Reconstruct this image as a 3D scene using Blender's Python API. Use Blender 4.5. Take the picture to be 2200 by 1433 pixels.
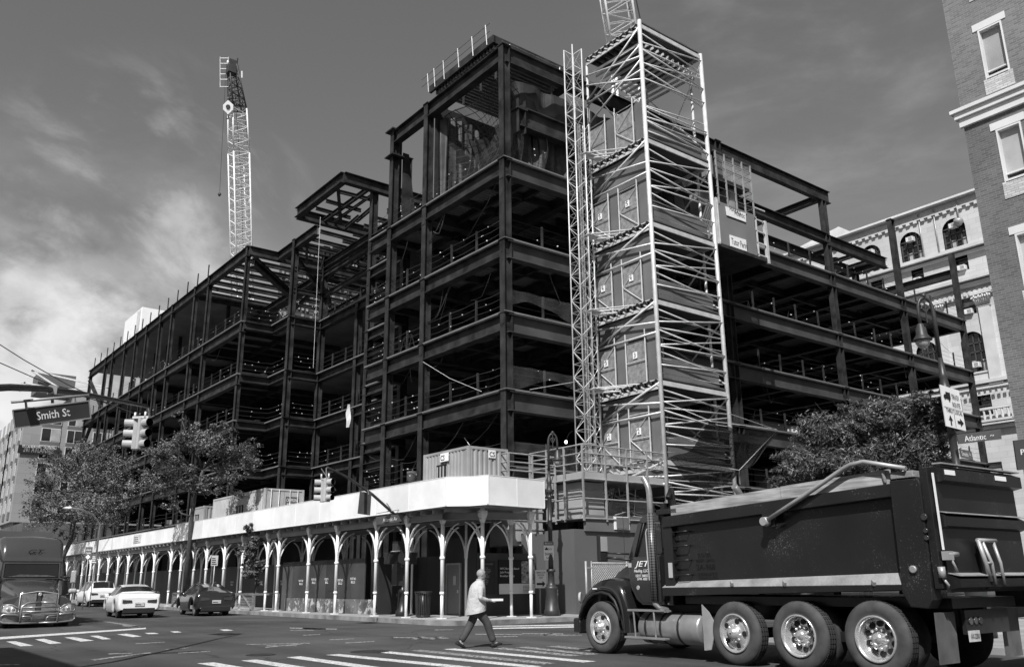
import bpy, bmesh, math, random
from mathutils import Vector as V, Matrix
random.seed(7)
R = math.radians
SC = bpy.context.scene
for o in list(bpy.data.objects): bpy.data.objects.remove(o)

# ------------------------------------------------------------------ camera
# world: +X runs away to the right along Atlantic Av, +Y away to the left along Smith St, Z up, metres
PITCH, ROLL, AZ, HC, FPX = R(16.03), R(-0.6), R(52.0), 1.41, 1853.0
def _axes():
    cp, sp, cr, sr = math.cos(PITCH), math.sin(PITCH), math.cos(ROLL), math.sin(ROLL)
    F = V((0, cp, sp)); U = V((0, -sp, cp)); X = V((1, 0, 0))
    sa, ca = math.sin(AZ), math.cos(AZ)
    w = lambda a: V((sa*a.x + ca*a.y, -ca*a.x + sa*a.y, a.z))
    return w(cr*X + sr*U), w(-sr*X + cr*U), w(F)
CX, CU, CF = _axes(); CAM = V((0, 0, HC))
cam_d = bpy.data.cameras.new('camera'); cam = bpy.data.objects.new('camera', cam_d)
SC.collection.objects.link(cam); SC.camera = cam
cam_d.sensor_width = 36.0; cam_d.lens = FPX/2200*36.0; cam_d.clip_end = 3000; cam_d.clip_start = 0.1
cam.matrix_world = Matrix(((CX.x, CU.x, -CF.x, CAM.x), (CX.y, CU.y, -CF.y, CAM.y), (CX.z, CU.z, -CF.z, CAM.z), (0, 0, 0, 1)))
SC.render.resolution_x = 1024; SC.render.resolution_y = 666
# measuring helpers: a point of the photograph on a known plane / at a known distance
def ray(u, v): return CX*((u-1100)/FPX) + CU*((716.5-v)/FPX) + CF
def on(u, v, ax, val):
    d = ray(u, v); return CAM + d*((val-CAM[ax])/d[ax])
def G(u, v, z=0.0): return on(u, v, 2, z)
def at(u, v, c): return CAM + ray(u, v)*c

# ------------------------------------------------------------------ sky, sun, exposure
SUN_EL, SUN_AZ = R(47), R(38)     # light travels towards +X, a little +Y
W = bpy.data.worlds.new("World"); SC.world = W; W.use_nodes = True
nt = W.node_tree; nt.nodes.clear(); N = nt.nodes.new; Lk = nt.links.new
wo = N('ShaderNodeOutputWorld'); bg = N('ShaderNodeBackground'); sky = N('ShaderNodeTexSky')
sky.sky_type = 'NISHITA'; sky.sun_disc = False; sky.sun_elevation = SUN_EL
sky.sun_rotation = math.atan2(-math.cos(SUN_AZ), -math.sin(SUN_AZ))
sky.air_density = 1.0; sky.dust_density = 0.6; sky.ozone_density = 1.0
sepc = N('ShaderNodeSeparateColor'); Lk(sky.outputs[0], sepc.inputs[0])
def wm(op, a, b=None, c=None, clamp=False):
    n = N('ShaderNodeMath'); n.operation = op; n.use_clamp = clamp
    for i, x in enumerate((a, b, c)):
        if x is None: continue
        if isinstance(x, (int, float)): n.inputs[i].default_value = x
        else: Lk(x, n.inputs[i])
    return n.outputs[0]
# black-and-white film behind a yellow filter: mostly the red and green of the sky
grey = wm('ADD', wm('ADD', wm('MULTIPLY', sepc.outputs[0], 0.42), wm('MULTIPLY', sepc.outputs[1], 0.26)), 0.24)
tc = N('ShaderNodeTexCoord')
def cloud(u, v, sharp, scale, stretch, lo, hi, seed, rot=0.0):
    d = ray(u, v).normalized()
    vm = N('ShaderNodeVectorMath'); vm.operation = 'DOT_PRODUCT'; Lk(tc.outputs['Generated'], vm.inputs[0]); vm.inputs[1].default_value = d
    mr = N('ShaderNodeMapRange'); mr.interpolation_type = 'SMOOTHSTEP'; Lk(vm.outputs['Value'], mr.inputs[0])
    mr.inputs[1].default_value = math.cos(sharp); mr.inputs[2].default_value = 1.0
    mp = N('ShaderNodeMapping'); Lk(tc.outputs['Generated'], mp.inputs[0]); mp.inputs['Rotation'].default_value = (rot, 0.3, -AZ+0.6)
    mp.inputs['Scale'].default_value = stretch; mp.inputs['Location'].default_value = (seed, seed*1.7, 0)
    nz = N('ShaderNodeTexNoise'); nz.inputs['Scale'].default_value = scale; nz.inputs['Detail'].default_value = 9
    nz.inputs['Roughness'].default_value = 0.58; nz.inputs['Distortion'].default_value = 0.25; Lk(mp.outputs[0], nz.inputs[0])
    m2 = N('ShaderNodeMapRange'); m2.interpolation_type = 'SMOOTHSTEP'; Lk(nz.outputs[0], m2.inputs[0]); m2.inputs[1].default_value = lo; m2.inputs[2].default_value = hi
    return wm('MULTIPLY', mr.outputs[0], m2.outputs[0])
c1 = cloud(-20, 990, 0.29, 6.0, (1, 1, 1.6), 0.42, 0.60, 1.3)
c2 = cloud(300, 520, 0.22, 7.0, (1.0, 3.6, 1.1), 0.48, 0.74, 4.1, 0.7)
c3 = cloud(1760, 110, 0.30, 4.0, (1.0, 1.4, 4.0), 0.46, 0.85, 2.2, 0.4)
c4 = cloud(250, 760, 0.30, 6.0, (1.0, 1.6, 1.6), 0.35, 0.8, 7.7)
cl = wm('ADD', wm('ADD', wm('MULTIPLY', c1, 1.15), wm('MULTIPLY', c4, 0.5)), wm('ADD', wm('MULTIPLY', c2, 0.7), wm('MULTIPLY', c3, 0.30)))
tot = wm('ADD', grey, wm('MULTIPLY', cl, 2.5))
cmb = N('ShaderNodeCombineColor')
for i in range(3): Lk(tot, cmb.inputs[i])
Lk(cmb.outputs[0], bg.inputs[0]); bg.inputs[1].default_value = 0.132; Lk(bg.outputs[0], wo.inputs[0])
sl = bpy.data.lights.new('sun', 'SUN'); sl.energy = 5.0; sl.angle = R(0.5)
sun = bpy.data.objects.new('sun', sl); SC.collection.objects.link(sun)
SUNDIR = V((math.cos(SUN_EL)*math.cos(SUN_AZ), math.cos(SUN_EL)*math.sin(SUN_AZ), -math.sin(SUN_EL)))
sun.rotation_euler = SUNDIR.to_track_quat('-Z', 'Y').to_euler(); sun.location = (-30, -20, 60)
SC.view_settings.view_transform = 'Standard'; SC.view_settings.look = 'None'
SC.view_settings.exposure = 0.16; SC.view_settings.gamma = 1; SC.view_settings.use_curve_mapping = False

# ------------------------------------------------------------------ materials (black-and-white place: neutral greys)
MATS = {}
def mat(name, val, rough=0.7, metal=0.0, var=0.18, scale=2.5, bump=0.0, bscale=30.0, kind=None, **k):
    if name in MATS: return MATS[name]
    m = bpy.data.materials.new(name); m.use_nodes = True; t = m.node_tree; b = t.nodes['Principled BSDF']
    b.inputs['Roughness'].default_value = rough; b.inputs['Metallic'].default_value = metal
    b.inputs['Specular IOR Level'].default_value = k.get('spec', 0.4)
    n = t.nodes.new; l = t.links.new
    co = n('ShaderNodeTexCoord')
    vec = co.outputs['Object']
    nz = n('ShaderNodeTexNoise'); nz.inputs['Scale'].default_value = scale; nz.inputs['Detail'].default_value = 6; l(vec, nz.inputs[0])
    mp = n('ShaderNodeMapRange'); l(nz.outputs[0], mp.inputs[0]); mp.inputs[1].default_value = 0.3; mp.inputs[2].default_value = 0.7
    mp.inputs[3].default_value = val*(1-var); mp.inputs[4].default_value = val*(1+var)
    out = mp.outputs[0]
    def M(op, a, b2, clamp=False):
        q = n('ShaderNodeMath'); q.operation = op; q.use_clamp = clamp
        for i, x in enumerate((a, b2)):
            if isinstance(x, (int, float)): q.inputs[i].default_value = x
            else: l(x, q.inputs[i])
        return q.outputs[0]
    if kind in ('brick', 'stone'):
        sp = n('ShaderNodeSeparateXYZ'); l(vec, sp.inputs[0]); cb = n('ShaderNodeCombineXYZ')
        l(M('ADD', sp.outputs[0], sp.outputs[1]), cb.inputs[0]); l(sp.outputs[2], cb.inputs[1])
        br = n('ShaderNodeTexBrick'); l(cb.outputs[0], br.inputs[0]); br.inputs['Scale'].default_value = 1.0
        bw, bh, ms = k['size']; br.inputs['Brick Width'].default_value = bw; br.inputs['Row Height'].default_value = bh; br.inputs['Mortar Size'].default_value = ms
        br.inputs['Mortar Smooth'].default_value = 0.3
        cv = (.78,1.2) if kind == 'brick' else (.93,1.06); br.inputs['Color1'].default_value = (val*cv[0],)*3+(1,); br.inputs['Color2'].default_value = (val*cv[1],)*3+(1,); br.inputs['Mortar'].default_value = (k['mortar'],)*3+(1,)
        bwn = n('ShaderNodeRGBToBW'); l(br.outputs[0], bwn.inputs[0])
        out = M('MULTIPLY', bwn.outputs[0], M('DIVIDE', mp.outputs[0], val))
        bp = n('ShaderNodeBump'); bp.inputs['Strength'].default_value = 0.35; bp.inputs['Distance'].default_value = 0.02
        l(M('SUBTRACT', 1.0, br.outputs[1]), bp.inputs['Height']); l(bp.outputs[0], b.inputs['Normal'])
    if kind == 'speck':   # chips, scratches and dried mud
        s1 = n('ShaderNodeTexNoise'); s1.inputs['Scale'].default_value = k.get('sscale', 45); s1.inputs['Detail'].default_value = 8; s1.inputs['Roughness'].default_value = .75; l(vec, s1.inputs[0])
        s2 = n('ShaderNodeTexNoise'); s2.inputs['Scale'].default_value = 1.6; s2.inputs['Detail'].default_value = 3; l(vec, s2.inputs[0])
        th = M('ADD', s1.outputs[0], M('MULTIPLY', s2.outputs[0], 0.35))
        mr = n('ShaderNodeMapRange'); l(th, mr.inputs[0]); mr.inputs[1].default_value = k.get('th', .80); mr.inputs[2].default_value = k.get('th', .80)+.06
        mr.inputs[3].default_value = 0; mr.inputs[4].default_value = k.get('sval', .22)
        out = M('ADD', out, mr.outputs[0])
    if kind == 'wood':
        mp2 = n('ShaderNodeMapping'); l(vec, mp2.inputs[0]); mp2.inputs['Scale'].default_value = k.get('grain', (.6, .6, 14))
        wz = n('ShaderNodeTexNoise'); wz.inputs['Scale'].default_value = 3; wz.inputs['Detail'].default_value = 8; l(mp2.outputs[0], wz.inputs[0])
        mr = n('ShaderNodeMapRange'); l(wz.outputs[0], mr.inputs[0]); mr.inputs[1].default_value = .35; mr.inputs[2].default_value = .65; mr.inputs[3].default_value = .6; mr.inputs[4].default_value = 1.25
        out = M('MULTIPLY', out, mr.outputs[0])
    if kind == 'asphalt':
        a1 = n('ShaderNodeTexNoise'); a1.inputs['Scale'].default_value = 60; a1.inputs['Detail'].default_value = 10; a1.inputs['Roughness'].default_value = .8; l(vec, a1.inputs[0])
        mr = n('ShaderNodeMapRange'); l(a1.outputs[0], mr.inputs[0]); mr.inputs[1].default_value = .35; mr.inputs[2].default_value = .7; mr.inputs[3].default_value = .72; mr.inputs[4].default_value = 1.4
        a2 = n('ShaderNodeTexVoronoi'); a2.feature = 'DISTANCE_TO_EDGE'; a2.inputs['Scale'].default_value = .16; 
        dn = n('ShaderNodeTexNoise'); dn.inputs['Scale'].default_value = .8; dn.inputs['Detail'].default_value = 6; l(vec, dn.inputs[0])
        vv = n('ShaderNodeVectorMath'); vv.operation = 'ADD'; l(vec, vv.inputs[0]); l(dn.outputs[1], vv.inputs[1]); l(vv.outputs[0], a2.inputs[0])
        cr = n('ShaderNodeMapRange'); l(a2.outputs[0], cr.inputs[0]); cr.inputs[1].default_value = .0; cr.inputs[2].default_value = .006; cr.inputs[3].default_value = .45; cr.inputs[4].default_value = 1
        sp = n('ShaderNodeMapping'); l(vec, sp.inputs[0]); sp.inputs['Scale'].default_value = (1, .08, 1)
        tr = n('ShaderNodeTexNoise'); tr.inputs['Scale'].default_value = .9; tr.inputs['Detail'].default_value = 3; l(sp.outputs[0], tr.inputs[0])
        tm = n('ShaderNodeMapRange'); l(tr.outputs[0], tm.inputs[0]); tm.inputs[1].default_value = .35; tm.inputs[2].default_value = .65; tm.inputs[3].default_value = .78; tm.inputs[4].default_value = 1.2
        out = M('MULTIPLY', M('MULTIPLY', M('MULTIPLY', out, mr.outputs[0]), cr.outputs[0]), tm.outputs[0])
    if kind == 'worn':    # worn road paint: grit shows through
        a1 = n('ShaderNodeTexNoise'); a1.inputs['Scale'].default_value = 14; a1.inputs['Detail'].default_value = 10; a1.inputs['Roughness'].default_value = .8; l(vec, a1.inputs[0])
        mr = n('ShaderNodeMapRange'); l(a1.outputs[0], mr.inputs[0]); th = k.get('th', .42); mr.inputs[1].default_value = th; mr.inputs[2].default_value = th+.1
        mr.inputs[3].default_value = .12; mr.inputs[4].default_value = 1
        out = M('MULTIPLY', out, mr.outputs[0])
    if kind == 'ribs':
        pass
    if bump:
        bz = n('ShaderNodeTexNoise'); bz.inputs['Scale'].default_value = bscale; bz.inputs['Detail'].default_value = 5; l(vec, bz.inputs[0])
        bp = n('ShaderNodeBump'); bp.inputs['Strength'].default_value = bump; bp.inputs['Distance'].default_value = 0.03
        l(bz.outputs[0], bp.inputs['Height']); l(bp.outputs[0], b.inputs['Normal'])
    cc = n('ShaderNodeCombineColor')
    for i in range(3): l(out, cc.inputs[i])
    l(cc.outputs[0], b.inputs['Base Color'])
    if 'alpha' in k:      # loose mesh cloth: part of the light passes between the threads
        tr = n('ShaderNodeBsdfTransparent'); mx = n('ShaderNodeMixShader'); mo = t.nodes['Material Output']
        mx.inputs[0].default_value = k['alpha']
        if 'grid' in k:
            sp = n('ShaderNodeSeparateXYZ'); l(vec, sp.inputs[0]); g = k['grid']
            aa = M('FRACT', M('MULTIPLY', M('ADD', sp.outputs[0], sp.outputs[1]), 1/g), 0); bb = M('FRACT', M('MULTIPLY', sp.outputs[2], 1/g), 0)
            ln = M('MAXIMUM', M('LESS_THAN', aa, .09), M('LESS_THAN', bb, .09))
            l(M('MAXIMUM', ln, k['alpha']), mx.inputs[0])
        l(tr.outputs[0], mx.inputs[1]); l(b.outputs[0], mx.inputs[2]); l(mx.outputs[0], mo.inputs[0])
    if 'emit' in k:
        b.inputs['Emission Color'].default_value = (1, 1, 1, 1); b.inputs['Emission Strength'].default_value = k['emit']
    if 'coat' in k: b.inputs['Coat Weight'].default_value = k['coat']; b.inputs['Coat Roughness'].default_value = .05
    if k.get('glass'):
        b.inputs['Transmission Weight'].default_value = 0.0
    MATS[name] = m; return m
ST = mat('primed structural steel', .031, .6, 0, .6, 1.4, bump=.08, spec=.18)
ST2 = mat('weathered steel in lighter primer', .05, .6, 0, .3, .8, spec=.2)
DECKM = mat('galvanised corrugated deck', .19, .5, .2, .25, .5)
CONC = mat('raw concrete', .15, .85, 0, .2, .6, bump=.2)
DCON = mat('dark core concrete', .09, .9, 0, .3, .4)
GALV = mat('galvanised tube', .62, .4, .25, .15, 3)
GALVD = mat('weathered galvanised tube', .36, .45, .3, .2, 3)
SHW = mat('white painted shed steel', .80, .5, 0, .05, 1.2)
SHWP = mat('white shed panel', .78, .55, 0, .06, .35, bump=.05)
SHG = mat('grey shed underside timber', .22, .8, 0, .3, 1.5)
BLK = mat('black enamel', .02, .35, 0, .3, 3)
DKP = mat('dark painted plywood', .085, .6, 0, .35, .5)
ASPH = mat('asphalt', .058, .85, 0, .34, .35, kind='asphalt', bump=.25, bscale=70)
WALK = mat('sidewalk concrete', .30, .9, 0, .2, .8, bump=.2, kind='stone', size=(1.5, 1.5, .02), mortar=.12)
KERB = mat('worn kerb concrete', .22, .9, 0, .55, 1.3, bump=.6, bscale=6)
PAINT = mat('road paint', .64, .7, 0, .15, 3, kind='worn', th=.40)
PAINTW = mat('worn road paint', .5, .7, 0, .1, 3, kind='worn', th=.47)
GLASSD = mat('dark window glass', .015, .06, 0, .2, 1, spec=.7)
GLASSL = mat('window glass with blind', .34, .25, 0, .25, .7, spec=.6)
CHROME = mat('polished metal', .80, .2, .6, .1, 4)
ALU = mat('brushed aluminium', .36, .34, .6, .15, 5)
RUB = mat('tyre rubber', .028, .75, 0, .3, 6, bump=.2, bscale=60)
RUBD = mat('dusty tyre sidewall', .06, .85, 0, .3, 5)
WHT = mat('white sign face', .82, .5, 0, .04, 2)
LET = mat('sign lettering white', .85, .5, 0, .02, 2)
LETB = mat('sign lettering black', .015, .5, 0, .02, 2)
SGN = mat('dark green street sign face', .05, .4, 0, .15, 2)
SGN2 = mat('mid grey street sign face', .11, .4, 0, .1, 2)

# ------------------------------------------------------------------ mesh helpers
COL = SC.collection
class MB:
    def __init__(s): s.v = []; s.f = []; s.mi = []; s.m = 0; s.sm = False; s.smf = []
    def face(s, *idx): s.f.append(tuple(idx)); s.mi.append(s.m); s.smf.append(s.sm)
    def poly(s, pts):
        n = len(s.v); s.v += [tuple(p) for p in pts]; s.face(*range(n, n+len(pts))); return s
    def hexa(s, p):          # 8 points: bottom ring, top ring
        n = len(s.v); s.v += [tuple(q) for q in p]
        for f in ((0,3,2,1),(4,5,6,7),(0,1,5,4),(1,2,6,5),(2,3,7,6),(3,0,4,7)): s.face(*[n+i for i in f])
        return s
    def box(s, x0, x1, y0, y1, z0, z1):
        return s.hexa([(x0,y0,z0),(x1,y0,z0),(x1,y1,z0),(x0,y1,z0),(x0,y0,z1),(x1,y0,z1),(x1,y1,z1),(x0,y1,z1)])
    def prism(s, ring, vec):  # ring of points extruded by vec
        n = len(s.v); k = len(ring); vec = V(vec)
        s.v += [tuple(p) for p in ring] + [tuple(V(p)+vec) for p in ring]
        s.face(*range(n+k-1, n-1, -1)); s.face(*range(n+k, n+2*k))
        for i in range(k): j = (i+1) % k; s.face(n+i, n+j, n+k+j, n+k+i)
        return s
    def bar(s, a, b, w, h, up=(0,0,1)):   # rectangular bar
        a, b = V(a), V(b); d = (b-a).normalized(); u = V(up)
        if abs(d.dot(u)) > .99: u = V((1,0,0))
        r = d.cross(u).normalized(); u = r.cross(d).normalized(); r *= w/2; u *= h/2
        return s.hexa([a-r-u, b-r-u, b+r-u, a+r-u, a-r+u, b-r+u, b+r+u, a+r+u])
    def ibeam(s, a, b, w, h, tf=.03, tw=.02, up=(0,0,1)):
        a, b = V(a), V(b); d = (b-a).normalized(); u = V(up)
        if abs(d.dot(u)) > .99: u = V((1,0,0))
        r = d.cross(u).normalized(); u = r.cross(d).normalized()
        pr = [(-w/2,-h/2),(w/2,-h/2),(w/2,-h/2+tf),(tw/2,-h/2+tf),(tw/2,h/2-tf),(w/2,h/2-tf),(w/2,h/2),(-w/2,h/2),(-w/2,h/2-tf),(-tw/2,h/2-tf),(-tw/2,-h/2+tf),(-w/2,-h/2+tf)]
        n = len(s.v)
        for e in (a, b): s.v += [tuple(e + r*x + u*y) for x, y in pr]
        for i in range(12): j = (i+1) % 12; s.face(n+i, n+j, n+12+j, n+12+i)
        for o in (0, 12):
            for q in ((0,1,2,11),(11,2,3,10),(10,3,4,9),(9,4,5,8),(8,5,6,7)): s.face(*[n+o+k for k in q])
        return s
    def tube(s, pts, r, n=6, cap=True):
        pts = [V(p) for p in pts]; rs = r if isinstance(r, (list, tuple)) else [r]*len(pts); b = len(s.v); pu = None
        for i, p in enumerate(pts):
            d = (pts[min(i+1, len(pts)-1)] - pts[max(i-1, 0)]).normalized()
            if pu is None: pu = V((0,0,1)) if abs(d.z) < .9 else V((1,0,0))
            x = d.cross(pu).normalized(); y = x.cross(d).normalized(); pu = y
            for k in range(n): a = 2*math.pi*k/n; s.v.append(tuple(p + (x*math.cos(a)+y*math.sin(a))*rs[i]))
        os = s.sm; s.sm = n > 5
        for i in range(len(pts)-1):
            for k in range(n): j = (k+1) % n; s.face(b+i*n+k, b+i*n+j, b+(i+1)*n+j, b+(i+1)*n+k)
        s.sm = os
        if cap: s.face(*[b+k for k in range(n)][::-1]); s.face(*[b+(len(pts)-1)*n+k for k in range(n)])
        return s
    def lathe(s, c, axis, prof, n=16, cap=True):   # prof: (distance along axis, radius)
        c, ax = V(c), V(axis).normalized(); u = V((0,0,1)) if abs(ax.z) < .9 else V((1,0,0))
        x = ax.cross(u).normalized(); y = x.cross(ax).normalized(); b = len(s.v)
        for t, r in prof:
            for k in range(n): a = 2*math.pi*k/n; s.v.append(tuple(c + ax*t + (x*math.cos(a)+y*math.sin(a))*r))
        os = s.sm; s.sm = True
        for i in range(len(prof)-1):
            for k in range(n): j = (k+1) % n; s.face(b+i*n+k, b+i*n+j, b+(i+1)*n+j, b+(i+1)*n+k)
        s.sm = os
        if cap and prof[0][1] > .001: s.face(*[b+k for k in range(n)][::-1])
        if cap and prof[-1][1] > .001: s.face(*[b+(len(prof)-1)*n+k for k in range(n)])
        return s
    def grid(s, fn, nu, nv):
        b = len(s.v)
        for i in range(nu+1):
            for j in range(nv+1): s.v.append(tuple(fn(i/nu, j/nv)))
        for i in range(nu):
            for j in range(nv): k = b+i*(nv+1)+j; s.face(k, k+nv+1, k+nv+2, k+1)
        return s
    def build(s, name, mats, parent=None, bevel=0.0, fixn=True, sub=0):
        me = bpy.data.meshes.new(name); me.from_pydata(s.v, [], s.f)
        if not isinstance(mats, (list, tuple)): mats = [mats]
        for m in mats: me.materials.append(m)
        for p, i, sm in zip(me.polygons, s.mi, s.smf): p.material_index = i; p.use_smooth = sm
        if fixn:
            bm = bmesh.new(); bm.from_mesh(me); bmesh.ops.recalc_face_normals(bm, faces=bm.faces); bm.to_mesh(me); bm.free()
        o = bpy.data.objects.new(name, me); COL.objects.link(o)
        if parent: put(o, parent)
        if bevel:
            md = o.modifiers.new('b', 'BEVEL'); md.width = bevel; md.segments = 2; md.limit_method = 'ANGLE'; md.angle_limit = R(40)
        if sub: md = o.modifiers.new('s', 'SUBSURF'); md.levels = sub; md.render_levels = sub
        return o
def put(o, parent):
    o.parent = parent
    pw = wmat(parent); o.matrix_parent_inverse = pw.inverted(); return o
def wmat(o):
    m = Matrix.LocRotScale(o.location, o.rotation_euler, o.scale)
    return (wmat(o.parent) @ o.matrix_parent_inverse @ m) if o.parent else m
def tag(o, label=None, cat=None, group=None, kind=None):
    if label: o['label'] = label
    if cat: o['category'] = cat
    if group: o['group'] = group
    if kind: o['kind'] = kind
    return o
def thing(name, loc, label, cat, group=None):
    o = bpy.data.objects.new(name, None); COL.objects.link(o); o.location = loc; o.empty_display_size = .3
    return tag(o, label, cat, group)
def structure(name, mb, m, **k): return tag(mb.build(name, m, **k), kind='structure')
def limited(name, mbs, m, parent, cap=98, size=None):
    # the largest-looking as parts of their own, the rest as one part
    def d(mb):
        c = sum((V(v) for v in mb.v), V())/len(mb.v); return (c-CAM).length
    mbs = sorted(mbs, key=d); out = [mb.build(name, m, parent) for mb in mbs[:cap]]
    if len(mbs) > cap:
        r = MB()
        for mb in mbs[cap:]:
            n = len(r.v); r.v += mb.v; r.f += [tuple(i+n for i in f) for f in mb.f]; r.mi += mb.mi; r.smf += mb.smf
        tag(r.build(name, m, parent), kind='stuff')
    return out
def text(s, o, right, up, w, h, m, parent, name='lettering', shear=0.0, bold=.008, off=.006):
    """lettering fitted into a w x h box whose lower-left corner is o"""
    cu = bpy.data.curves.new('t', 'FONT'); cu.body = s; cu.extrude = 0; cu.resolution_u = 2; cu.shear = shear; cu.offset = bold
    ob = bpy.data.objects.new('t', cu); COL.objects.link(ob); me = bpy.data.meshes.new_from_object(ob); bpy.data.objects.remove(ob)
    xs = [v.co.x for v in me.vertices]; ys = [v.co.y for v in me.vertices]
    x0, x1, y0, y1 = min(xs), max(xs), min(ys), max(ys)
    right, up = V(right).normalized(), V(up).normalized(); nrm = right.cross(up)
    for v in me.vertices:
        v.co = V(o) + right*((v.co.x-x0)/(x1-x0)*w) + up*((v.co.y-y0)/(y1-y0)*h) + nrm*off
    me.materials.clear(); me.materials.append(m); me.name = name
    t = bpy.data.objects.new(name, me); COL.objects.link(t)
    if parent: put(t, parent)
    return t

def lines(o, right, up, w, h, n, m, parent, off=.006, seed=1):
    """rows of print too small to read"""
    rg = random.Random(seed); right, up = V(right).normalized(), V(up).normalized(); nr = right.cross(up); q = MB(); o = V(o)+nr*off
    for i in range(n):
        x = 0; y = h*(n-1-i)/n; L = w*rg.uniform(.6, 1)
        while x < L:
            c = min(rg.uniform(.06,.2)*w, L-x); q.poly([o+right*x+up*y, o+right*(x+c)+up*y, o+right*(x+c)+up*(y+h/n*.5), o+right*x+up*(y+h/n*.5)]); x += c+w*.03
    return q.build('small_print', m, parent, fixn=False)

# ------------------------------------------------------------------ ground, roads, pavements
mb = MB(); mb.poly([(-400,-400,0),(900,-400,0),(900,900,0),(-400,900,0)]); structure('road', mb, ASPH)
def slab(name, ring, z, m, h=None):
    b = MB(); b.prism([(x, y, -0.05) for x, y in ring], (0, 0, z+0.05)); return structure(name, b, m)
KB = .15
cor = [(16.9+1.6*(1-math.cos(a)), 26.4-1.6*math.sin(a)) for a in [R(90)*i/8 for i in range(9)]]
slab('pavement', [(17.05,118),(17.05,26.4)]+[(x+.15, y+.15) for x, y in cor]+[(75,24.95),(75,30),(23.2,30),(23.2,118)], KB, WALK)
kp = [(16.9,118)]+cor+[(75,24.8)]
kq = [(17.05,118)]+[(x+.15, y+.15) for x, y in cor]+[(75,24.95)]
b = MB()
for i in range(len(kp)-1): b.hexa([(*kp[i],-.05),(*kp[i+1],-.05),(*kq[i+1],-.05),(*kq[i],-.05),(*kp[i],KB+.01),(*kp[i+1],KB+.01),(*kq[i+1],KB+.01),(*kq[i],KB+.01)])
tag(b.build('kerb', KERB, fixn=True), kind='structure')
slab('pavement', [(17.5,13),(17.5,-30),(70,-30),(70,13)], .14, WALK)
slab('pavement', [(17.0,200),(17.0,122),(60,122),(60,200)], .14, WALK)
b = MB(); b.box(23.0,70,31,118,.0,.06); structure('construction_ground', b, CONC)

def road_mark(px, m, z, name='road_marking'):
    b = MB(); b.poly([G(u, v, z) for u, v in px]); o = b.build(name, m, fixn=True); tag(o, kind='structure')
    if o.data.polygons[0].normal.z < 0:
        o.data.flip_normals()
S1 = lambda L: [(x/2.967, 950+y/2.967) for x, y in L]
S2 = lambda L: [(650+x/2.966, 950+y/2.966) for x, y in L]
for q in ([(38,1268),(100,1266),(215,1294),(130,1298)],[(222,1254),(280,1250),(395,1278),(320,1284)],[(410,1242),(470,1239),(600,1262),(515,1268)],
          [(572,1232),(625,1230),(710,1252),(655,1255)],[(745,1222),(810,1218),(905,1235),(845,1240)],[(920,1213),(985,1212),(1015,1219),(945,1221)],
          [(1085,1204),(1130,1202),(1160,1209),(1110,1212)],[(1400,1192),(1445,1190),(1490,1197),(1430,1201)]): road_mark(S1(q), PAINT, .004)
road_mark(S1([(-200,1252),(930,1180),(930,1188),(-200,1268)]), PAINT, .004)
for q in ([(660,1142),(700,1142),(905,1172),(880,1178)],[(575,1383),(960,1336),(966,1343),(600,1388)],[(690,1350),(830,1345),(850,1340),(690,1344)],
          [(865,1280),(1050,1270),(1050,1273),(865,1285)],[(1135,1340),(1340,1328),(1340,1332),(1135,1344)],
          [(1690,1303),(1970,1275),(1975,1280),(1692,1308)],[(1570,1284),(1900,1279),(1900,1283),(1572,1288)],[(1700,1292),(1890,1292),(1890,1297),(1700,1297)],
          [(1845,1178),(2077,1185),(2077,1192),(1850,1185)],[(1050,1317),(1220,1306),(1220,1309),(1050,1320)],[(1850,1195),(2000,1196),(2000,1199),(1850,1198)],
          [(0,1412),(130,1412),(130,1416),(0,1420)],[(540,1132),(640,1136),(640,1141),(545,1137)],[(780,1164),(900,1172),(890,1180),(780,1170)],
          [(1930,1226),(2040,1221),(2045,1224),(1935,1230)]): road_mark(S1(q), PAINTW, .005)
for q in ([(0,1180),(220,1186),(215,1192),(0,1188)],[(170,1254),(325,1248),(328,1252),(172,1259)],[(270,1274),(455,1264),(458,1269),(275,1279)],
          [(580,1239),(930,1243),(930,1249),(580,1244)],[(690,1252),(760,1236),(785,1236),(725,1254)],[(800,1252),(880,1236),(905,1236),(835,1254)],
          [(1100,1218),(1400,1222),(1400,1226),(1100,1224)],[(1400,1214),(1660,1216),(1660,1222),(1400,1219)],[(1500,1228),(1580,1216),(1600,1217),(1530,1230)],
          [(1210,1234),(1370,1233),(1370,1238),(1210,1240)],[(1610,1226),(1780,1226),(1780,1231),(1612,1232)],[(1520,1222),(1780,1224),(1780,1228),(1520,1227)],
          [(0,1276),(45,1276),(45,1282),(0,1284)],[(840,1192),(960,1190),(960,1193),(840,1196)]): road_mark(S2(q), PAINTW, .005)
for q in ([(1180,1181),(1735,1170),(1735,1178),(1200,1188)],[(1210,1168),(1735,1158),(1735,1166),(1210,1173)]): road_mark(S2(q), PAINT, .004)
def stripe(a, b_, m=PAINT, w=.32, z=.004):
    p, q = G(*a, z), G(*b_, z); d = (q-p).normalized(); n = V((-d.y, d.x, 0))*w/2
    b = MB(); b.poly([p-n, q-n, q+n, p+n]); o = tag(b.build('road_marking', m), kind='structure')
    if o.data.polygons[0].normal.z < 0: o.data.flip_normals()
for a, q, m in (((714,1405),(1000,1433),PAINT),((819,1399),(1150,1432),PAINT),((893,1396),(1183,1425),PAINTW),((965,1393),(1267,1421),PAINT),
                ((1068,1391),(1237,1408),PAINTW),((1119,1389),(1275,1405),PAINTW),((1186,1387),(1300,1399),PAINTW),((630,1410),(830,1438),PAINT),
                ((535,1417),(680,1440),PAINT),((441,1423),(540,1440),PAINT)): stripe(a, q, m)
b = MB(); b.lathe(G(795,1399,.003), (0,0,1), [(0,.42),(.006,.42)], 20)
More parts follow.
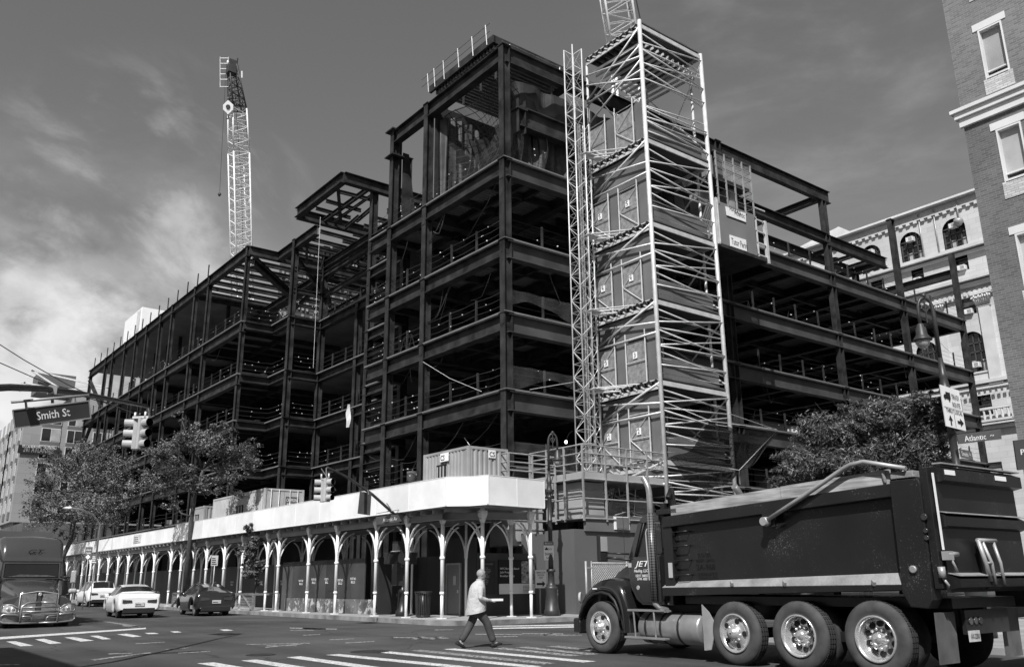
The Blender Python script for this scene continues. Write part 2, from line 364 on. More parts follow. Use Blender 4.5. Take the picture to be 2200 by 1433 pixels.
tag(b.build('manhole_cover', mat('cast iron cover', .035, .5, .3, .3, 12, bump=.4)), 'round dark iron manhole cover in the crosswalk', 'manhole cover')
b = MB(); b.lathe(G(560,1406,.003), (0,0,1), [(0,.3),(.006,.3)], 20)
tag(b.build('manhole_cover', MATS['cast iron cover']), 'small iron cover in the open asphalt left of the crosswalk stripes', 'manhole cover')

# ------------------------------------------------------------------ the steel frame building
LV = [6.24, 9.74, 13.42, 17.09, 21.36]; TOP = 27.77
FX, FY, YE, XE = 23.5, 30.5, 117.9, 70.3
bld = thing('steel_frame_building', (23.5, 30.5, 0), 'dark unfinished steel building frame with open floors, filling the block behind the white shed', 'building')
beams, cols, rails, decks = [], [], [], []
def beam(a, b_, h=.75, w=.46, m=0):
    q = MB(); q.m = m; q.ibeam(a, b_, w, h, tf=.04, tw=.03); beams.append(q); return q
def colm(x, y, z0, z1, d=.36, turn=True, dd=None):
    q = MB(); dd = dd or d*1.3; q.ibeam((x, y, z0), (x, y, z1), d, dd, tf=.045, tw=.04, up=(1,0,0))
    for z in LV+[TOP]:
        if z0 < z-1 and z < z1+.5: q.box(x-dd/2-.05, x+dd/2+.05, y-d/2-.07, y+d/2+.07, z+.01, z+.06)
    z = z0+5.4
    while z < z1-1:
        for s_ in (-1, 1): q.box(x+s_*(dd/2+.012)-.012, x+s_*(dd/2+.012)+.012, y-d/2+.03, y+d/2-.03, z, z+.7)
        z += 7.4
    if z1 > 20: 
        for z in LV[1:]:          # bolted knife plates under each beam seat
            q.box(x-dd/2-.03, x+dd/2+.03, y-.03, y+.03, z-.62, z-.42)
    cols.append(q)
def beamrow(pts, z, h=.75, m=0):
    for p, q in zip(pts, pts[1:]): beam((*p, z-h/2), (*q, z-h/2), h, m=m)
def rail(p, q, z, inset=.12, step=2.3, extra=True):
    """edge guard: posts, three wire ropes with tags, and the raw slab edge below"""
    p, q = V((*p, z)), V((*q, z)); L = (q-p).length
    if L < .8: return
    d = (q-p)/L; m_ = MB(); n = max(1, round(L/step))
    for i in range(1, n):
        c = p + d*(L*i/n + random.uniform(-.15, .15)); t = V((random.uniform(-.03,.03), random.uniform(-.03,.03), 0)); m_.bar(c, c+V((0,0,1.22))+t, .09, .09, up=d)
    m_.m = 1
    for hh in (.45, .82, 1.15):
        k = 6; pts = []
        for i in range(k+1): pts.append(p + d*(L*i/k) + V((0,0,hh - .05*math.sin(math.pi*(i*n/k % 1)) + random.uniform(-.02,.02))))
        m_.tube(pts, .010, 3)
        m_.m = 2
        for _ in range(random.randint(1, 3)):
            c = p + d*random.uniform(.1, .9)*L + V((0,0,hh)); s_ = random.uniform(.012,.026); m_.box(c.x-s_, c.x+s_, c.y-s_, c.y+s_, c.z-s_*1.6, c.z+s_*.6)
        m_.m = 1
    m_.m = 0
    c = p
    t = 0
    while t < L-.4:      # ragged formed deck edge
        w_ = min(random.uniform(.5, 1.6), L-t); dz = random.choice((.05,.09,.13)); a = p+d*t; e = p+d*(t+w_-.02); m_.bar(a+V((0,0,dz/2+.03)), e+V((0,0,dz/2+.03)), .14, dz); t += w_
    rails.append(m_)
# plan: recess (light court) on Smith St between Y 43.8 and 64.5
YA, YB = 43.8, 64.5
front_lo = [(FX,FY),(FX,37.6),(FX,41.4),(FX,YA)]
stepR = [(FX,YA),(25.95,YA),(25.95,48.35),(28.6,48.35),(28.6,61.2),(26.0,61.2),(26.0,YB),(FX,YB)]
leftm = [(FX,YB),(FX,73.3),(FX,81.9),(FX,91.0),(FX,99.8),(FX,108.7),(FX,YE)]
right = [(FX,FY),(40.2,FY),(51.6,FY),(60.9,FY),(XE,FY)]
inner = [(34.5, y) for y in (37.6, 48.35, 61.2, 73.3, 81.9, 91, 99.8, 108.7, YE)]
for i, z in enumerate(LV):
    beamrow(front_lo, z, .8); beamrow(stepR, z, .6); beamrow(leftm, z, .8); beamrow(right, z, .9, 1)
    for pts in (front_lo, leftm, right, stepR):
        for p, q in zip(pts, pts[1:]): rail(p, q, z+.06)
    beam((XE,FY,z-.4),(XE,38.5,z-.4)); beam((51.6,38.5,z-.4),(XE,38.5,z-.4)); beam((XE,38.5,z-.4),(XE,47,z-.4))
    beam((FX,YE,z-.4),(34.5,YE,z-.4)); beam((FX,73.3,z-.45),(45,73.3,z-.45), .7); 
    for y in (37.6,):  beam((FX,y,z-.45),(45,y,z-.45), .7)
    for y in (81.9,91,99.8,108.7): beam((FX,y,z-.45),(34.5,y,z-.45), .7)
    for x in (28.5, 34.0, 40.2, 46, 51.6, 56, 60.9, 66): beam((x,FY,z-.42),(x,38.5,z-.42), .6)
for z in LV:      # decks with concrete topping, ribs running along X
    q = MB(); top = MB()
    for x0, x1, y0, y1 in ((FX+.05,48,FY+.05,YA),(28.6,48,YA,YB),(26,28.6,YA,48.3),(26,28.6,61.2,YB),(FX+.05,48,YB,YE),(48,XE,FY+.05,38.4),(48,62,38.4,48)):
        if z > 20 and y0 >= YB: y1 = YE
        top.box(x0-.30 if x0 < 30 else x0, x1, y0-.30 if y0 in (FY+.05,) else y0, y1, z+.02, z+.1)
        y = y0; 
        while y < min(y1, 75)-.3:
            q.poly([(x0,y,z),(x1,y,z),(x1,y+.09,z),(x0,y+.09,z)]); q.poly([(x0,y+.09,z),(x1,y+.09,z),(x1,y+.12,z-.07),(x0,y+.12,z-.07)])
            q.poly([(x0,y+.12,z-.07),(x1,y+.12,z-.07),(x1,y+.22,z-.07),(x0,y+.22,z-.07)]); q.poly([(x0,y+.22,z-.07),(x1,y+.22,z-.07),(x1,y+.26,z),(x0,y+.26,z)]); y += .26
    f = top.build('floor_slab', CONC, bld); d_ = q.build('corrugated_deck', DECKM, f, fixn=False)
# columns
for x, y in front_lo[:3]: colm(x, y, .1, TOP if y < 41 else TOP)
for x, y in ((25.95,YA+.2),(25.95,48.35),(28.6,48.35),(28.6,61.2),(26.0,61.2)): colm(x, y, .1, TOP)
colm(28.6, 55, .1, LV[4])
for y in (64.76,73.66,77.36,84.0,87.8,92.6,96.6,101.0,106.2,109.6,117.2): colm(FX, y, .1, TOP, .28)
for y in (75.5,80,86,90.2,94.6,99,103.6,108,113): colm(27.5, y, LV[1], TOP, .26)
for x, y in right[1:]: colm(x, y, .1, {40.2:TOP, 51.6:TOP-.8, 60.9:27.9, XE:27.2}[x])
for x, y in inner: colm(x, y, .1, TOP if y > YB or y < 38 else LV[4])
for x in (28.5, 34.5, 40.2, 46, 51.6, 60.9, XE): colm(x, 38.5, .1, LV[4])
for x, y in ((34.5,55),(45,48),(45,61),(45,73),(45,91),(45,108)): colm(x, y, .1, TOP)
# slender wall studs of the left wing (second, closer-set row)

# roof level
beamrow(front_lo[:3], TOP, .85); beamrow([(FX,YB),(FX,67.6)]+leftm[1:], TOP, .85); beamrow([(FX,48.1),(FX,55.4)], TOP, .75)
beam((FX,FY,TOP-.45),(40.2,FY,TOP-.45), .9, .36); beam((40.2,FY,TOP-.45),(52.5,FY,TOP-.45), .9, .36)
beam((51.6,FY,TOP-.6),(51.6,38.5,TOP-.6), .45); colm(51.6,38.5,LV[4],TOP-.8)
beam((40.2,FY,24.1),(51.6,FY,24.0), .7); beam((51.6,FY,23.9),(59.3,FY,23.9), .8, .4); beam((XE,FY,25.5),(XE,39.5,25.5), .7); beam((59.3,FY,24.0),(59.3,38.5,24.0), .5)
for x in (53.5,56,58): beam((x,FY,24.0),(x,33,24.0), .3,.2)
beam((40.2,33,24.0),(59.3,33,24.0), .5)
colm(59.3,33,LV[4],24.0)
beam((FX,48.1,TOP-.4),(34.5,48.1,TOP-.4)); beam((FX,55.4,TOP-.4),(34.5,55.4,TOP-.4)); beam((FX,YB,TOP-.4),(34.5,YB,TOP-.4)); beam((26,61.2,TOP-.4),(34.5,61.2,TOP-.4))
beam((26.0,57.3,TOP-.4),(26.0,YB,TOP-.4)); beam((28.6,48.35,TOP-1.6),(28.6,61.2,TOP-1.6),.6)
for y in (42.3, 43.8): beam((28.0,y,TOP-4.2),(45,y,TOP-4.2), .6)
y = 49.5
while y < 80:                         # open roof beams seen against the sky above the light court
    beam((28.6 if y < YB else 24, y, TOP-.3),(46, y, TOP-.3), .38, .2); y += 1.75
for x in (30.5, 36, 41): beam((x,48.35,TOP-.7),(x,80,TOP-.7), .6)
for x in (31, 38): beam((x,YB,TOP-.7),(x,YE,TOP-.7), .6)
for k, (x, y) in enumerate(((27.2,50.5),(27.2,53),(26.4,60),(31,58),(29.5,65.5),(31,69))):   # unfinished infill stubs
    beam((x,y,TOP-.5),(x+random.uniform(-.2,1.5),y+random.uniform(1.6,3.2),TOP-.5-random.uniform(0,.4)), .3, .16)
q = MB(); q.box(24,48,78,YE,TOP+.02,TOP+.12); q2 = MB()
yy = 78
while yy < YE: q2.poly([(24,yy,TOP-.02),(48,yy,TOP-.02),(48,yy+.2,TOP-.06),(24,yy+.2,TOP-.06)]); yy += .4
f = q.build('floor_slab', CONC, bld); q2.build('corrugated_deck', DECKM, f, fixn=False)
for p_, q_ in zip(leftm[1:], leftm[2:]): 
    m_ = MB(); n_ = 3
    for i in range(n_): yy = p_[1]+(q_[1]-p_[1])*(i+.5)/n_; m_.bar((FX+.1,yy,TOP),(FX+.1,yy,TOP+1.5), .09, .09)
    rails.append(m_)
# braces near the far end, and the haunched raker of the light court
for a, c in (((FX,108.7,LV[4]),(FX,YE,TOP-1)),((FX,YE,LV[3]),(FX,112,LV[4])),((26,YA+.3,TOP-1),(28.6,48,TOP-3.5)),((30,64.8,TOP-.8),(33,69,TOP-2.2))): beam(a, c, .4, .3)
beam((24.5,66,TOP-.8),(30,70.5,TOP-1.5),.5)
# extra inner mezzanine framing between light court columns
for z in (8.3, 12.0, 15.6, 19.4, 23.6): beam((25.95,YA+.2,z),(25.95,48.35,z), .45); beam((25.95,YA+.2,z),(28.6,YA+.2,z), .4)
for y in (50.3,52.2,53.8): beam((24.2,y,TOP-.35),(27.0,y+random.uniform(-.3,.3),TOP-.35), .26,.16)
beam((25.6,48.2,TOP-.4),(25.6,55.3,TOP-.4), .35,.2); beam((27.2,48.2,TOP-.5),(31,55.2,TOP-.9), .6,.3); beam((26.4,48.4,TOP-.3),(26.4,55.3,TOP-.3), .2,.14)
for x in (29.6,31.4,33.2,38.6): beam((x,48.4,TOP-.45),(x,64,TOP-.45), .3,.18)
for y in (57.2,59,60.5,62.8): beam((26.2,y,TOP-.5),(33,y,TOP-.55), .3,.16)
for k in range(9): y = 49+k*1.7; beam((29+.3*(k%3),y,TOP-2.2-.3*(k%2)),(36,y+.4,TOP-2.2), .3,.18)
for z in (23.6,25.4): beam((28.6,48.35,z),(28.6,61.2,z), .4,.24); beam((26,61.2,z),(28.6,61.2,z), .35,.2)
for a_, c_ in (((24.2,65.5,TOP-.4),(31,72,TOP-.9)),((31,66,TOP-.8),(31,75,TOP-2.4)),((26,62,TOP-.6),(31,67,TOP-1.6)),((28.6,50,22),(28.6,54,26.6)),((FX,49,TOP-.5),(26.6,54.6,TOP-.6))): beam(a_, c_, .34,.2)
rg = random.Random(21)
for z in LV:     # secondary framing under the decks, close to the street faces
    for y in (32.8,35.2,39.5,42.2,66.6,69,71.2,75.6,79.7): beam((FX+.3,y,z-.3),(33,y,z-.3), .36,.16)
    for x in (25.5,31,37,43,48.5,54,58,63.5,67): beam((x,FY+.3,z-.3),(x,37.8,z-.3), .34,.16)
    beam((26.5,31,z-.3),(26.5,43,z-.3),.36,.18); beam((27.5,65,z-.35),(27.5,82,z-.35),.4,.2); beam((30,34.2,z-.35),(68,34.2,z-.35),.45,.22)
st_ = []
for z in LV:     # stacked studs, pallets, drums and bundles waiting on the floors
    for _ in range(26):
        if rg.random() < .5: x, y = rg.uniform(24.2,28), rg.choice((rg.uniform(31,43),rg.uniform(65,100)))
        else: x, y = rg.uniform(26,69), rg.uniform(31.3,35)
        q = MB(); k = rg.randrange(4); zz = z+.11
        if k == 0:
            for j in range(6): q.bar((x+.12*(j%3),y,zz+.06+.1*(j//3)),(x+.12*(j%3)+rg.uniform(-.1,.1),y+rg.uniform(1.5,2.8),zz+.06+.1*(j//3)),.09,.09)
        elif k == 1: w = rg.uniform(.3,.6); q.box(x,x+w,y,y+w*1.3,zz,zz+rg.uniform(.3,1.0)); q.box(x-.05,x+w+.05,y-.05,y+w*1.3+.05,zz,zz+.1)
        elif k == 2: q.lathe((x,y,zz),(0,0,1),[(0,.28),(.8,.28)],10); q.tube([(x,y,zz+.8),(x+.3,y,zz+1.5)],.03,4)
        else:
            for s_ in (-.4,.4): q.tube([(x+s_,y,zz),(x,y,zz+1.7)],.03,4); q.tube([(x+s_,y+.9,zz),(x,y+.9,zz+1.7)],.03,4)
            q.tube([(x,y,zz+1.7),(x,y+.9,zz+1.7)],.03,4)
        st_.append(q)
limited('material_stack', st_, mat('site clutter', .16,.8,0,.8,.35), bld, cap=60)
hw = []
for z in LV:     # drooping cables, hoses and temporary brace rods
    for _ in range(12):
        if rg.random() < .55: p = V((FX+.1, rg.choice((rg.uniform(31,42),rg.uniform(65,95))), z-.9)); q_ = p+V((rg.uniform(0,.4), rg.uniform(.3,4), rg.uniform(-2.2,-.2)))
        else: p = V((rg.uniform(24,66), FY+.1, z-.9)); q_ = p+V((rg.uniform(.3,4), rg.uniform(0,.4), rg.uniform(-2.2,-.2)))
        m_ = (p+q_)/2-V((0,0,rg.uniform(.05,.7))); hw.append(MB().tube([p,p.lerp(m_,.5)-V((0,0,.1)),m_,m_.lerp(q_,.5)-V((0,0,.05)),q_], rg.choice((.012,.018,.03)), 4))
limited('hanging_cable', hw, ST2, bld, cap=60)
en = mat('edge netting', .25,.7,0,.3,2,alpha=.11)
for z, x0_, x1_ in ((LV[0],23.7,29),(LV[1],23.7,30.5),(LV[2],23.7,30.5),(LV[3],29,31)):
    q = MB(); ph = rg.uniform(0,3); q.grid(lambda a, c: (x0_+(x1_-x0_)*a, FY-.22+.05*math.sin(a*30), z+1.2-(1.0+.25*math.sin(a*7+ph))*c*(.5+.5*abs(math.sin(a*3.3+ph)))), 30, 6); q.build('edge_netting', en, bld, fixn=False)
# plated nodes at the roof corner (thick stiffener plates)
q = MB(); q.box(23.05,23.95,40.95,41.85,TOP-.06,TOP+.02); q.box(23.05,23.95,40.95,41.85,TOP-1.75,TOP-1.68); q.box(23.7,24.2,41.75,41.8,LV[4]+.5,TOP-.2)
q.prism([(24.1,41.4,LV[4]),(24.1,41.4,TOP-1.2),(24.5,41.4,TOP-1.2),(25.0,41.4,LV[4]+1.5)], (0,.08,0)); q.build('gusset_plate', ST, bld)
limited('beam', beams, [ST, mat('steel with painted-in sun', .06,.55,0,.35,.9,spec=.2)], bld); limited('column', cols, ST, bld); limited('guardrail', rails, [ST, ST2, WHT], bld)  # second steel slot carries the right facade's stronger sun in its colour
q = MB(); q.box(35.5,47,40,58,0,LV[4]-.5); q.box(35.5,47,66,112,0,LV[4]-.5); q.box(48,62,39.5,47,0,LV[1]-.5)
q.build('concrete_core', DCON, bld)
q = MB(); q.box(23.9,24.1,31.5,117,0,3.2)
# decking stack and wall of slatted form panels beyond the light court
q = MB()
rg = random.Random(5); z = LV[4]+.3
while z < 34:
    x = 31.6 if z < 31.5 else 33.2
    while x < 47:
        if rg.random() < .8: h = rg.uniform(.7,1.15); q.box(x,x+.22,77.3,77.4,z+rg.uniform(0,.12),z+h)
        x += .46
    z += 1.45
q.m = 1; q.box(31.4,47,77.42,77.6,LV[4]+.1,32.0); q.box(33.0,47,77.44,77.62,32.0,34.2); q.m = 0
tag(q.build('slatted_screen', [mat('slat concrete', .30, .8, 0, .5, 3), DCON]), 'dark wall of pale vertical slats seen through the open roof beams of the light court', 'wall')
# debris netting in the tall top bay of the corner
NET = mat('dark debris netting', .035, .6, 0, .6, 1.2, alpha=.96)
NETG = mat('grid debris netting', .025, .8, 0, .5, 1.2, alpha=.35, grid=.42)
nw = thing('debris_netting', (24.4, 31.0, LV[4]), 'dark debris netting draped round the tall top bay at the building corner', 'netting')
q = MB(); q.grid(lambda a, c: (24.3+.25*math.sin(a*9+c*3)+1.0*math.sin(c*3.1)*(.6+.4*math.sin(a*4)), 31.0+6.2*a, LV[4]+.3+5.3*c), 40, 20); q.build('netting_sheet', NETG, nw, fixn=False)
q = MB(); q.grid(lambda a, c: (26.2+.22*math.sin(a*41+c*2)+.12*math.sin(a*97)+.5*math.sin(c*4), 31.2+5.7*a, LV[4]+.3+(4.2+.7*math.sin(a*7)+.3*math.sin(a*19))*c), 140, 10); q.build('netting_sheet', NET, nw, fixn=False)
q = MB(); q.grid(lambda a, c: (24.6+15.2*a, 31.9+.16*math.sin(a*110)+.2*math.sin(a*39+c*2)+.3*c, LV[4]+.3+(4.0+.5*math.sin(a*8)+.2*math.sin(a*23))*c), 260, 8); q.build('netting_sheet', mat('creased debris netting', .03, .4, 0, .8, 1.0, alpha=.95), nw, fixn=False)
q = MB(); q.grid(lambda a, c: (24.6+15.2*a, 31.5+.12*math.sin(a*48)+.05*math.sin(a*90), LV[4]+3.9+1.7*c), 100, 4); q.build('netting_sheet', NET, nw, fixn=False)
q = MB(); q.box(23.75,39.9,37.25,37.35,LV[4]+.1,TOP-.05); q.box(30,39.6,33.6,36.9,LV[4]+.1,TOP-.1); q.m = 1
for k in range(16): q.bar((24.5+k*.75,36.95,LV[4]+.1),(24.5+k*.75,36.95,TOP-1.1),.05,.05)
for k in range(5): q.bar((24.4,36.93,LV[4]+1+k*1.1),(39,36.93,LV[4]+1+k*1.1),.04,.04)
for k in range(9): q.bar((29.95,33.8+k*.42,LV[4]+.1),(29.95,33.8+k*.42,TOP-1),.05,.05)
for k in range(5): q.bar((29.93,33.6,LV[4]+1+k*1.1),(29.93,37.3,LV[4]+1+k*1.1),.05,.05)
for z in (24.4,24.8,25.2): q.tube([(28.6,33.0,z),(28.6,35.8,z)],.03,4)
for y in (33.0,33.7,34.4,35.1,35.8): q.tube([(28.6,y,23.6),(28.6,y,25.3)],.03,4)
for a_ in ((26.2,32.5,21.6,28,35,26),(26.2,34.4,21.6,28,37,25.6)): q.tube([a_[:3],a_[3:]],.04,5)
q.build('formwork_backing', [mat('black formwork backing', .018,.8,0,.5,1.5), ST2], bld)  # black wall added behind the netting to make the bay dark
q = MB(); q.grid(lambda a, c: (23.8+8*a, 36.9+.12*math.sin(a*90)+.1*math.sin(a*31+c*2), LV[4]+.3+(5.0+.4*math.sin(a*9))*c), 160, 8); q.build('netting_sheet', MATS['creased debris netting'], nw, fixn=False)
# big transfer girder inside the top bay
q = MB(); q.ibeam((24.9,31.2,24.55),(40,31.2,24.55),.5,1.15,tf=.07,tw=.05); q.prism([(24.75,31.2,25.3),(25.25,31.2,25.3),(25.3,31.2,23.2),(25.1,31.2,22.0),(24.95,31.2,23.2)],(0,.1,0)); q.box(24.65,25.35,30.9,31.5,24.9,25.0); q.box(24.75,24.8,30.95,31.45,23.6,25.5); q.box(25.2,25.25,30.95,31.45,23.6,25.5)
q.build('transfer_girder', ST, bld)
# form table on the roof with joists and its guardrail
ft = thing('formwork_table', (25, 33, TOP+1), 'cantilevered roof formwork table with pale guardrail above the building corner', 'formwork')
q = MB()
q.box(24.4,31,32.6,38.7,TOP+1.95,TOP+2.12); q.box(24.3,24.45,32.5,38.9,TOP+1.75,TOP+2.2); q.box(24.4,31,32.5,32.6,TOP+1.75,TOP+2.2); q.build('platform', ST, ft)
ms = []
y = 32.9
while y < 38.6: ms.append(MB().bar((24.6,y,TOP+1.78),(30,y,TOP+1.78), .09,.28)); y += .3
limited('joist', ms, GALVD, ft)
for y in (33.2,34.6,36.3,38.0):
    for x in (25,29): MB().bar((x,y,TOP),(x,y,TOP+1.6), .09,.09).build('prop', ST2, ft)
q = MB(); q.bar((25,32.8,TOP+1.5),(25,38.6,TOP+1.5),.15,.2); q.build('prop_beam', ST2, ft)
q = MB()
for y in (33.0,34.3,35.7,37.2,38.2,38.9): q.tube([(24.25,y,TOP+1.8),(24.15,y,TOP+3.0)], .03, 4)
for z in (2.45,2.95): q.tube([(24.2,32.6,TOP+z),(24.2,39.6,TOP+z)], .024, 4)
for x in (24.5,28,32,36,39): q.tube([(x,31.3,TOP),(x,31.3,TOP+1.0)], .03, 4)
q.tube([(24.0,31.3,TOP+1.0),(39.5,31.3,TOP+.9)], .02, 4); q.tube([(24.0,31.3,TOP+.5),(39.5,31.3,TOP+.5)], .02, 4); q.build('guardrail', GALVD, ft)
# ropes and loose straps
for i, (a, c, r) in enumerate((((23.3,51,25.5),(23.2,50.6,14.8),.011),((23.3,37.6,12.6),(23.3,32.2,10.0),.013),((24.6,30.2,9.9),(31.5,30.2,12.0),.013),((24.0,30.3,4.5),(24.0,34.6,8.2),.02))):
    tag(MB().tube([a,((a[0]+c[0])/2,(a[1]+c[1])/2,(a[2]+c[2])/2-.15),c], r, 4).build('rope', GALV), ('long pale rope hanging down the light court','slack cable rising left from the corner column','slack cable rising right from the corner column','thin guy rope behind the shed parapet')[i], 'rope')
# floor clutter: tarp, person on the deck, bundles
q = MB(); q.grid(lambda a, c: (23.1+.08*math.sin(a*9+c*4), 45.2+(.22+.22*c)*(a-.5)+.08*math.sin(c*6), 11.5-1.35*c), 8, 10)
tag(q.build('hanging_sheet', mat('pale cloth', .5,.8,0,.15,3), fixn=False), 'pale cloth sheet hanging from the guard cables on a low floor', 'sheet')
q = MB(); q.box(35,38.2,108.6,112.4,TOP+.15,TOP+3.3)
rb = thing('roof_container', (24.5, 99, TOP+.1), 'white boxy container standing on the roof of the left wing', 'container')
MB().box(23.9,26.6,97.6,104.6,TOP+.15,TOP+3.5).build('container_body', WHT, rb, bevel=.04)
q = MB()
for i in range(5): q.bar((23.85,97.9+i*.3,TOP+.4),(23.85,97.9+i*.3,TOP+3.3),.04,.04)
q.build('door_bar', GALV, rb)

# ------------------------------------------------------------------ scaffold hoist tower
X0, X1, Y0, Y1 = 29.16, 33.95, 26.3, 30.35
DL = [6.6, 10.25, 14.15, 18.1, 22.6, 29.2]
PAN = mat('grey loading bay panel', .13, .6, 0, .22, .6)
PANL = mat('perforated gate sheet', .24, .55, .1, .35, 5, bump=.2)
sc = thing('hoist_scaffold_tower', (29.16, 26.3, 0), 'tall pale tube scaffold tower with numbered landing gates standing against the steel frame', 'scaffold tower')
for x, y, zt, r in ((X0,Y0,29.4,.11),(X1,Y0,29.3,.11),(X1+.12,Y0+.9,28.0,.07),(X1,Y1,28.8,.07),(X0,Y1,28.8,.07)): MB().tube([(x,y,.1),(x,y,zt)], r, 10).build('standard', GALV, sc)
br = []
FR = [(.11,.25),(.29,.09),(.35,.30),(.39,.54),(.57,.35),(.59,.55),(.64,.80),(.82,.75)]
levels = [4.0]+DL
for z0, z1 in zip(levels, levels[1:]):
    h = z1-z0; rep = [(a, b) for a, b in FR]
    if h > 5: rep = [(a*.6, b*.6) for a, b in FR]+[(.6+a*.4, .6+b*.4) for a, b in FR[1:]]
    for k, (a, b) in enumerate(rep):
        yo = Y0-.06 if k % 2 else Y0+.08
        br.append(MB().tube([(X0,yo,z1-a*h),(X1,yo,z1-b*h)], .04, 6))
    for k, (a, b) in enumerate([(.04,.40),(.30,.16),(.42,.42)] + ([(.2,.45),(.5,.25),(.33,.62)] if h > 5 else [])):
        br.append(MB().tube([(X0-.07,Y0,z1-a*h),(X0-.07,Y1,z1-b*h)], .05, 6))
    for a in (.2,.46,.72,.9): br.append(MB().tube([(X0,Y0+.16,z1-a*h),(X1,Y0+.16,z1-a*h)], .02, 4))
    for a, b in ((.1,.9),(.9,.1)): br.append(MB().tube([(X1-.1,Y0,z1-a*h),(X1-.1,Y1,z1-b*h)], .04, 5))
    for a in (.3,.6): br.append(MB().tube([(X0+1.8*a,Y1,z1-a*h),(X1,Y1,z1-(1-a)*h)], .04, 5))
limited('brace', br, GALV, sc, cap=99)
for i, z in enumerate(DL):
    q = MB(); q.box(X0-.05,X1+.05,Y0,Y1,z-.03,z+.05)
    q.m = 1; q.bar((X0,Y0-.03,z-.14),(X1,Y0-.03,z-.14),.06,.22); q.bar((X0-.03,Y0,z-.34),(X0-.03,Y1,z-.34),.06,.16); q.bar((X0-.03,Y0,z+.02),(X0-.03,Y1,z+.02),.08,.05)
    q.bar((X1,Y0,z-.14),(X1,Y1,z-.14),.06,.22)
    q.m = 0
    x = X0
    while x < X1-.3: w = random.uniform(.2,.5); q.box(x,x+w,Y0-.08,Y0+.1,z+.05,z+.09+random.random()*.05); x += w+.02
    q.m = 2
    y = Y0+.2
    while y < Y1-.1: q.lathe((X0-.08,y,z-.1),(1,0,0),[(0,.15),(.9,.15)],10); y += .46       # open ends of the deck trusses
    q.m = 1; y = Y0+.2
    while y < Y1-.1: q.bar((X0-.09,y-.2,z-.3),(X0-.09,y+.02,z-.16),.03,.07); y += .46
    if i == 5:
        for k in range(12): q.bar((X0+.3+k*.39,Y0+.1,z-.9-.03*k),(X0+.3+k*.39,Y1,z-.75-.03*k),.06,.14)
    q.build('deck', [MATS['dark painted plywood'], GALV, BLK], sc)
gates = []
for i, z in enumerate(DL[:-1]):
    h = 2.25; zt = DL[i+1]-.45; f = lambda t: Y1-.05-t*(Y1-Y0-.15)
    q = MB(); q.box(X0+.1,X0+.14,f(.5),f(.3),z+.06,z+h); q.box(X0+.1,X0+.14,f(1),f(.82),z+.06,z+h)
    if i < 4: q.box(X0+.12,X0+.16,f(1),f(0),z+h+.02,zt)
    q.box(X0+.4,X1-.1,Y0+.35,Y0+.39,z+.06,z+1.25); q.build('closing_panel', PAN, sc)
    for t0, t1, lab in ((0,.3,1),(.5,.82,0)):
        g = MB(); g.box(X0+.02,X0+.06,f(t1),f(t0),z+.1,z+h-.1).build('landing_gate', PANL, sc)
        m_ = MB(); yA, yB = f(t1)-.02, f(t0)+.02
        for y in (yA, yB): m_.tube([(X0-.04,y,z+.05),(X0-.04,y,z+h+.35)], .032, 5)
        m_.tube([(X0-.04,yA,z+h*.5),(X0-.04,yB,z+h*.5)], .026, 4); m_.tube([(X0-.04,yA,z+h),(X0-.04,yB,z+h)], .026, 4)
        if i != 1 or lab: m_.tube([(X0-.04,yB,z+h*.5),(X0-.04,yA,z+h-.05)], .022, 4); m_.tube([(X0-.04,yB,z+h*.5),(X0-.04,yA,z+.1)], .022, 4)
        put(m_.build('gate_frame', GALV), sc)
        if i < 4:
            yc = (yA*.45+yB*.55); s_ = MB().box(X0-.03,X0,yc-.13,yc+.13,z+1.3,z+1.62).build('level_sign', WHT, sc)
            text(str(i+2), (X0-.03,yc+.06,z+1.35), (0,-1,0), (0,0,1), .12,.22, LETB, sc, 'level_number')
# ------------------------------------------------------------------ hoist mast beside the tower
def lattice(q, p0, p1, w0, w1, n, rc, rb, side=(1,0,0), tri=False, twist=1):
    p0, p1 = V(p0), V(p1); ax = (p1-p0).normalized(); a = V(side); a = (a-ax*a.dot(ax)).normalized(); b = ax.cross(a)
    cs = [(-.5,-.5),(.5,-.5),(.5,.5),(-.5,.5)] if not tri else [(-.5,-.3),(.5,-.3),(0,.57)]
    P = lambda i, k: p0.lerp(p1, i/n) + (a*cs[k][0]+b*cs[k][1])*(w0+(w1-w0)*i/n)
    m = len(cs)
    for k in range(m): q.tube([P(0,k),P(n,k)], rc, 6)
    for i in range(n):
        for k in range(m):
            j = (k+1) % m
            q.tube([P(i,k),P(i+1,j)] if (i+k*twist) % 2 else [P(i,j),P(i+1,k)], rb, 4, cap=False); q.tube([P(i,k),P(i,j)], rb*.8, 4, cap=False)
zt = on(1231,112,0,27.5).z
mt = thing('hoist_mast', (27.5,29.5,5.6), 'slender lattice hoist mast rising left of the scaffold tower', 'hoist mast')
q = MB(); lattice(q, (27.35,29.5,5.6), (27.35,29.5,zt), .66,.66, 36, .036,.016); q.build('lattice_section', GALV, mt)
q = MB()
for dx, dy in ((-.1,-.1),(.08,.02),(.0,-.2),(.15,-.18)): q.bar((27.35+dx,29.5+dy,5.7),(27.35+dx,29.5+dy,zt-4.5),.05,.05)
q.build('power_rail', GALVD, mt)
q = MB(); lattice(q, (28.3,29.75,5.6), (28.3,29.75,zt-4.0), .34,.34, 40, .032,.018, tri=True); q.build('cable_guide', GALV, mt)
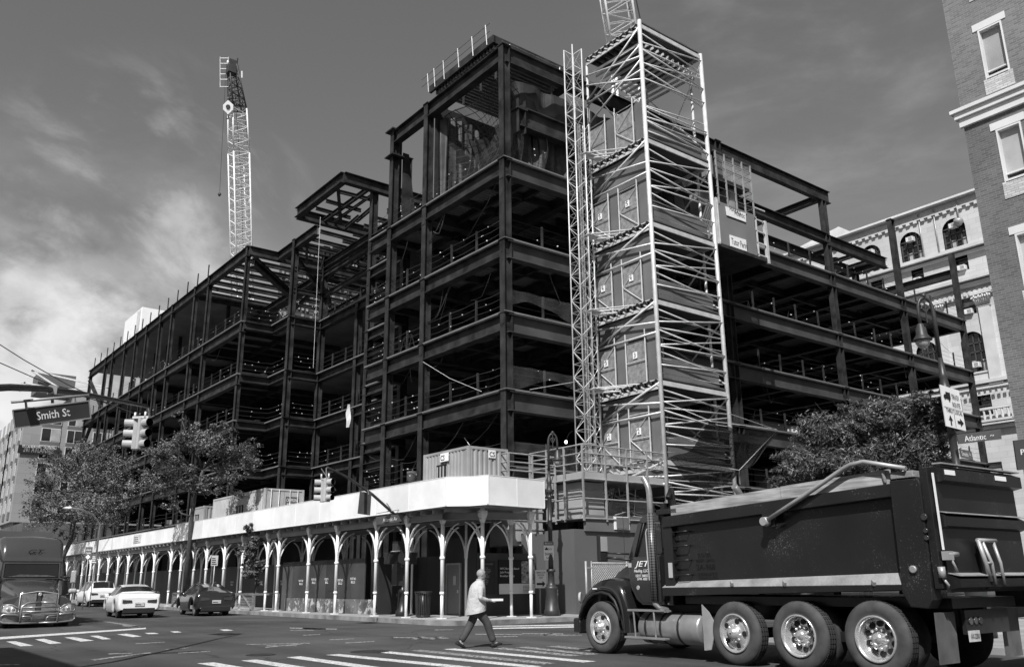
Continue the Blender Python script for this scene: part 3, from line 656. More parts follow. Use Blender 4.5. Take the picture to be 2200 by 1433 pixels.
for z in DL[1:5]:
    q = MB()
    for y in (29.2, 29.8): q.tube([(27.6,y,z-.1),(29.2,y-1.5,z+.05)], .035, 5)
    q.tube([(27.6,29.8,z-.1),(29.1,29.3,z+.0)], .03, 5); q.tube([(27.7,29.6,z-.25),(28.8,28.5,z-.2)], .04, 5); q.box(27.6,28.9,29.0,29.5,z-.12,z-.08)
    q.build('wall_tie', GALV, mt)
# ------------------------------------------------------------------ raised platform right of the tower (hoist car)
hc = thing('hoist_platform', (34.6,26.4,17.9), 'large grey hoist platform with two white company signs hanging right of the scaffold tower', 'hoist platform')
HY = 26.5
A, B_, C_ = on(1538,430,1,HY), on(1619,458,1,HY), on(1622,552,1,HY); zb = on(1541,520,1,HY).z; zt_ = A.z
q = MB(); q.box(A.x,B_.x,HY,HY+.08,zb,zt_); q.box(A.x,A.x+.08,HY,HY+3,zb,zt_); q.box(B_.x-.05,B_.x,HY+.1,HY+3,zb,zt_); q.build('front_panel', mat('light grey hoist panel', .19, .55, 0, .1, .8), hc)
q = MB(); q.box(A.x-.1,B_.x+.8,HY-.05,HY+3.2,zb-.2,zb-.02); q.build('floor', ST, hc)
q = MB(); q.box(A.x-.14,A.x+.01,HY-.1,HY,zb-.1,zt_+.1); q.box(A.x-.05,A.x,HY-.12,HY+.1,zb,zt_); q.build('guide_plate', GALV, hc)
xr = B_.x+.1; xq = on(1644,470,1,HY).x
q = MB(); q.box(xq-.18,xq,HY-.06,HY+.1,zb-.25,zt_-.15); q.box(xr,xr+.06,HY-.04,HY+.04,zb-.2,zt_-.1)
for k in range(5): q.bar((xr,HY,zb+.1+k*.7),(xq,HY,zb+.1+k*.7),.07,.07)
q.build('side_frame', GALV, hc)
q = MB()
for i in range(5): x = A.x+.25+i*(B_.x-A.x-.2)/4; q.bar((x,HY,zt_-.15),(x,HY,zt_+3.0),.07,.07)
for z in (.4,.85,1.3,2.1,2.55,3.0): q.tube([(A.x+.1,HY,zt_+z),(B_.x+.1,HY,zt_+z)], .022, 4); q.tube([(B_.x+.1,HY,zt_+z),(B_.x+.1,HY+2.6,zt_+z)], .022, 4)
q.bar((B_.x,HY+2.6,zt_),(B_.x,HY+2.6,zt_+3.0),.07,.07); q.bar((B_.x+.1,HY+1.3,zt_),(B_.x+.1,HY+1.3,zt_+3.0),.05,.05)
q.build('guardrail', GALVD, hc)
q = MB(); q.box(A.x,B_.x+.1,HY+.2,HY+2.7,zt_+1.5,zt_+1.65); q.m = 1; q.poly([(A.x+.2,HY+.05,zt_+1.7),(B_.x+.1,HY+.05,zt_+1.7),(B_.x+.1,HY+.05,zt_+2.9),(A.x+.2,HY+.05,zt_+2.9)])
q.build('upper_deck', [ST2, mat('pale debris netting', .3,.7,0,.3,2,alpha=.35)], hc)
q = MB(); q.box(A.x+.3,A.x+1.2,HY+1.2,HY+2,zt_,zt_+1.2); q.box(A.x+2.0,A.x+2.7,HY+.6,HY+1.5,zt_,zt_+1.5); q.build('motor_box', GALVD, hc)
Sx = lambda u, v: on(u, v, 1, HY-.03)
def plate(px, m, name='sign_panel', parent=None, th=.03):
    return MB().prism([Sx(u, v) for u, v in px], (0, -th, 0)).build(name, m, parent)
plate([(1558,444),(1601,459),(1602,478),(1561,463)], WHT, parent=hc); plate([(1567,505),(1602,516),(1604,541),(1569,529)], WHT, parent=hc)
a = Sx(1577,461); text('Atlantic', (a.x,HY-.06,a.z-.02), (1,0,-.02), (0,0,1), .88,.3, LETB, hc)
a = Sx(1567,454); text('HARRIS', (a.x,HY-.06,a.z+.02), (1,0,-.02), (0,0,1), .95,.26, LETB, hc)
a = Sx(1571,524); text('Tutor Perini', (a.x,HY-.06,a.z-.02), (1,0,0), (0,0,1), 1.35,.36, LETB, hc)

# ------------------------------------------------------------------ site platform and cabins at the foot of the tower
CAB = mat('grey cabin paint', .34, .55, 0, .12, .8)
pf = thing('site_access_platform', (24.2,26.4,3.6), 'grey site platform with railings and cabins at the foot of the scaffold tower', 'platform')
q = MB(); q.box(24.3,29.5,26.4,29.8,5.45,5.75); q.box(21.8,24.2,28.2,30.2,5.15,5.4); q.build('deck', CAB, pf)
for x0, x1, y0, y1, z0, z1 in ((24.6,25.9,26.9,29.6,3.9,5.4),(22.2,23.9,28.6,30.1,2.8,5.1),(28.2,29.4,27.3,29.4,3.8,4.9)):
    o = MB().box(x0,x1,y0,y1,z0,z1).build('cabin', CAB, pf, bevel=.03)
    q = MB()
    for z in (.3,.62,.8): q.bar((x0-.02,y0-.02,z0+(z1-z0)*z),(x1+.02,y0-.02,z0+(z1-z0)*z),.03,.05); q.bar((x0-.02,y0-.02,z0+(z1-z0)*z),(x0-.02,y1,z0+(z1-z0)*z),.03,.05)
    put(q.build('trim', GALVD), o)
rl = []
def railing(pts, z, hs, posts, r=.035):
    for p, c in zip(pts, pts[1:]):
        p, c = V((*p, 0)), V((*c, 0)); L = (c-p).length; n = max(1, round(L/posts)); q = MB()
        for i in range(0 if p == V((*pts[0],0)) else 1, n+1): k = p.lerp(c, i/n); q.bar(k+V((0,0,z+min(hs)-.1)), k+V((0,0,z+max(hs))), .07,.07)
        for h in hs: q.tube([p+V((0,0,z+h)), c+V((0,0,z+h))], r, 5)
        rl.append(q)
railing([(24.2,29.8),(24.2,26.35),(29.3,26.35)], 5.75, (-1.9,-1.1,-.3,.35,.75,1.1), 1.15)
railing([(21.7,30),(21.7,28.1),(24.2,28.1)], 5.4, (-1.6,-.7,.4,.75,1.1), 1.2)
limited('railing', rl, GALVD, pf)
q = MB(); q.grid(lambda a, c: (24.25+5*a, 26.4+.03*math.sin(a*30), 5.8+1.0*c), 20, 2); q.build('netting_sheet', mat('light debris netting', .42,.7,0,.3,2,alpha=.32), pf, fixn=False)
q = MB()
for _ in range(16): x = random.uniform(26,28.5); y = random.uniform(27,28.5); q.tube([(x,y,3.9),(x+random.uniform(-.5,.5),y,5.3)], .03, 4)
for _ in range(14): x = random.uniform(25.9,27.6); z = random.uniform(3.9,5.1); q.tube([(x,27,z),(x+random.uniform(.3,1.3),27.1,z+random.uniform(-.2,.2))], .03, 4)
q.box(26.5,27.8,27.4,28.4,3.9,4.7); q.build('pump_gear', GALVD, pf)
q = MB(); q.box(24.3,31.0,26.4,26.5,3.35,4.0); q.m = 1; q.box(27.9,30.5,26.36,26.395,3.42,3.92); q.box(25.9,26.8,26.36,26.395,3.45,3.98); q.build('fascia', [PAN, WHT], pf)
q = MB().box(26.0,26.7,26.3,26.34,3.5,3.95).build('panel', PAN, pf); q = MB().box(28.15,29.6,26.31,26.35,3.5,3.84).build('sign_panel', WHT, pf)
text('SAFWAY', (28.3,26.31,3.58), (1,0,0), (0,0,1), 1.15,.2, LETB, pf)
q = MB(); 
for z in (3.36,3.86): q.bar((28.1,26.3,z),(29.65,26.3,z),.02,.03)
q.build('sign_border', LETB, pf)

# ------------------------------------------------------------------ hanging net canopy on the right of the tower
cn = thing('catch_net', (33,26,7), 'black catch net slung between poles in front of the low right floors', 'netting')
q = MB()
a0, a1, a2, a3 = at(1435,985,36), at(1528,905,34), at(1670,924,40), at(1588,1010,36)
def cf(s, t):
    p = a0.lerp(a1, s) if t < .0 else (a0.lerp(a3, s)).lerp(a1.lerp(a2, s), t)
    return p - V((0,0,1.0*math.sin(math.pi*s)*(1-t*.7)+.35*math.sin(math.pi*t)))+V((0,0,.08*math.sin(s*21+t*9)))
q.grid(cf, 24, 16); q.build('netting_sheet', mat('black catch netting', .02,.6,0,.4,3,alpha=.80,grid=.22), cn, fixn=False)
q = MB(); q.tube([at(1425,862,36.5),a1,at(1668,922,40)], .014, 4); q.tube([at(1565,888,34),a2], .016, 4); q.tube([a2,a3], .014, 4); q.tube([a0,a3,at(1590,1040,36)], .012, 4); q.build('rope', GALV, cn)
# ------------------------------------------------------------------ cranes
CRW = mat('white crane paint', .74, .45, 0, .15, 2)
CRD = mat('dark crane steel', .045, .5, 0, .2, 2)
cr = thing('lattice_boom_crane', at(515,1100,130), 'white lattice crane boom standing upright behind the left wing of the steel frame', 'crane')
c = 130; pts = [at(521,640,c), at(513,330,c), at(510,235,c), at(498,140,c)]
q = MB(); lattice(q, pts[0], pts[1], 2.4,2.4, 26, .12,.06); q.build('boom_section', CRW, cr)
q = MB(); lattice(q, pts[1]+V((0,0,.02)), pts[2], 2.4,2.1, 7, .12,.06); q.build('boom_section', CRW, cr)
q = MB(); lattice(q, pts[2]+V((0,0,.02)), pts[3], 2.0,1.1, 9, .11,.06); 
for k in (.1,.25,.4): p = pts[2].lerp(pts[3], k-.15); q.bar(p-CX*1.3, p+CX*1.3, .2,.25)
q.build('boom_top', CRD, cr)
q = MB(); b0 = pts[3]
lat = lambda p, du, dv: p + CX*du + CU*dv
q.box(b0.x-.6,b0.x+.6,b0.y-.6,b0.y+.6,b0.z-1.5,b0.z+.6); q.tube([lat(b0,.6,-2),lat(b0,.9,1)], .1,5); q.m = 1
for du in (-.5,-1.75): q.tube([lat(b0,du,1.2),lat(b0,du,-3.4)], .07, 5)
for dv in (1.0,.2,-.6,-1.4,-2.2,-3.3): q.tube([lat(b0,-.5,dv),lat(b0,-1.75,dv)], .06, 5)
q.lathe(lat(b0,-.6,.2), CX, [(0,.5),(.5,.5)], 12); q.build('sheave_head', [CRD, CRW], cr)
q = MB(); hk = at(490,230,c-2); q.prism([lat(hk,0,1.0),lat(hk,.75,.3),lat(hk,.75,-.4),lat(hk,0,-1.1),lat(hk,-.75,-.4),lat(hk,-.75,.3)], CF*.4); q.m = 1; q.lathe(lat(hk,0,0), -CF, [(0,.35),(.15,.3)], 12); q.tube([lat(hk,0,-1.1),lat(hk,.1,-1.7),lat(hk,-.2,-1.8)], .12,6)
q.build('hook_block', [CRW, CRD], cr)
q = MB(); q.tube([lat(b0,-.9,-1),at(472,412,c)], .03, 4); q.tube([lat(b0,1.0,0),at(538,350,c),at(541,640,c)], .035, 4); q.tube([lat(b0,.2,0),at(519,400,c),at(524,600,c)], .04, 4); q.tube([lat(b0,-.5,-1),lat(hk,0,1)], .04, 4)
q.lathe(at(472,414,c), (0,0,-1), [(0,.1),(.3,.28),(.6,.12)], 8); q.build('cable', CRD, cr)
q = MB()
for v in (168,310,360,440,520):
    p = at(516+20*(1 if v > 200 else .2),v,c); q.bar(p, p+CU*1.0, .2,.2)
q.build('cable_guide', CRW, cr)
base = at(523,640,c); q = MB(); q.box(base.x-3,base.x+6,base.y-3,base.y+3,1.2,4.2); q.box(base.x-5,base.x+5,base.y-4,base.y+4,.1,1.2); lattice(q, (base.x,base.y,4.0), pts[0], 2.4,2.4, 16, .12,.06); q.build('crane_house', CRW, cr)
c = 88
cr2 = thing('lattice_boom_crane', at(1345,1100,c), 'white lattice crane boom running out of the top of the photo behind the scaffold tower', 'crane')
q = MB(); lattice(q, at(1347,150,c), at(1305,-120,c), 2.7,2.7, 12, .13,.07, side=tuple(CX)); q.build('boom_section', CRW, cr2)
q = MB(); q.tube([at(1375,40,c),at(1345,-100,c)], .07,5); q.tube([at(1362,60,c),at(1325,-100,c)], .05,4); q.build('cable', CRD, cr2)
base = at(1380,500,c); q = MB(); lattice(q, (base.x,base.y,4), at(1347,150,c), 2.7,2.7, 20, .13,.07, side=tuple(CX)); q.box(base.x-4,base.x+4,base.y-3,base.y+3,.1,4.2); q.build('crane_house', CRW, cr2)

# ------------------------------------------------------------------ sidewalk shed
sh = thing('sidewalk_shed', (17.7,40,0), 'long white sidewalk shed with arched brackets and a tall solid parapet around the corner', 'sidewalk shed')
def brk(x, y, dirs, z0=2.32, z1=3.52, reach=.74):
    q = MB()
    for dx, dy, s in dirs:
        w = .075; r = reach*s; P = []
        for i in range(8):
            t = i/7; a = t*R(78); P.append(V((x+dx*(.04+r*(1-math.cos(a))/(1-math.cos(R(78)))), y+dy*(.04+r*(1-math.cos(a))/(1-math.cos(R(78)))), z0+(z1-z0)*math.sin(a)/math.sin(R(78)))))
        for p0, p1 in zip(P, P[1:]): q.bar(p0, p1+(p1-p0)*.08, .03, w, up=(-dy, dx, .02))
        # web gusset at the foot of the arm
        q.prism([(x+dx*.05,y+dy*.05,z0-.35),(x+dx*.05,y+dy*.05,z0+.45),P[2],P[1]], (-dy*.02,dx*.02,0))
    return q
def post(x, y, dirs, ztop=3.98, m=SHW):
    z0 = KB; q = MB(); q.box(x-.13,x+.13,y-.13,y+.13,z0,z0+.03); q.tube([(x,y,z0),(x,y,1.02)], .055, 12); q.lathe((x,y,.98),(0,0,1),[(0,.075),(.05,.09),(.1,.075)],12)
    q.tube([(x,y,1.0),(x,y,ztop-.35)], .068, 12); q.lathe((x,y,2.2),(0,0,1),[(0,.07),(.03,.1),(.09,.1),(.12,.07)],12)
    q.hexa([(x-.06,y-.06,ztop-.5),(x+.06,y-.06,ztop-.5),(x+.06,y+.06,ztop-.5),(x-.06,y+.06,ztop-.5),(x-.13,y-.13,ztop-.22),(x+.13,y-.13,ztop-.22),(x+.13,y+.13,ztop-.22),(x-.13,y+.13,ztop-.22)])
    q.box(x-.13,x+.13,y-.13,y+.13,ztop-.22,ztop-.08); q.hexa([(x-.13,y-.03,ztop-.08),(x+.13,y-.03,ztop-.08),(x+.13,y+.03,ztop-.08),(x-.13,y+.03,ztop-.08),(x-.02,y-.03,ztop+.08),(x+.02,y-.03,ztop+.08),(x+.02,y+.03,ztop+.08),(x-.02,y+.03,ztop+.08)])
    o = q.build('post', m, sh)
    if dirs: put(brk(x, y, dirs).build('bracket', m), o)
yl = (0,1,1); yr = (0,-1,1); xi = (1,0,1)
PY = [29.3,31.7,35.15,37.96,41.34,42.71,46.05,48.7,51.54,53.7,56.12,58.13,61.69,64.49,67.97,70.72,73.53,76.38,79.2,82.0,85.0,88,91,94,97,100]
for y in PY: post(17.7, y, [yl,yr,xi])
cp = [(17.95,27.25,[yl,(1,0,.9)]),(18.75,25.85,[(-.3,.95,1),(.98,-.1,1),(0,1,.8)]),(20.6,25.4,[(-1,0,1),(0,1,.7)])]
for x, y, d in cp: post(x, y, d)
post(20.7,26.7,[(-1,0,1),(0,1,.6)])
for y in [PY[0]-1.6]+[PY[i] for i in range(0, 24, 1)]: 
    q = MB(); q.tube([(19.95,y+.9,.15),(19.95,y+.9,3.6)], .05, 8) ; o = q.build('post', SHW, sh); put(brk(19.95, y+.9, [yl,yr], 2.3,3.5,1.0).build('bracket', SHW), o)
q = MB()   # carrying beams
q.ibeam((17.7,26.9,3.72),(17.7,102,3.72),.16,.24,.02,.015); q.ibeam((19.95,27,3.7),(19.95,102,3.7),.16,.22,.02,.015); q.ibeam((17.8,27.2,3.72),(18.75,25.8,3.72),.16,.24,.02,.015); q.ibeam((18.75,25.85,3.72),(20.7,25.4,3.72),.16,.24,.02,.015)
q.build('carrying_beam', mat('grey painted beam', .25,.5,0,.15,1), sh)
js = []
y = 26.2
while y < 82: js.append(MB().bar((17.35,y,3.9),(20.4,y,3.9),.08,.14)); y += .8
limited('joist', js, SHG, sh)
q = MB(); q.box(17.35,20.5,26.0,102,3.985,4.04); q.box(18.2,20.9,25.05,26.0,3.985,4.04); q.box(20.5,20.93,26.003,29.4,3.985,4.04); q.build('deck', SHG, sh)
ZB, ZT = 4.02, 5.02
PPAN = [mat('white shed panel '+n, v, .55, 0, .11, .9, bump=.12, bscale=5) for n, v in (('clean',.82),('dulled',.76),('streaked',.79))]
def parapet(p0, p1, zt=ZT, zb=ZB, seg=2.45):
    p0, p1 = V((*p0,0)), V((*p1,0)); L = (p1-p0).length; n = max(1, round(L/seg)); d = (p1-p0)/L
    for i in range(n):
        a, b_ = p0+d*(L*i/n+.006), p0+d*(L*(i+1)/n-.006); nn = V((d.y,-d.x,0))*.04
        q = MB(); q.hexa([a-nn+V((0,0,zb)),b_-nn+V((0,0,zb)),b_+nn+V((0,0,zb)),a+nn+V((0,0,zb)),a-nn+V((0,0,zt)),b_-nn+V((0,0,zt)),b_+nn+V((0,0,zt)),a+nn+V((0,0,zt))]); q.build('parapet_panel', PPAN[i*7 % 3], sh)
    for i in range(n+1):
        k = p0+d*(L*i/n); MB().bar(k+V((0,0,zb+.005)), k+V((0,0,zt-.005)), .094,.035, up=d).build('seam_strip', SHW, sh)
    q = MB(); q.bar(p0+V((0,0,zt+.012)), p1+V((0,0,zt+.012)), .1,.02); q.bar(p0+V((0,0,zb-.012)), p1+V((0,0,zb-.012)), .1,.02)
    q.build('edge_trim', SHW, sh)
parapet((17.28,26.0),(17.28,56.4)); parapet((17.5,56.9),(17.5,81.4), 4.92, 4.0); parapet((17.7,81.9),(17.7,101), 5.0, 4.05)
parapet((17.28,26.0),(17.95,25.45)); parapet((17.95,25.45),(18.15,24.7), seg=4); parapet((18.15,24.7),(20.95,25.0), seg=1.6); parapet((20.95,25.0),(20.95,29.4), seg=4)
y = 27.5
while y < 56: q = MB(); q.bar((17.36,y,4.05),(17.36,y,4.98),.06,.08); q.bar((17.4,y,4.9),(18.3,y,4.06),.05,.05); y += 2.45; q.build('parapet_strut', SHW, sh)
q = MB(); q.box(17.425,17.445,64.6,66.4,4.3,4.86); sg = q.build('sign_panel', mat('faded sign',.6,.6,0,.2,4), sh); 
lines((17.425,66.2,4.36),(0,-1,0),(0,0,1),1.4,.42,3,PAN,sh)
# site containers standing on the shed deck
CTL = mat('corrugated container paint', .30, .6, 0, .2, .8); CTW = mat('pale container paint', .42, .6, 0, .15, .8)
def container(name, x0, y0, x1, y1, z0, z1, m, label, win=None, doors=False, grp=None):
    t = thing(name, (x0, y0, z0), label, 'container', grp)
    def wall(p, q_, nrm):
        b = MB(); L = ((q_[0]-p[0])**2+(q_[1]-p[1])**2)**.5; dx, dy = (q_[0]-p[0])/L, (q_[1]-p[1])/L; s_ = .12; ring = []; pr = [(0,0),(.09,0),(.13,-.04),(.2,-.04),(.24,0)]
        x = .12; top = []
        while x < L-.36:
            for a, d in pr[:-1]: top.append((x+a, d))
            x += .24
        top = [(0.1,0)]+top+[(L-.1,0)]
        P = [(p[0]+dx*a+nrm[0]*d, p[1]+dy*a+nrm[1]*d) for a, d in top]; P2 = [(a-nrm[0]*.12, c_-nrm[1]*.12) for a, c_ in P]
        for k in range(len(P)-1): b.poly([(*P[k],z0+.12),(*P[k+1],z0+.12),(*P[k+1],z1-.1),(*P[k],z1-.1)])
        b.build('corrugated_wall', m, t, fixn=False)
    wall((x0,y1),(x0,y0),(-1,0)); wall((x1,y1),(x1,y0),(1,0)); wall((x0,y1),(x1,y1),(0,1))
    if not doors: wall((x0,y0),(x1,y0),(0,-1))
    q = MB()
    for x in (x0-.02,x1-.1):
        for y in (y0-.02,y1-.1): q.box(x,x+.12,y,y+.12,z0,z1)
    for z in (z0,z1-.12):
        q.box(x0-.01,x0+.09,y0+.1,y1-.1,z,z+.115); q.box(x1-.09,x1+.01,y0+.1,y1-.1,z,z+.115); q.box(x0+.1,x1-.1,y0-.01,y0+.09,z,z+.115); q.box(x0+.1,x1-.1,y1-.09,y1+.01,z,z+.115)
    q.box(x0+.05,x1-.05,y0+.05,y1-.05,z1-.06,z1-.01); q.build('corner_frame', m, t, bevel=.01)
    if doors:
        for a, b_ in ((x0+.11,(x0+x1)/2-.01),((x0+x1)/2+.01,x1-.11)): MB().box(a,b_,y0+.02,y0+.06,z0+.13,z1-.13).build('door', m, t)
        q = MB(); L = x1-x0
        for f in (.16,.36,.64,.84): q.tube([(x0+L*f,y0-.03,z0+.05),(x0+L*f,y0-.03,z1-.05)], .02, 6)
        for f in (.2,.68): q.bar((x0+L*f,y0-.05,z0+1.0),(x0+L*(f+.12),y0-.05,z0+1.0),.03,.04)
        q.build('locking_bar', GALV, t)
    if win:
        y, za, zb_, w = win
        q = MB(); q.box(x0-.05,x0+.02,y,y+w,za,zb_); o = q.build('window', LETB, t)
        q = MB()
        for k in range(3): yy = y+.08+(w-.16)*k/2; q.box(x0-.075,x0-.052,yy-.05,yy+.02,za+.08,zb_-.08)
        put(q.build('window_bar', CTW), o)
    return t
cA = container('site_container', 20.0,28.55,22.0,31.9,4.06,6.72, CTL, 'grey corrugated container with a barred window on the shed deck near the corner', win=(30.2,5.35,6.15,.62))
for s_, o, r_, w, h in (('CS',(19.95,30.4,6.35),(0,-1,0),.26,.16),): text(s_, o, r_, (0,0,1), w, h, LETB, cA)
MB().box(19.92,19.955,29.9,30.5,6.25,6.6).build('sticker', WHT, cA); MB().box(21.0,21.35,28.51,28.54,6.3,6.62).build('sticker', WHT, cA); text('CS', (19.915,30.45,6.3),(0,-1,0),(0,0,1),.3,.22,LETB,cA); text('CS', (21.03,28.505,6.35),(1,0,0),(0,0,1),.28,.2,LETB,cA)
cB = container('storage_container', 20.0,49.3,22.45,57.9,4.06,6.84, CTW, 'pale container with white lettering and double end doors on the shed deck further left', win=(52.6,5.2,6.1,1.1), doors=True)
q = MB().box(21.3,22.1,49.26,49.285,5.5,6.4).build('sign_panel', SGN2, cB); text('CARMONE', (21.34,49.255,6.1),(1,0,0),(0,0,1),.72,.2,LET,cB)
text('800 BIG 6212', (21.38,49.255,5.92),(1,0,0),(0,0,1),.6,.1,LET,cB); lines((21.4,49.255,5.55),(1,0,0),(0,0,1),.6,.3,3,LET,cB)
text('CARMONE', (19.955,50.2,4.9),(0,0,1),(0,1,0),1.3,.28,LETB,cB); text('CARMONE', (19.955,55.0,4.9),(0,0,1),(0,1,0),1.2,.28,LETB,cB)
cC = container('storage_container', 19.8,59.0,21.4,61.9,4.06,6.5, CTL, 'small pale office container half hidden by the second tree, left of the lettered container', win=(60.0,5.2,6.0,.7))
cD = container('storage_container', 20.6,63.5,22.6,72,4.06,5.5, CTW, 'low pale container behind the shed parapet, seen below the big tree')

# ------------------------------------------------------------------ plywood hoarding under the shed
ho = thing('hoarding', (20.0,40,0), 'dark painted plywood hoarding with posters and doorways along the pavement', 'hoarding')
HP = [mat('hoarding paint '+w, v, .55, 0, .3, .9, kind='speck', sscale=9, th=.93, sval=.4) for w, v in (('dark',.03),('worn',.055),('patched',.085))]
def hpanel(p0, p1, zt, m, zb=.16):
    p0, p1 = V((*p0,0)), V((*p1,0)); d = (p1-p0).normalized(); nn = V((d.y,-d.x,0))*.03
    q = MB(); q.hexa([p+V((0,0,z)) for z in (zb,zt) for p in (p0-nn+d*.006,p1-nn-d*.006,p1+nn-d*.006,p0+nn+d*.006)]); return q.build('plywood_panel', m, ho)
y = 30.9
xh = lambda y: 18.55 if 33.0 < y < 42.2 else 20.25
while y < 100:
    w = 1.22 if y < 60 else 3.6; e = y+w
    if 30.9 <= y < 32.9: w = 1.0; e = y+w
    hpanel((xh(y+.1),y),(xh(y+.1),e), 2.45, HP[int(random.choice((0,1,1,2)))] if xh(y+.1) < 19 else HP[0]); y = e  # recessed panels take only the darkest tone, their shade put into the colour
hpanel((18.55,33.0),(20.25,33.0),2.45,HP[0]); hpanel((18.55,42.2),(20.25,42.2),2.45,HP[0])
q = MB()   # kicked plinth boards with scuffs
q.box(18.46,18.515,33.1,42.1,.16,.75); q.build('kick_board', mat('scuffed board', .11,.8,0,.5,2.2,kind='speck',sscale=3,th=.70,sval=.32), ho)
text_l = [(35.1,1.55),(36.3,1.5),(37.6,1.55),(39.0,1.55),(40.4,1.5)]
for y_, z_ in text_l:
    text('POST NO', (18.515,y_+.28,z_),(0,-1,0),(0,0,1),.5,.1,LET,ho); text('BILLS', (18.515,y_+.2,z_-.14),(0,-1,0),(0,0,1),.36,.1,LET,ho)
for y_ in (46.5,49.5,54,57,60): text('POST NO', (20.215,y_+.28,1.5),(0,-1,0),(0,0,1),.5,.1,LET,ho); text('BILLS', (20.215,y_+.2,1.36),(0,-1,0),(0,0,1),.36,.1,LET,ho)
q = MB().box(18.5,18.515,36.8,37.5,1.1,1.85).build('patch', HP[0], ho)
# door recess
hpanel((20.25,28.3),(20.25,29.3),3.1,HP[0]); hpanel((20.25,30.35),(20.25,30.9),2.45,HP[0]); hpanel((20.25,29.3),(20.25,30.35),3.1,HP[0],zb=2.15)
dr = MB().box(20.2,20.26,29.38,30.28,.18,2.08).build('door', mat('grey steel door', .2,.5,0,.1,.9), ho)
q = MB(); q.box(20.16,20.28,29.3,29.38,.16,2.15); q.box(20.16,20.28,30.28,30.35,.16,2.15); q.box(20.16,20.28,29.38,30.28,2.08,2.15); put(q.build('door_frame', GALVD), dr)
put(MB().box(20.17,20.19,29.62,29.82,1.3,1.65).build('notice', CTW), dr); put(MB().box(20.14,20.19,29.42,29.5,1.0,1.12).build('handle', GALV), dr)
# right-hand hoarding (faces Atlantic Av), with posters
hpanel((20.25,28.3),(23.2,28.3),2.5,HP[1]); 
for i in range(3): pass
def rboard(x0, x1, z0, z1, y, m, name='poster'): return MB().box(x0,x1,y-.03,y-.005,z0,z1).build(name, m, ho)
po = rboard(21.25,23.1,.92,2.25,28.26, LETB)
put(MB().box(22.4,23.08,28.2,28.226,1.35,2.2).build('printed_photo', mat('printed city picture', .32,.5,0,.95,9)), po)
put(MB().box(21.27,23.08,28.2,28.226,.94,1.33).build('printed_band', WHT), po)
GREYL = mat('small print', .25,.5,0,.1,3)
for k, s_ in enumerate(('NYC Borough-Based','Jails Program','Brooklyn Facility')): text(s_, (21.33,28.222,1.85-.14*k),(1,0,0),(0,0,1),(.95,.62,.72)[k],.1,LET,po)
lines((22.45,28.198,1.0),(1,0,0),(0,0,1),.5,.28,5,GREYL,po)
pb = rboard(20.33,21.1,.95,2.2,28.26, mat('dark poster', .03,.5,0,.2,3)); text('WORK IN PROGRESS', (20.38,28.222,2.05),(1,0,0),(0,0,1),.6,.06,GREYL,pb)
lines((20.38,28.222,1.32),(1,0,0),(0,0,1),.5,.66,11,GREYL,pb,seed=4)
put(MB().box(20.36,20.58,28.2,28.224,.98,1.28).build('notice', CTW), pb)
wl = thing('painted_site_wall', (23.9,26.6,0), 'tall plain grey site wall behind the left lamp post and chain link fence', 'wall')
MB().box(23.86,33,26.5,26.6,.15,3.42).build('wall_panel', mat('smooth grey hoarding', .115,.5,0,.1,.5), wl)
MB().box(23.76,23.86,26.5,28.4,.15,3.42).build('wall_panel', MATS['smooth grey hoarding'], wl)
MB().box(22.6,23.75,28.35,28.45,.15,3.3).build('wall_panel', MATS['smooth grey hoarding'], wl)
MB().box(27.2,27.215,26.47,26.498,.2,3.4).build('joint_strip', GALVD, wl)
ar = thing('arrow_sign', (22.8,27.8,.9), 'white sidewalk closed sign with black arrow beside the right shed post', 'sign')
MB().box(22.75,23.3,27.75,27.78,1.15,1.85).build('sign_panel', WHT, ar)
text('SIDEWALK CLOSED', (22.8,27.745,1.72),(1,0,0),(0,0,1),.46,.06,LETB,ar); text('USE OTHER', (22.85,27.745,1.62),(1,0,0),(0,0,1),.34,.06,LETB,ar); text('SIDE', (22.93,27.745,1.52),(1,0,0),(0,0,1),.18,.06,LETB,ar)
MB().prism([(22.8,27.742,1.27),(23.1,27.742,1.27),(23.1,27.742,1.19),(23.24,27.742,1.31),(23.1,27.742,1.43),(23.1,27.742,1.35),(22.8,27.742,1.35)], (0,.003,0)).build('arrow', LETB, ar)
MB().bar((23.0,27.8,.15),(23.0,27.8,1.2),.05,.05).build('post', GALVD, ar)
# chain link gate
cf_ = thing('chain_link_fence', (24.1,25.6,.15), 'galvanised chain link gate between the lamp post and the dump truck', 'fence')
FA, FB = 23.95, 31.0; FYc = 25.75
q = MB()
for x in (FA-.3,FA,25.9,28,30): q.tube([(x,FYc,.15),(x,FYc,2.15)], .045 if x < FA else .03, 8)
for z in (.25,1.15,2.08): q.tube([(FA,FYc,z),(FB,FYc,z)], .028, 6)
for z in (.5,1.9): q.bar((FA-.3,FYc,z),(FA,FYc,z),.05,.06)
q.build('fence_frame', GALVD, cf_)
q = MB(); s_ = .11; hh = 1.83
k = 0
while k*s_ < (FB-FA)+hh:
    x = FA+k*s_
    a0_, a1_ = max(FA, x-hh), min(x, FB)
    if a1_ > a0_: q.tube([(a1_,FYc-.01,.25+(x-a1_)),(a0_,FYc-.01,.25+(x-a0_))], .007, 3, cap=False)
    x2 = FA-hh+k*s_; b0, b1 = max(FA, x2), min(x2+hh, FB)
    if b1 > b0: q.tube([(b0,FYc+.01,.25+(b0-x2)),(b1,FYc+.01,.25+(b1-x2))], .007, 3, cap=False)
    k += 1
q.build('wire_mesh', GALV, cf_)
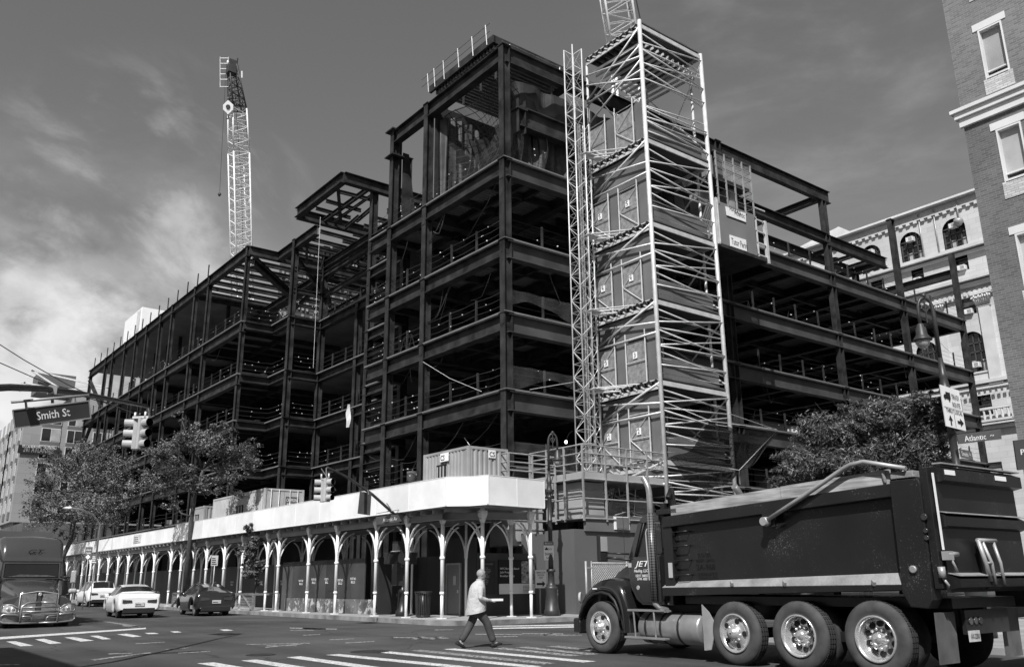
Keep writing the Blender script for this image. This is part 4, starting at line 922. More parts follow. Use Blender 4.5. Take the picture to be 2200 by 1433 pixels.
# timber tree guards
def guard(x, y, w, d, lab):
    t = thing('tree_guard', (x,y,KB), lab, 'tree guard'); q = MB()
    for xx, yy in ((x,y),(x+w,y),(x,y+d),(x+w,y+d)): q.box(xx-.05,xx+.05,yy-.05,yy+.05,.0,.95)
    for a, b_ in (((x,y),(x+w,y)),((x,y),(x,y+d)),((x,y+d),(x+w,y+d)),((x+w,y),(x+w,y+d))):
        q.bar((*a,.93),(*b_,.93),.06,.1)
    q.bar((x-.03,y,.2),(x-.03,y+d*.4,.88),.03,.1,up=(1,0,0)); q.bar((x-.03,y+d,.2),(x-.03,y+d*.6,.88),.03,.1,up=(1,0,0)); q.build('timber_frame', mat('weathered timber', .16,.85,0,.3,2,kind='wood'), t)
    q = MB()
    for k in range(int(d/.12)): q.tube([(x+.02,y+.06+k*.12,.1),(x+.02,y+.06+k*.12,.9)], .006, 3, cap=False)
    for k in range(7): q.tube([(x+.02,y,.12+k*.12),(x+.02,y+d,.12+k*.12)], .006, 3, cap=False)
    q.build('wire_mesh', GALV, t)
guard(17.25,43.1,1.3,3.2,'timber and wire tree guard around the sapling under the shed edge'); guard(17.3,51.8,1.2,4,'timber and wire tree guard at the foot of the second tree, behind the dark car')

# ------------------------------------------------------------------ brick building, right edge
BRK = mat('red brick read in grey', .155, .85, 0, .18, .4, kind='brick', size=(.26,.085,.011), mortar=.22)
BRKL = mat('darker lower brick', .12, .85, 0, .18, .4, kind='brick', size=(.26,.085,.011), mortar=.19)
LIM = mat('cast stone trim', .62, .7, 0, .1, .8)
LIMB = mat('pale brick panel', .5, .8, 0, .1, .8, kind='brick', size=(.26,.085,.011), mortar=.3)
bk = thing('brick_building', (30.76,12.2,0), 'tall brick building with pale stone bands and bay windows at the right edge', 'building')
BX, BY = 30.76, 12.17
Z = lambda u, v: on(u, v, 0, BX).z
zc0, zc1 = on(2060,280,0,BX).z, on(2060,243,0,BX).z
zwb = on(2090,415,0,BX).z
wins = []
for yy in (10.72, 8.7, 6.6):   # columns of windows
    for z in (24.8, 20.85, 16.75, 12.75, 8.75, 4.75): wins.append((yy, z-2.05, z))
# wall facing Smith St, cut round the window openings
q = MB(); ys = sorted({-20, BY}|{y-.42 for y, *_ in wins}|{y+.42 for y, *_ in wins}); 
def wallgrid(q, x, ys, z0, z1, holes):
    zs = sorted({z0, z1}|{h[2] for h in holes if z0 < h[2] < z1}|{h[3] for h in holes if z0 < h[3] < z1})
    for a, b_ in zip(ys, ys[1:]):
        run = None
        for c_, d_ in zip(zs, zs[1:]):
            hole = any(h[0] < (a+b_)/2 < h[1] and h[2] < (c_+d_)/2 < h[3] for h in holes)
            if not hole: q.poly([(x,b_,c_),(x,a,c_),(x,a,d_),(x,b_,d_)])
hl = [(y-.42,y+.42,a,c_) for y, a, c_ in wins]
q.m = 1; wallgrid(q, BX, ys, 0, zc0, hl); q.m = 0; wallgrid(q, BX, ys, zc0, 32, hl)
q.m = 0; q.poly([(BX,BY,0),(BX,BY,32),(BX+16,BY,32),(BX+16,BY,0)]); q.poly([(BX,-20,32),(BX,BY,32),(BX+16,BY,32),(BX+16,-20,32)])
q.build('brick_wall', [BRK, BRKL], bk, fixn=False)
q = MB(); q.box(BX-.32,BX+.02,-20,BY+.3,zc1-.12,zc1+.02); q.box(BX-.22,BX+.01,-20,BY+.2,zc1-.35,zc1-.125); q.box(BX-.12,BX+.015,-20,BY+.1,zc0,zc1-.355); q.build('cornice', LIM, bk, bevel=.01)
for y, a, c_ in wins:
    q = MB(); q.box(BX-.03,BX+.1,y-.58,y+.58,c_,c_+.28); q.build('lintel', LIM, bk)
    q = MB(); q.box(BX-.025,BX+.1,y-.5,y+.5,a-.62,a-.003); q.build('spandrel', LIMB, bk)
    w = MB(); 
    for s_ in (-1,1): w.box(BX-.02,BX+.22,y+s_*.42-.06*(s_>0)-.0*(s_<0),y+s_*.42+.06*(s_<0),a,c_)
    w.box(BX-.02,BX+.22,y-.36,y+.36,c_-.07,c_); w.box(BX-.05,BX+.22,y-.36,y+.36,a,a+.07); w.box(BX+.1,BX+.2,y-.36,y+.36,a+.3,a+.35)
    f = w.build('window', LIM, bk)
    g = MB(); g.m = 0; g.poly([(BX+.18,y-.36,a+.35),(BX+.18,y+.36,a+.35),(BX+.18,y+.36,c_-.07),(BX+.18,y-.36,c_-.07)]); g.m = 1; g.poly([(BX+.185,y-.36,a+.07),(BX+.185,y+.36,a+.07),(BX+.185,y+.36,a+.3),(BX+.185,y-.36,a+.3)])
    put(g.build('pane', [GLASSL, GLASSD], fixn=False), f)
q = MB(); q.box(BX-.06,BX-.005,-20,BY+.02,25.55,25.62); q.bar((BX-.1,BY-.1,3),(BX-.1,BY-.1,3.1),.02,.02); q.build('string_course', LIM, bk)

# projecting parking sign cut by the right edge of the photo
pp = at(2200,975,24.5); ps = thing('parking_sign', pp, 'dark hanging sign starting with a P, cut by the right edge of the photo', 'sign')
q = MB(); L_ = [at(2178,947,24.5), at(2260,935,24.1), at(2268,1000,24.1), at(2187,1010,24.5)]; q.prism(L_, CF*.06); q.build('sign_panel', mat('dark sign enamel', .07,.4,0,.1,2), ps)
r_ = (L_[1]-L_[0]).normalized(); u_ = (L_[0]-L_[3]).normalized(); text('PARKING', L_[3]+r_*.13+u_*.42, r_, u_, .95,.16, LET, ps, off=.01)
q = MB(); pq = at(2262,960,24.3); q.bar(V((pq.x,pq.y,.1)), V((pq.x,pq.y,pq.z+.5)), .1,.1); q.build('post', BLK, ps)

# ------------------------------------------------------------------ courthouse behind
LST = mat('limestone ashlar', .50, .85, 0, .12, .25, kind='stone', size=(1.6,.62,.015), mortar=.36)
LSP = mat('smooth limestone', .52, .8, 0, .12, .5)
TILE = mat('pale roof tile', .60, .7, 0, .1, .6)
ch = thing('courthouse', (98.3,40,0), 'pale limestone courthouse with arched windows and tiled roof behind the frame at the right', 'building')
HX = 98.27
hy = lambda u, v: on(u, v, 0, HX)
zE = hy(1950,462).z; 
q = MB(); YL, YR = 74, 18
arches = []; rects = []
a0 = hy(2045,470); AW = 1.32; ysp = hy(1953,500).y - hy(2045,470).y
for k in range(-2, 7): arches.append((a0.y+ysp*k, AW, hy(2050,535).z+.1, a0.z))
zA, zB = hy(2100,640).z, hy(2085,713).z
for k in range(-2, 7): arches.append((hy(2085,713).y+ysp*k*1.0, 1.25, hy(2095,800).z, hy(2085,713).z))
for k in range(-2, 7):
    for dz, h in ((hy(1955,610).z, 1.9), (hy(2105,650).z-.9, 2.1), (hy(2130,890).z+.2, 2.2), (hy(2140,1025).z-.6, 2.4)): rects.append((a0.y+ysp*(k)-.3, .72, dz-.2, dz-.2+h)); rects.append((a0.y+ysp*(k+.5), .0, 0, 0))
rects = [r for r in rects if r[1] > 0]
q.m = 0; q.box(HX+.6,HX+1,YR,YL,0,zE)
ys = sorted({YR, YL}|{y+s_*w for y, w, *_ in arches+rects for s_ in (-1,1)})
ah = [(y-w,y+w,a,c_) for y, w, a, c_ in arches]; rh = [(y-w,y+w,a,c_) for y, w, a, c_ in rects]
q = MB(); wallgrid(q, HX, ys, 0, zE, ah+rh)
for y, w, a, c_ in arches:      # spandrels above the round heads
    r = w; n = 10; zc = c_-r
    for s_ in (-1,1):
        P = [(HX, y+s_*r*math.cos(t*math.pi/2/n), zc+r*math.sin(t*math.pi/2/n)) for t in range(n+1)]
        for i in range(n): q.poly([P[i],P[i+1],(HX,P[i+1][1],c_),(HX,P[i][1],c_)])
q.poly([(HX,YL,0),(HX+25,YL,0),(HX+25,YL,zE),(HX,YL,zE)])
q.build('stone_wall', LST, ch, fixn=False)
q = MB(); q.box(HX+.45,HX+.5,YR,YL,0,zE-1); q.build('window_glass', GLASSD, ch)
for y, w, a, c_ in arches:
    q = MB()
    for f in (-.5,0,.5): q.box(HX+.3,HX+.42,y+f*w-.06,y+f*w+.06,a,c_-.15)
    for f in (.25,.5,.72): q.box(HX+.3,HX+.42,y-w,y+w,a+(c_-a)*f-.06,a+(c_-a)*f+.06)
    q.m = 1; q.box(HX+.36,HX+.44,y-w,y-w*.55,a,a+(c_-a)*.3); q.box(HX+.36,HX+.44,y-.05,y+w*.4,a,a+(c_-a)*.3); q.m = 0
    q.box(HX+.25,HX+.45,y-w-.02,y-w+.12,a,c_-w); q.box(HX+.25,HX+.45,y+w-.12,y+w+.02,a,c_-w)
    q.build('arched_window', [mat('dark bronze frame', .06,.5,0,.2,2), GLASSL], ch)
    q = MB(); q.box(HX-.12,HX+.2,y-w-.15,y+w+.15,a-.2,a-.003); q.build('sill', LSP, ch)
for i, (y, w, a, c_) in enumerate(rects):
    q = MB(); q.box(HX+.2,HX+.4,y-w,y+w,(a+c_)/2-.05,(a+c_)/2+.05); q.box(HX+.2,HX+.38,y-w,y+w,c_-.5,c_-.42); q.m = 1; q.box(HX+.32,HX+.42,y-w,y+w,(a+c_)/2+.06,c_-.05) if i % 2 else None
    q.build('window', [MATS['dark bronze frame'], GLASSL], ch)
ACM = mat('air conditioner casing', .66, .5, 0, .08, 2)
acs = []
for i, (y, w, a, c_) in enumerate(arches):
    if i in (2,3,4,11,12): acs.append((y-.1, c_-1.25 if i < 9 else a+.5))
for i, (y, w, a, c_) in enumerate(rects):
    if i % 3 != 1: acs.append((y, a+.05))
for y, z in acs: 
    q = MB(); q.box(HX-.45,HX+.2,y-.42,y+.42,z,z+.55); q.m = 1; q.box(HX-.47,HX-.455,y-.34,y+.1,z+.08,z+.47); q.build('air_conditioner', [ACM, GALVD], ch, bevel=.02)
q = MB()   # cornices and string courses
for u, v, d, h in ((2100,525,.9,.35),(2100,535,.45,.3),(2100,597,1.2,.35),(2100,606,.7,.5),(2100,625,.35,.6),(2150,812,.6,.35),(2150,822,.35,.4),(2150,905,.9,.3),(2150,912,.5,.35)):
    z = hy(u, v).z; q.box(HX-d,HX+.01,YR,YL+.5,z-h,z)
q.build('cornice', LSP, ch)
q = MB(); z = hy(2100,612).z-.75
y = YR
while y < YL: q.box(HX-.5,HX-.36,y,y+.28,z-.35,z+.1); y += .56
z = hy(2150,830).z-.4; y = YR
while y < YL: q.box(HX-.42,HX-.3,y,y+.3,z-.3,z+.1); y += .6
q.build('dentil_band', LSP, ch)
q = MB(); z = zE-1.5; y = YR    # wavy corbel table under the eave
while y < YL: q.box(HX-.3,HX+.01,y,y+.42,z,z+.45); q.box(HX-.3,HX+.01,y+.42,y+.9,z+.28,z+.6); y += .9
q.build('corbel_table', LSP, ch)
q = MB(); z = hy(2150,890).z; y = 28
q.box(HX-1.0,HX-.6,YR,YL,z+.55,z+.8); q.box(HX-1.0,HX-.6,YR,YL,z-.75,z-.5)
while y < 56: 
    q.lathe((HX-.8,y,z-.5),(0,0,1),[(0,.16),(.1,.1),(.35,.2),(.7,.09),(.9,.15),(1.05,.15)],8); y += .62
    if int(y*10) % 47 < 6: q.box(HX-1.05,HX-.55,y,y+1.0,z-.6,z+.6); y += 1.4
q.build('balustrade', LSP, ch)
for k in range(-1, 6):          # giant pilasters with leafy capitals
    y = hy(2130,700).y+ysp*k+.35; za, zb_ = hy(2165,815).z, hy(2130,655).z
    q = MB(); q.box(HX-.35,HX+.01,y-.6,y+.6,za,zb_); q.box(HX-.45,HX+.01,y-.75,y+.75,za-.3,za); q.box(HX-.4,HX+.01,y-.7,y+.7,zb_-.0,zb_+.2)
    for i in range(9):
        a = -.8+.2*i; q.tube([(HX-.35,y+a*.8,zb_+.2),(HX-.55,y+a*1.0,zb_+.8),(HX-.75,y+a*1.25,zb_+1.1+.2*(i%2)),(HX-.85,y+a*1.3,zb_+.9)], [.16,.14,.12,.06], 6)
    q.box(HX-.8,HX+.01,y-1.1,y+1.1,zb_+1.35,zb_+1.6); q.build('pilaster', LSP, ch)
q = MB(); e = zE; rx = HX+9.5; rz = zE+4.4   # hipped tile roof
q.poly([(HX-.9,YR,e),(HX-.9,YL+.9,e),(rx,YL-8,rz),(rx,YR,rz)]); q.poly([(HX-.9,YL+.9,e),(HX+20,YL+.9,e),(rx,YL-8,rz)]); q.poly([(HX-.9,YR,e-.2),(HX+.2,YR,e-.2),(HX+.2,YL+.9,e-.2),(HX-.9,YL+.9,e-.2)])
q.box(HX-.95,HX-.85,YR,YL+.9,e-.2,e+.02)
y = YR
while y < YL: 
    t = min(1, max(.02,(YL+.9-y)/9)); q.bar((HX-.88,y,e+.03),(HX-.9+(rx-HX+.9)*t,y,e+.03+(rz-e)*t),.14,.12); y += .45
q.build('roof', TILE, ch, fixn=False)
q = MB(); b0 = hy(1862,455)
q.prism([(HX+12,56,rz-3),(HX+12,76,rz-3),(HX+12,73,rz+1.1),(HX+12,63,rz+2.6)], (6,0,0)); q.build('rear_roof', TILE, ch)
q = MB()
for u in (2022,1988,): 
    p = hy(u, 560); q.tube([(HX-.12,p.y,zE-.4),(HX-.12,p.y,hy(2100,525).z)], .09, 6)
p = hy(2122,560); q.lathe((HX-.5,p.y+2.2,zE-3.6),(0,0,1),[(0,.2),(.5,.55),(.8,.5)],10); q.tube([(HX-.3,p.y+2.2,zE-.5),(HX-.3,p.y+2.2,zE-2.8)], .08, 6)
q.build('downpipe', GALVD, ch)
q = MB(); q.lathe((rx,hy(2070,400).y+1,rz),(0,0,1),[(0,.05),(.3,.4),(.6,.38),(.8,.02)],10); q.build('roof_vent', CRW, ch)

# ------------------------------------------------------------------ apartment block at the far left
AY = 150.0; APW = mat('pale apartment cladding', .27,.8,0,.08,.12,kind='stone',size=(3.2,1.5,.03),mortar=.22); APG = mat('grey spandrel panel', .12,.7,0,.1,.3)
ay = lambda u, v: on(u, v, 1, AY)
AXc = ay(22,1115).x; ap = thing('apartment_block', (AXc,AY,0), 'pale apartment block with shop signs beyond the far left end of the site', 'building')
zr = ay(90,918).z; fh = (ay(95,985).z-ay(92,1023).z)
q = MB(); zR = ay(120,880).z
q.box(AXc,AXc+34,AY,AY+14,ay(60,1122).z,zR); q.box(AXc+.6,AXc+34,AY+1,AY+14,0,ay(60,1122).z-.02); q.box(AXc-.0,AXc+.8,AY+10,AY+60,0,zR-2)
q.box(AXc+7,AXc+34,AY+3,AY+14,zR,ay(140,838).z)
for i in range(6): q.box(AXc-.02-.0*i,AXc,AY+14+i*8,AY+22+i*8,0,zR-2-i*.1)
q.build('facade_wall', APW, ap)
zs = [ay(120,986).z - fh*k for k in range(-4, 4)]
for zi, z in enumerate(zs):
    if z+2 > zR: continue
    for xi, x in enumerate((2.6,6.2,10,13.6,17.2,21,24.6)):
        if zi in (3,) and False: continue
        x = AXc+x; w = 1.25 if xi % 2 == 0 else 1.0
        q = MB(); q.box(x-.12,x+w*2+.12,AY-.12,AY-.02,z-.12,z+2.0); q.m = 1; q.box(x,x+w-.08,AY-.16,AY-.125,z+.0,z+1.88); q.m = 2 if (zi+xi) % 2 else 1; q.box(x+w+.05,x+2*w,AY-.16,AY-.125,z+.0,z+1.88); q.m = 3; q.box(x-.1,x+w*2+.1,AY-.1,AY-.02,z-1.2,z-.15)
        q.build('window', [LSP, GLASSD, GLASSL, APG], ap)
    for k in range(12):
        y = AY+1.5+k*4.2; 
        if y > AY+56: break
        q = MB(); q.box(AXc-.12,AXc-.025,y,y+1.7,z-.1,z+1.95); q.m = 1; q.box(AXc-.17,AXc-.125,y+.1,y+1.6,z,z+1.85); q.m = 3; q.box(AXc-.1,AXc-.025,y-.0,y+1.7,z-1.2,z-.15); q.build('window', [LSP, GLASSL, GLASSD, APG], ap)
bz0, bz1 = ay(60,975).z, ay(60,957).z; bx0, bx1 = ay(38,965).x, ay(128,965).x
sb = MB().box(bx0,bx1,AY-.35,AY-.17,bz0,bz1).build('banner', LETB, ap)
text('STU,1,2&3 BEDROOM RENTAL RESIDENCE', (bx0+.5,AY-.35,bz0+(bz1-bz0)*.68),(1,0,0),(0,0,1),bx1-bx0-1,.45,LET,ap); text('241 ATLANTIC', (bx0+.7,AY-.35,bz0+.25),(1,0,0),(0,0,1),bx1-bx0-1.6,.85,GREYL,ap)
m0, m1 = ay(30,1146), ay(97,1126)
MB().box(m0.x,m1.x,AY+.6,AY+.95,m0.z,m1.z).build('shop_sign', APG, ap); text('Marshalls', (m0.x+.5,AY+.6,m0.z+.5),(1,0,0),(0,0,1),m1.x-m0.x-1,1.2,GALVD,ap,shear=.3)
m0, m1 = ay(28,1160), ay(92,1148); MB().box(m0.x,m1.x+3,AY+.3,AY+.9,m0.z,m1.z).build('shop_sign', APG, ap); text('MATTRESS FIRM', (m0.x+.2,AY+.3,m0.z+.15),(1,0,0),(0,0,1),m1.x-m0.x,.75,LET,ap,shear=.2)
q = MB(); rp = ay(150,830); q.box(rp.x-4,rp.x+1.5,AY+4,AY+9,ay(140,838).z,ay(140,838).z+3.3); q.build('roof_plant', APG, ap)
q = MB()
P0 = V((rp.x-6.5,AY+3,ay(105,840).z)); 
for a, c_ in (((0,0,0),(1.2,0,3.6)),((1.2,0,3.6),(13,0,2.2)),((0,0,1.5),(6,0,1.0)),((1.2,0,3.6),(6,0,1.0)),((6,0,1),(13,0,2.2))): q.bar(P0+V(a), P0+V(c_), .25,.25)
q.build('roof_davit', CRW, ap)
# low dark shops far down the street, right of the semi truck
lb = thing('low_shop_row', (18,120,0), 'low dark shop row glimpsed under the big tree at the far left', 'building')
MB().box(19,40,122,146,0,9).build('facade_wall', mat('dark shopfront', .1,.8,0,.3,.4), lb); q = MB(); q.box(18.7,19,122,146,2.6,3.4); q.build('awning', BLK, lb)
# building across Smith St, beside and behind the photographer (only its shadow reaches the picture)
nb = thing('corner_building', (-7,0,0), 'building on the near left side of the street, outside the frame', 'building')
q = MB(); q.box(-22,-5.4,-30,17.6,0,12.3); q.build('facade_wall', BRK, nb); q = MB(); q.box(-22.2,-5.2,-30.2,17.8,12.3,12.6); q.build('cornice', LIM, nb)

# ------------------------------------------------------------------ lamp posts
CAST = mat('painted cast iron', .035, .42, 0, .25, 4, spec=.5)
def lamppost(x, y, H, label, crook, sc_=1.0):
    t = thing('street_lamp', (x,y,.14), label, 'street lamp', 'ornate bishop crook lamps'); b = .14
    q = MB(); q.lathe((x,y,b),(0,0,1),[(0,.30),(.22,.30),(.25,.27),(.9,.22),(1.0,.25),(1.05,.25),(1.1,.17),(1.2,.13),(1.6,.12),(1.62,.17),(1.7,.17),(1.72,.115)],16)
    prof = [(1.72,.10)]; z = 1.72
    for zz in (2.6,3.5,4.4): prof += [(zz,.085),(zz+.02,.10),(zz+.06,.10),(zz+.08,.082)]
    top = H-1.9; prof += [(top-.9,.075),(top-.85,.12),(top-.8,.15),(top-.7,.11),(top-.5,.08),(top-.45,.10),(top-.4,.08),(top,.05)]
    q.lathe((x,y,b),(0,0,1),prof,14); q.build('pole', CAST, t)
    q = MB(); P = []; w = .36*sc_; cx_ = V(crook).normalized()
    for i in range(11): a = math.pi*i/10; P.append(V((x,y,b+top+1.1))+cx_*(w*.5*(1-math.cos(a)))+V((0,0,.40*math.sin(a)**.8 if i not in (0,10) else 0)))
    q.tube([V((x,y,b+top)), *P, P[-1]-V((0,0,.30))], [.05]*3+[.04]*10, 8)
    c_ = V((x,y,b+top+1.12))+cx_*(w*.5)
    for s_ in (1,-1):
        S_ = [c_+cx_*(s_*.10*math.cos(a)*(1-a/9))+V((0,0,.10+.13*math.sin(a)*(1-a/9))) for a in [k*.6 for k in range(12)]]; q.tube(S_, .015, 5)
    q.tube([P[2],c_,P[8]], .016, 5); q.tube([c_+V((0,0,.36)),c_-V((0,0,.25))], .018, 5); q.lathe(P[5],(0,0,1),[(0,.05),(.06,.07),(.11,.02)],8); q.build('crook', CAST, t)
    e = P[-1]-V((0,0,.25)); q = MB(); q.lathe(e,(0,0,-1),[(0,.04),(.03,.08),(.08,.08),(.11,.11),(.28,.13),(.38,.20),(.42,.225),(.43,.19)],16); q.build('lamp_hood', CAST, t)
    q = MB(); q.lathe(e-V((0,0,.43)),(0,0,-1),[(0,.165),(.06,.16),(.15,.11),(.20,.03),(.205,.001)],16); q.build('lamp_globe', mat('frosted lamp glass', .38,.2,0,.25,3), t)
    return t
lampL = lamppost(22.25,26.2,7.35,'ornate dark street lamp beside the shared lane sign, left of the chain link gate',(.788,-.5,0))
LR = at(2040,900,20); lampR = lamppost(LR.x,LR.y,8.15,'tall ornate street lamp carrying the truck route sign behind the dump truck',(-.788,.616,0),1.0)
def board(name, label, px, c, m, cat='sign', thick=.02, cs=None):
    cs = cs or [c]*4; P = [at(u,v,k) for (u,v),k in zip(px,cs)]; t = thing(name, P[3], label, cat)
    n_ = (P[1]-P[0]).cross(P[0]-P[3]).normalized(); MB().prism(P, -n_*thick).build('sign_panel', m, t); return t, P
# helper to letter a board given as four corners (top-left, top-right, bottom-right, bottom-left)
def letter(s, P, fx, fy, fw, fh, m, t, **k):
    r = P[2]-P[3]; u = P[0]-P[3]; return text(s, P[3]+r*fx+u*fy, r, u, r.length*fw, u.length*fh, m, t, **k)
t, P = board('shared_lane_sign', 'white shared lane sign with car symbol on the left lamp post', [(1168,1163),(1189,1163),(1190,1203),(1169,1203)], 33.2, WHT)
tp = [P[0],P[1],P[1].lerp(P[2],.2),P[0].lerp(P[3],.2)]; n_ = (P[1]-P[0]).cross(P[0]-P[3]).normalized(); MB().prism([p+n_*.004 for p in tp], n_*.002).build('header_band', SGN2, t)
letter('BIKE ROUTE', tp, .12,.3,.76,.45, LET, t, off=.009); letter('SHARED', P, .12,.26,.76,.14, LETB, t); letter('LANE', P, .25,.07,.5,.14, LETB, t)
r = P[2]-P[3]; u = P[0]-P[3]; b0 = P[3]+r*.12+u*.55+n_*.004
MB().prism([b0+r*a+u*c_ for a, c_ in ((0,0),(.3,0),(.3,.07),(.24,.08),(.2,.14),(.08,.14),(.05,.08),(0,.07))], n_*.003).build('car_symbol', LETB, t)
q = MB(); 
for f in (.45,.7): 
    cc = P[3]+r*f+u*.6+n_*.006; q.tube([cc+r*.09*math.cos(a)+u*.05*math.sin(a) for a in [k*.7 for k in range(10)]], .006, 4)
q.build('bicycle_symbol', LETB, t)
t, P = board('truck_route_sign', 'white truck route sign with thru and local arrows on the right lamp post', [(2019,826),(2060,839),(2076,926),(2033,915)], 19.7, WHT, cs=[19.6,19.9,19.9,19.6])
n_ = (P[1]-P[0]).cross(P[0]-P[3]).normalized(); r = P[2]-P[3]; u = P[0]-P[3]
letter('TRUCK', P, .50,.72,.38,.12, LETB, t); letter('ROUTE', P, .50,.53,.38,.12, LETB, t); letter('THRU', P, .12,.36,.32,.10, LETB, t); letter('LOCAL', P, .55,.36,.38,.10, LETB, t)
pr_ = lambda L, nm: MB().prism([P[3]+r*a+u*c_+n_*.004 for a, c_ in L], n_*.003).build(nm, LETB, t)
pr_([(.1,.70),(.13,.70),(.13,.66),(.17,.66),(.17,.69),(.34,.69),(.34,.64),(.40,.64),(.40,.70),(.44,.70),(.44,.86),(.22,.86),(.22,.80),(.14,.79),(.1,.75)], 'truck_symbol')
pr_([(.25,.05),(.31,.05),(.31,.18),(.38,.17),(.28,.30),(.18,.17),(.25,.18)], 'arrow'); pr_([(.62,.14),(.76,.14),(.76,.08),(.92,.18),(.76,.28),(.76,.21),(.62,.21)], 'arrow')
pr_([(.04,.475),(.96,.475),(.96,.483),(.04,.483)], 'rule'); pr_([(.49,.03),(.50,.03),(.50,.475),(.49,.475)], 'rule')
t, P = board('street_name_sign', 'grey Atlantic Av street sign on the right lamp post', [(2056,934),(2150,922),(2152,943),(2060,954)], 19.7, SGN2, cs=[19.5,20.2,20.2,19.5]); letter('Atlantic', P, .14,.18,.50,.62, LET, t); letter('Av', P, .74,.42,.10,.38, LET, t)
t, P = board('street_name_sign', 'small grey Smith St sign below the Atlantic Av sign on the right lamp post', [(2062,964),(2087,969),(2091,988),(2066,982)], 20, SGN2, cs=[19.9,20.6,20.6,19.9]); letter('Smith', P, .06,.22,.55,.55, LET, t); letter('St', P, .72,.45,.14,.32, LET, t)
t, P = board('one_way_sign', 'white and black one way sign just above the dump truck tailgate', [(2024,996),(2049,1001),(2052,1030),(2028,1026)], 20, LETB, cs=[19.8,20.2,20.2,19.8])
MB().prism([P[3].lerp(P[0],.1)+(P[1]-P[0])*.1+CF*-.004, P[3].lerp(P[0],.1)+(P[1]-P[0])*.95+CF*-.004, P[3].lerp(P[0],.72)+(P[1]-P[0])*.95+CF*-.004, P[3].lerp(P[0],.72)+(P[1]-P[0])*.1+CF*-.004], -CF*.003).build('arrow_field', WHT, t); letter('ONE', P, .25,.35,.6,.3, LETB, t, off=.02)

# ------------------------------------------------------------------ traffic signals, mast arms, street name signs
SIG = mat('signal housing paint', .42,.42,0,.1,3); LENS = mat('unlit signal lens', .006,.2,0,.2,2)
def signal(c, fw, label, Hh=.82, grp='traffic signals hanging from the mast arms'):
    """three-section head centred at c, lenses facing fw"""
    c = V(c); f = V(fw).normalized(); r = f.cross(V((0,0,1))).normalized(); s = Hh/3; t = thing('traffic_signal', c, label, 'traffic light', grp)
    q = MB(); w = s*.46; P = [c+r*a*w+f*b_ for a, b_ in ((-1,-.09),(-.8,-.15),(.8,-.15),(1,-.09),(1,0),(-1,0))]; q.prism([p-V((0,0,Hh/2)) for p in P], (0,0,Hh)); q.build('housing', SIG, t, bevel=.01)
    for k in (1,0,-1):
        cc = c+V((0,0,k*s)); q = MB(); n = 14; rr = s*.40; L = s*.85
        for i in range(n-2):      # open-bottomed tunnel visor
            a0 = R(-60)+R(300)*i/(n-2); a1 = R(-60)+R(300)*(i+1)/(n-2); V0 = lambda a: r*math.cos(a)*rr+V((0,0,math.sin(a)*rr))
            q.poly([cc+V0(a0),cc+V0(a1),cc+V0(a1)*.98+f*L,cc+V0(a0)*.98+f*L]); q.m = 1; q.poly([cc+V0(a1)*.93+f*.0,cc+V0(a0)*.93,cc+V0(a0)*.93+f*L,cc+V0(a1)*.93+f*L]); q.m = 0
        q.build('visor', [SIG, LENS], t, fixn=False); MB().lathe(cc+f*.002,f,[(0,rr*.94),(.02,rr*.8),(.03,.001)],14).build('lens', LENS, t)
    MB().tube([c+V((0,0,Hh/2)),c+V((0,0,Hh/2+.16))], .03, 6).build('hanger', GALV, t)
    return t
ma = thing('signal_mast_arm', at(-60,870,16), 'dark curved mast arm reaching in from the left edge above the Smith St sign', 'mast arm')
pts = [at(-220,850,12.5),at(-60,836,14),at(20,832,15.2),at(90,835,16.4),at(165,844,18),at(240,858,20),at(316,873,22.3)]
q = MB().tube(pts, [.075,.07,.066,.062,.058,.052,.045], 10); q.build('arm', CAST, ma)
p0 = pts[0]; q = MB(); q.tube([(p0.x,p0.y,0),(p0.x,p0.y,p0.z+.3)], .12, 12); q.build('pole', CAST, ma)
hb = at(112,842,16.8)
q = MB(); q.box(hb.x-.07,hb.x+.07,hb.y-.07,hb.y+.07,hb.z-.05,hb.z+.12); q.tube([hb,at(113,866,16.8)], .03, 6); q.tube([at(24,864,15.6),at(191,843+6,16.5)], .028, 6); q.tube([at(55,862,15.7),at(57,880,15.7)], .022, 5); q.tube([at(160,853,16.4),at(162,868,16.4)], .022, 5)
q.build('sign_bracket', GALVD, ma)
t, P = board('street_name_sign', 'large dark Smith St sign hanging below the left mast arm', [(27,881),(191,861),(195,898),(32,920)], 16, SGN, cs=[15.6,16.4,16.4,15.6])
letter('Smith St', P, .29,.28,.44,.46, LET, t)
q = MB(); n_ = (P[1]-P[0]).cross(P[0]-P[3]).normalized(); o = [p+n_*.003 for p in P]
for a, b_ in zip(o, o[1:]+o[:1]): q.bar(a, b_, .02,.02, up=n_)
q.build('sign_border', GALVD, t)
sgc = at(298,931,22.6)
signal(at(286,932,22.6), (-.93,.36,0), 'left of two signal heads under the left mast arm, visors pointing left')
signal(at(308,931,22.3), V((.29,-.96,0)), 'right of two signal heads under the left mast arm, black lenses showing')
q = MB(); q.tube([at(316,874,22.3),at(322,896,22.4)], .03,6); q.bar(at(286,897,22.6),at(320,896,22.4),.05,.06); put(q.build('sign_bracket', GALV), ma)
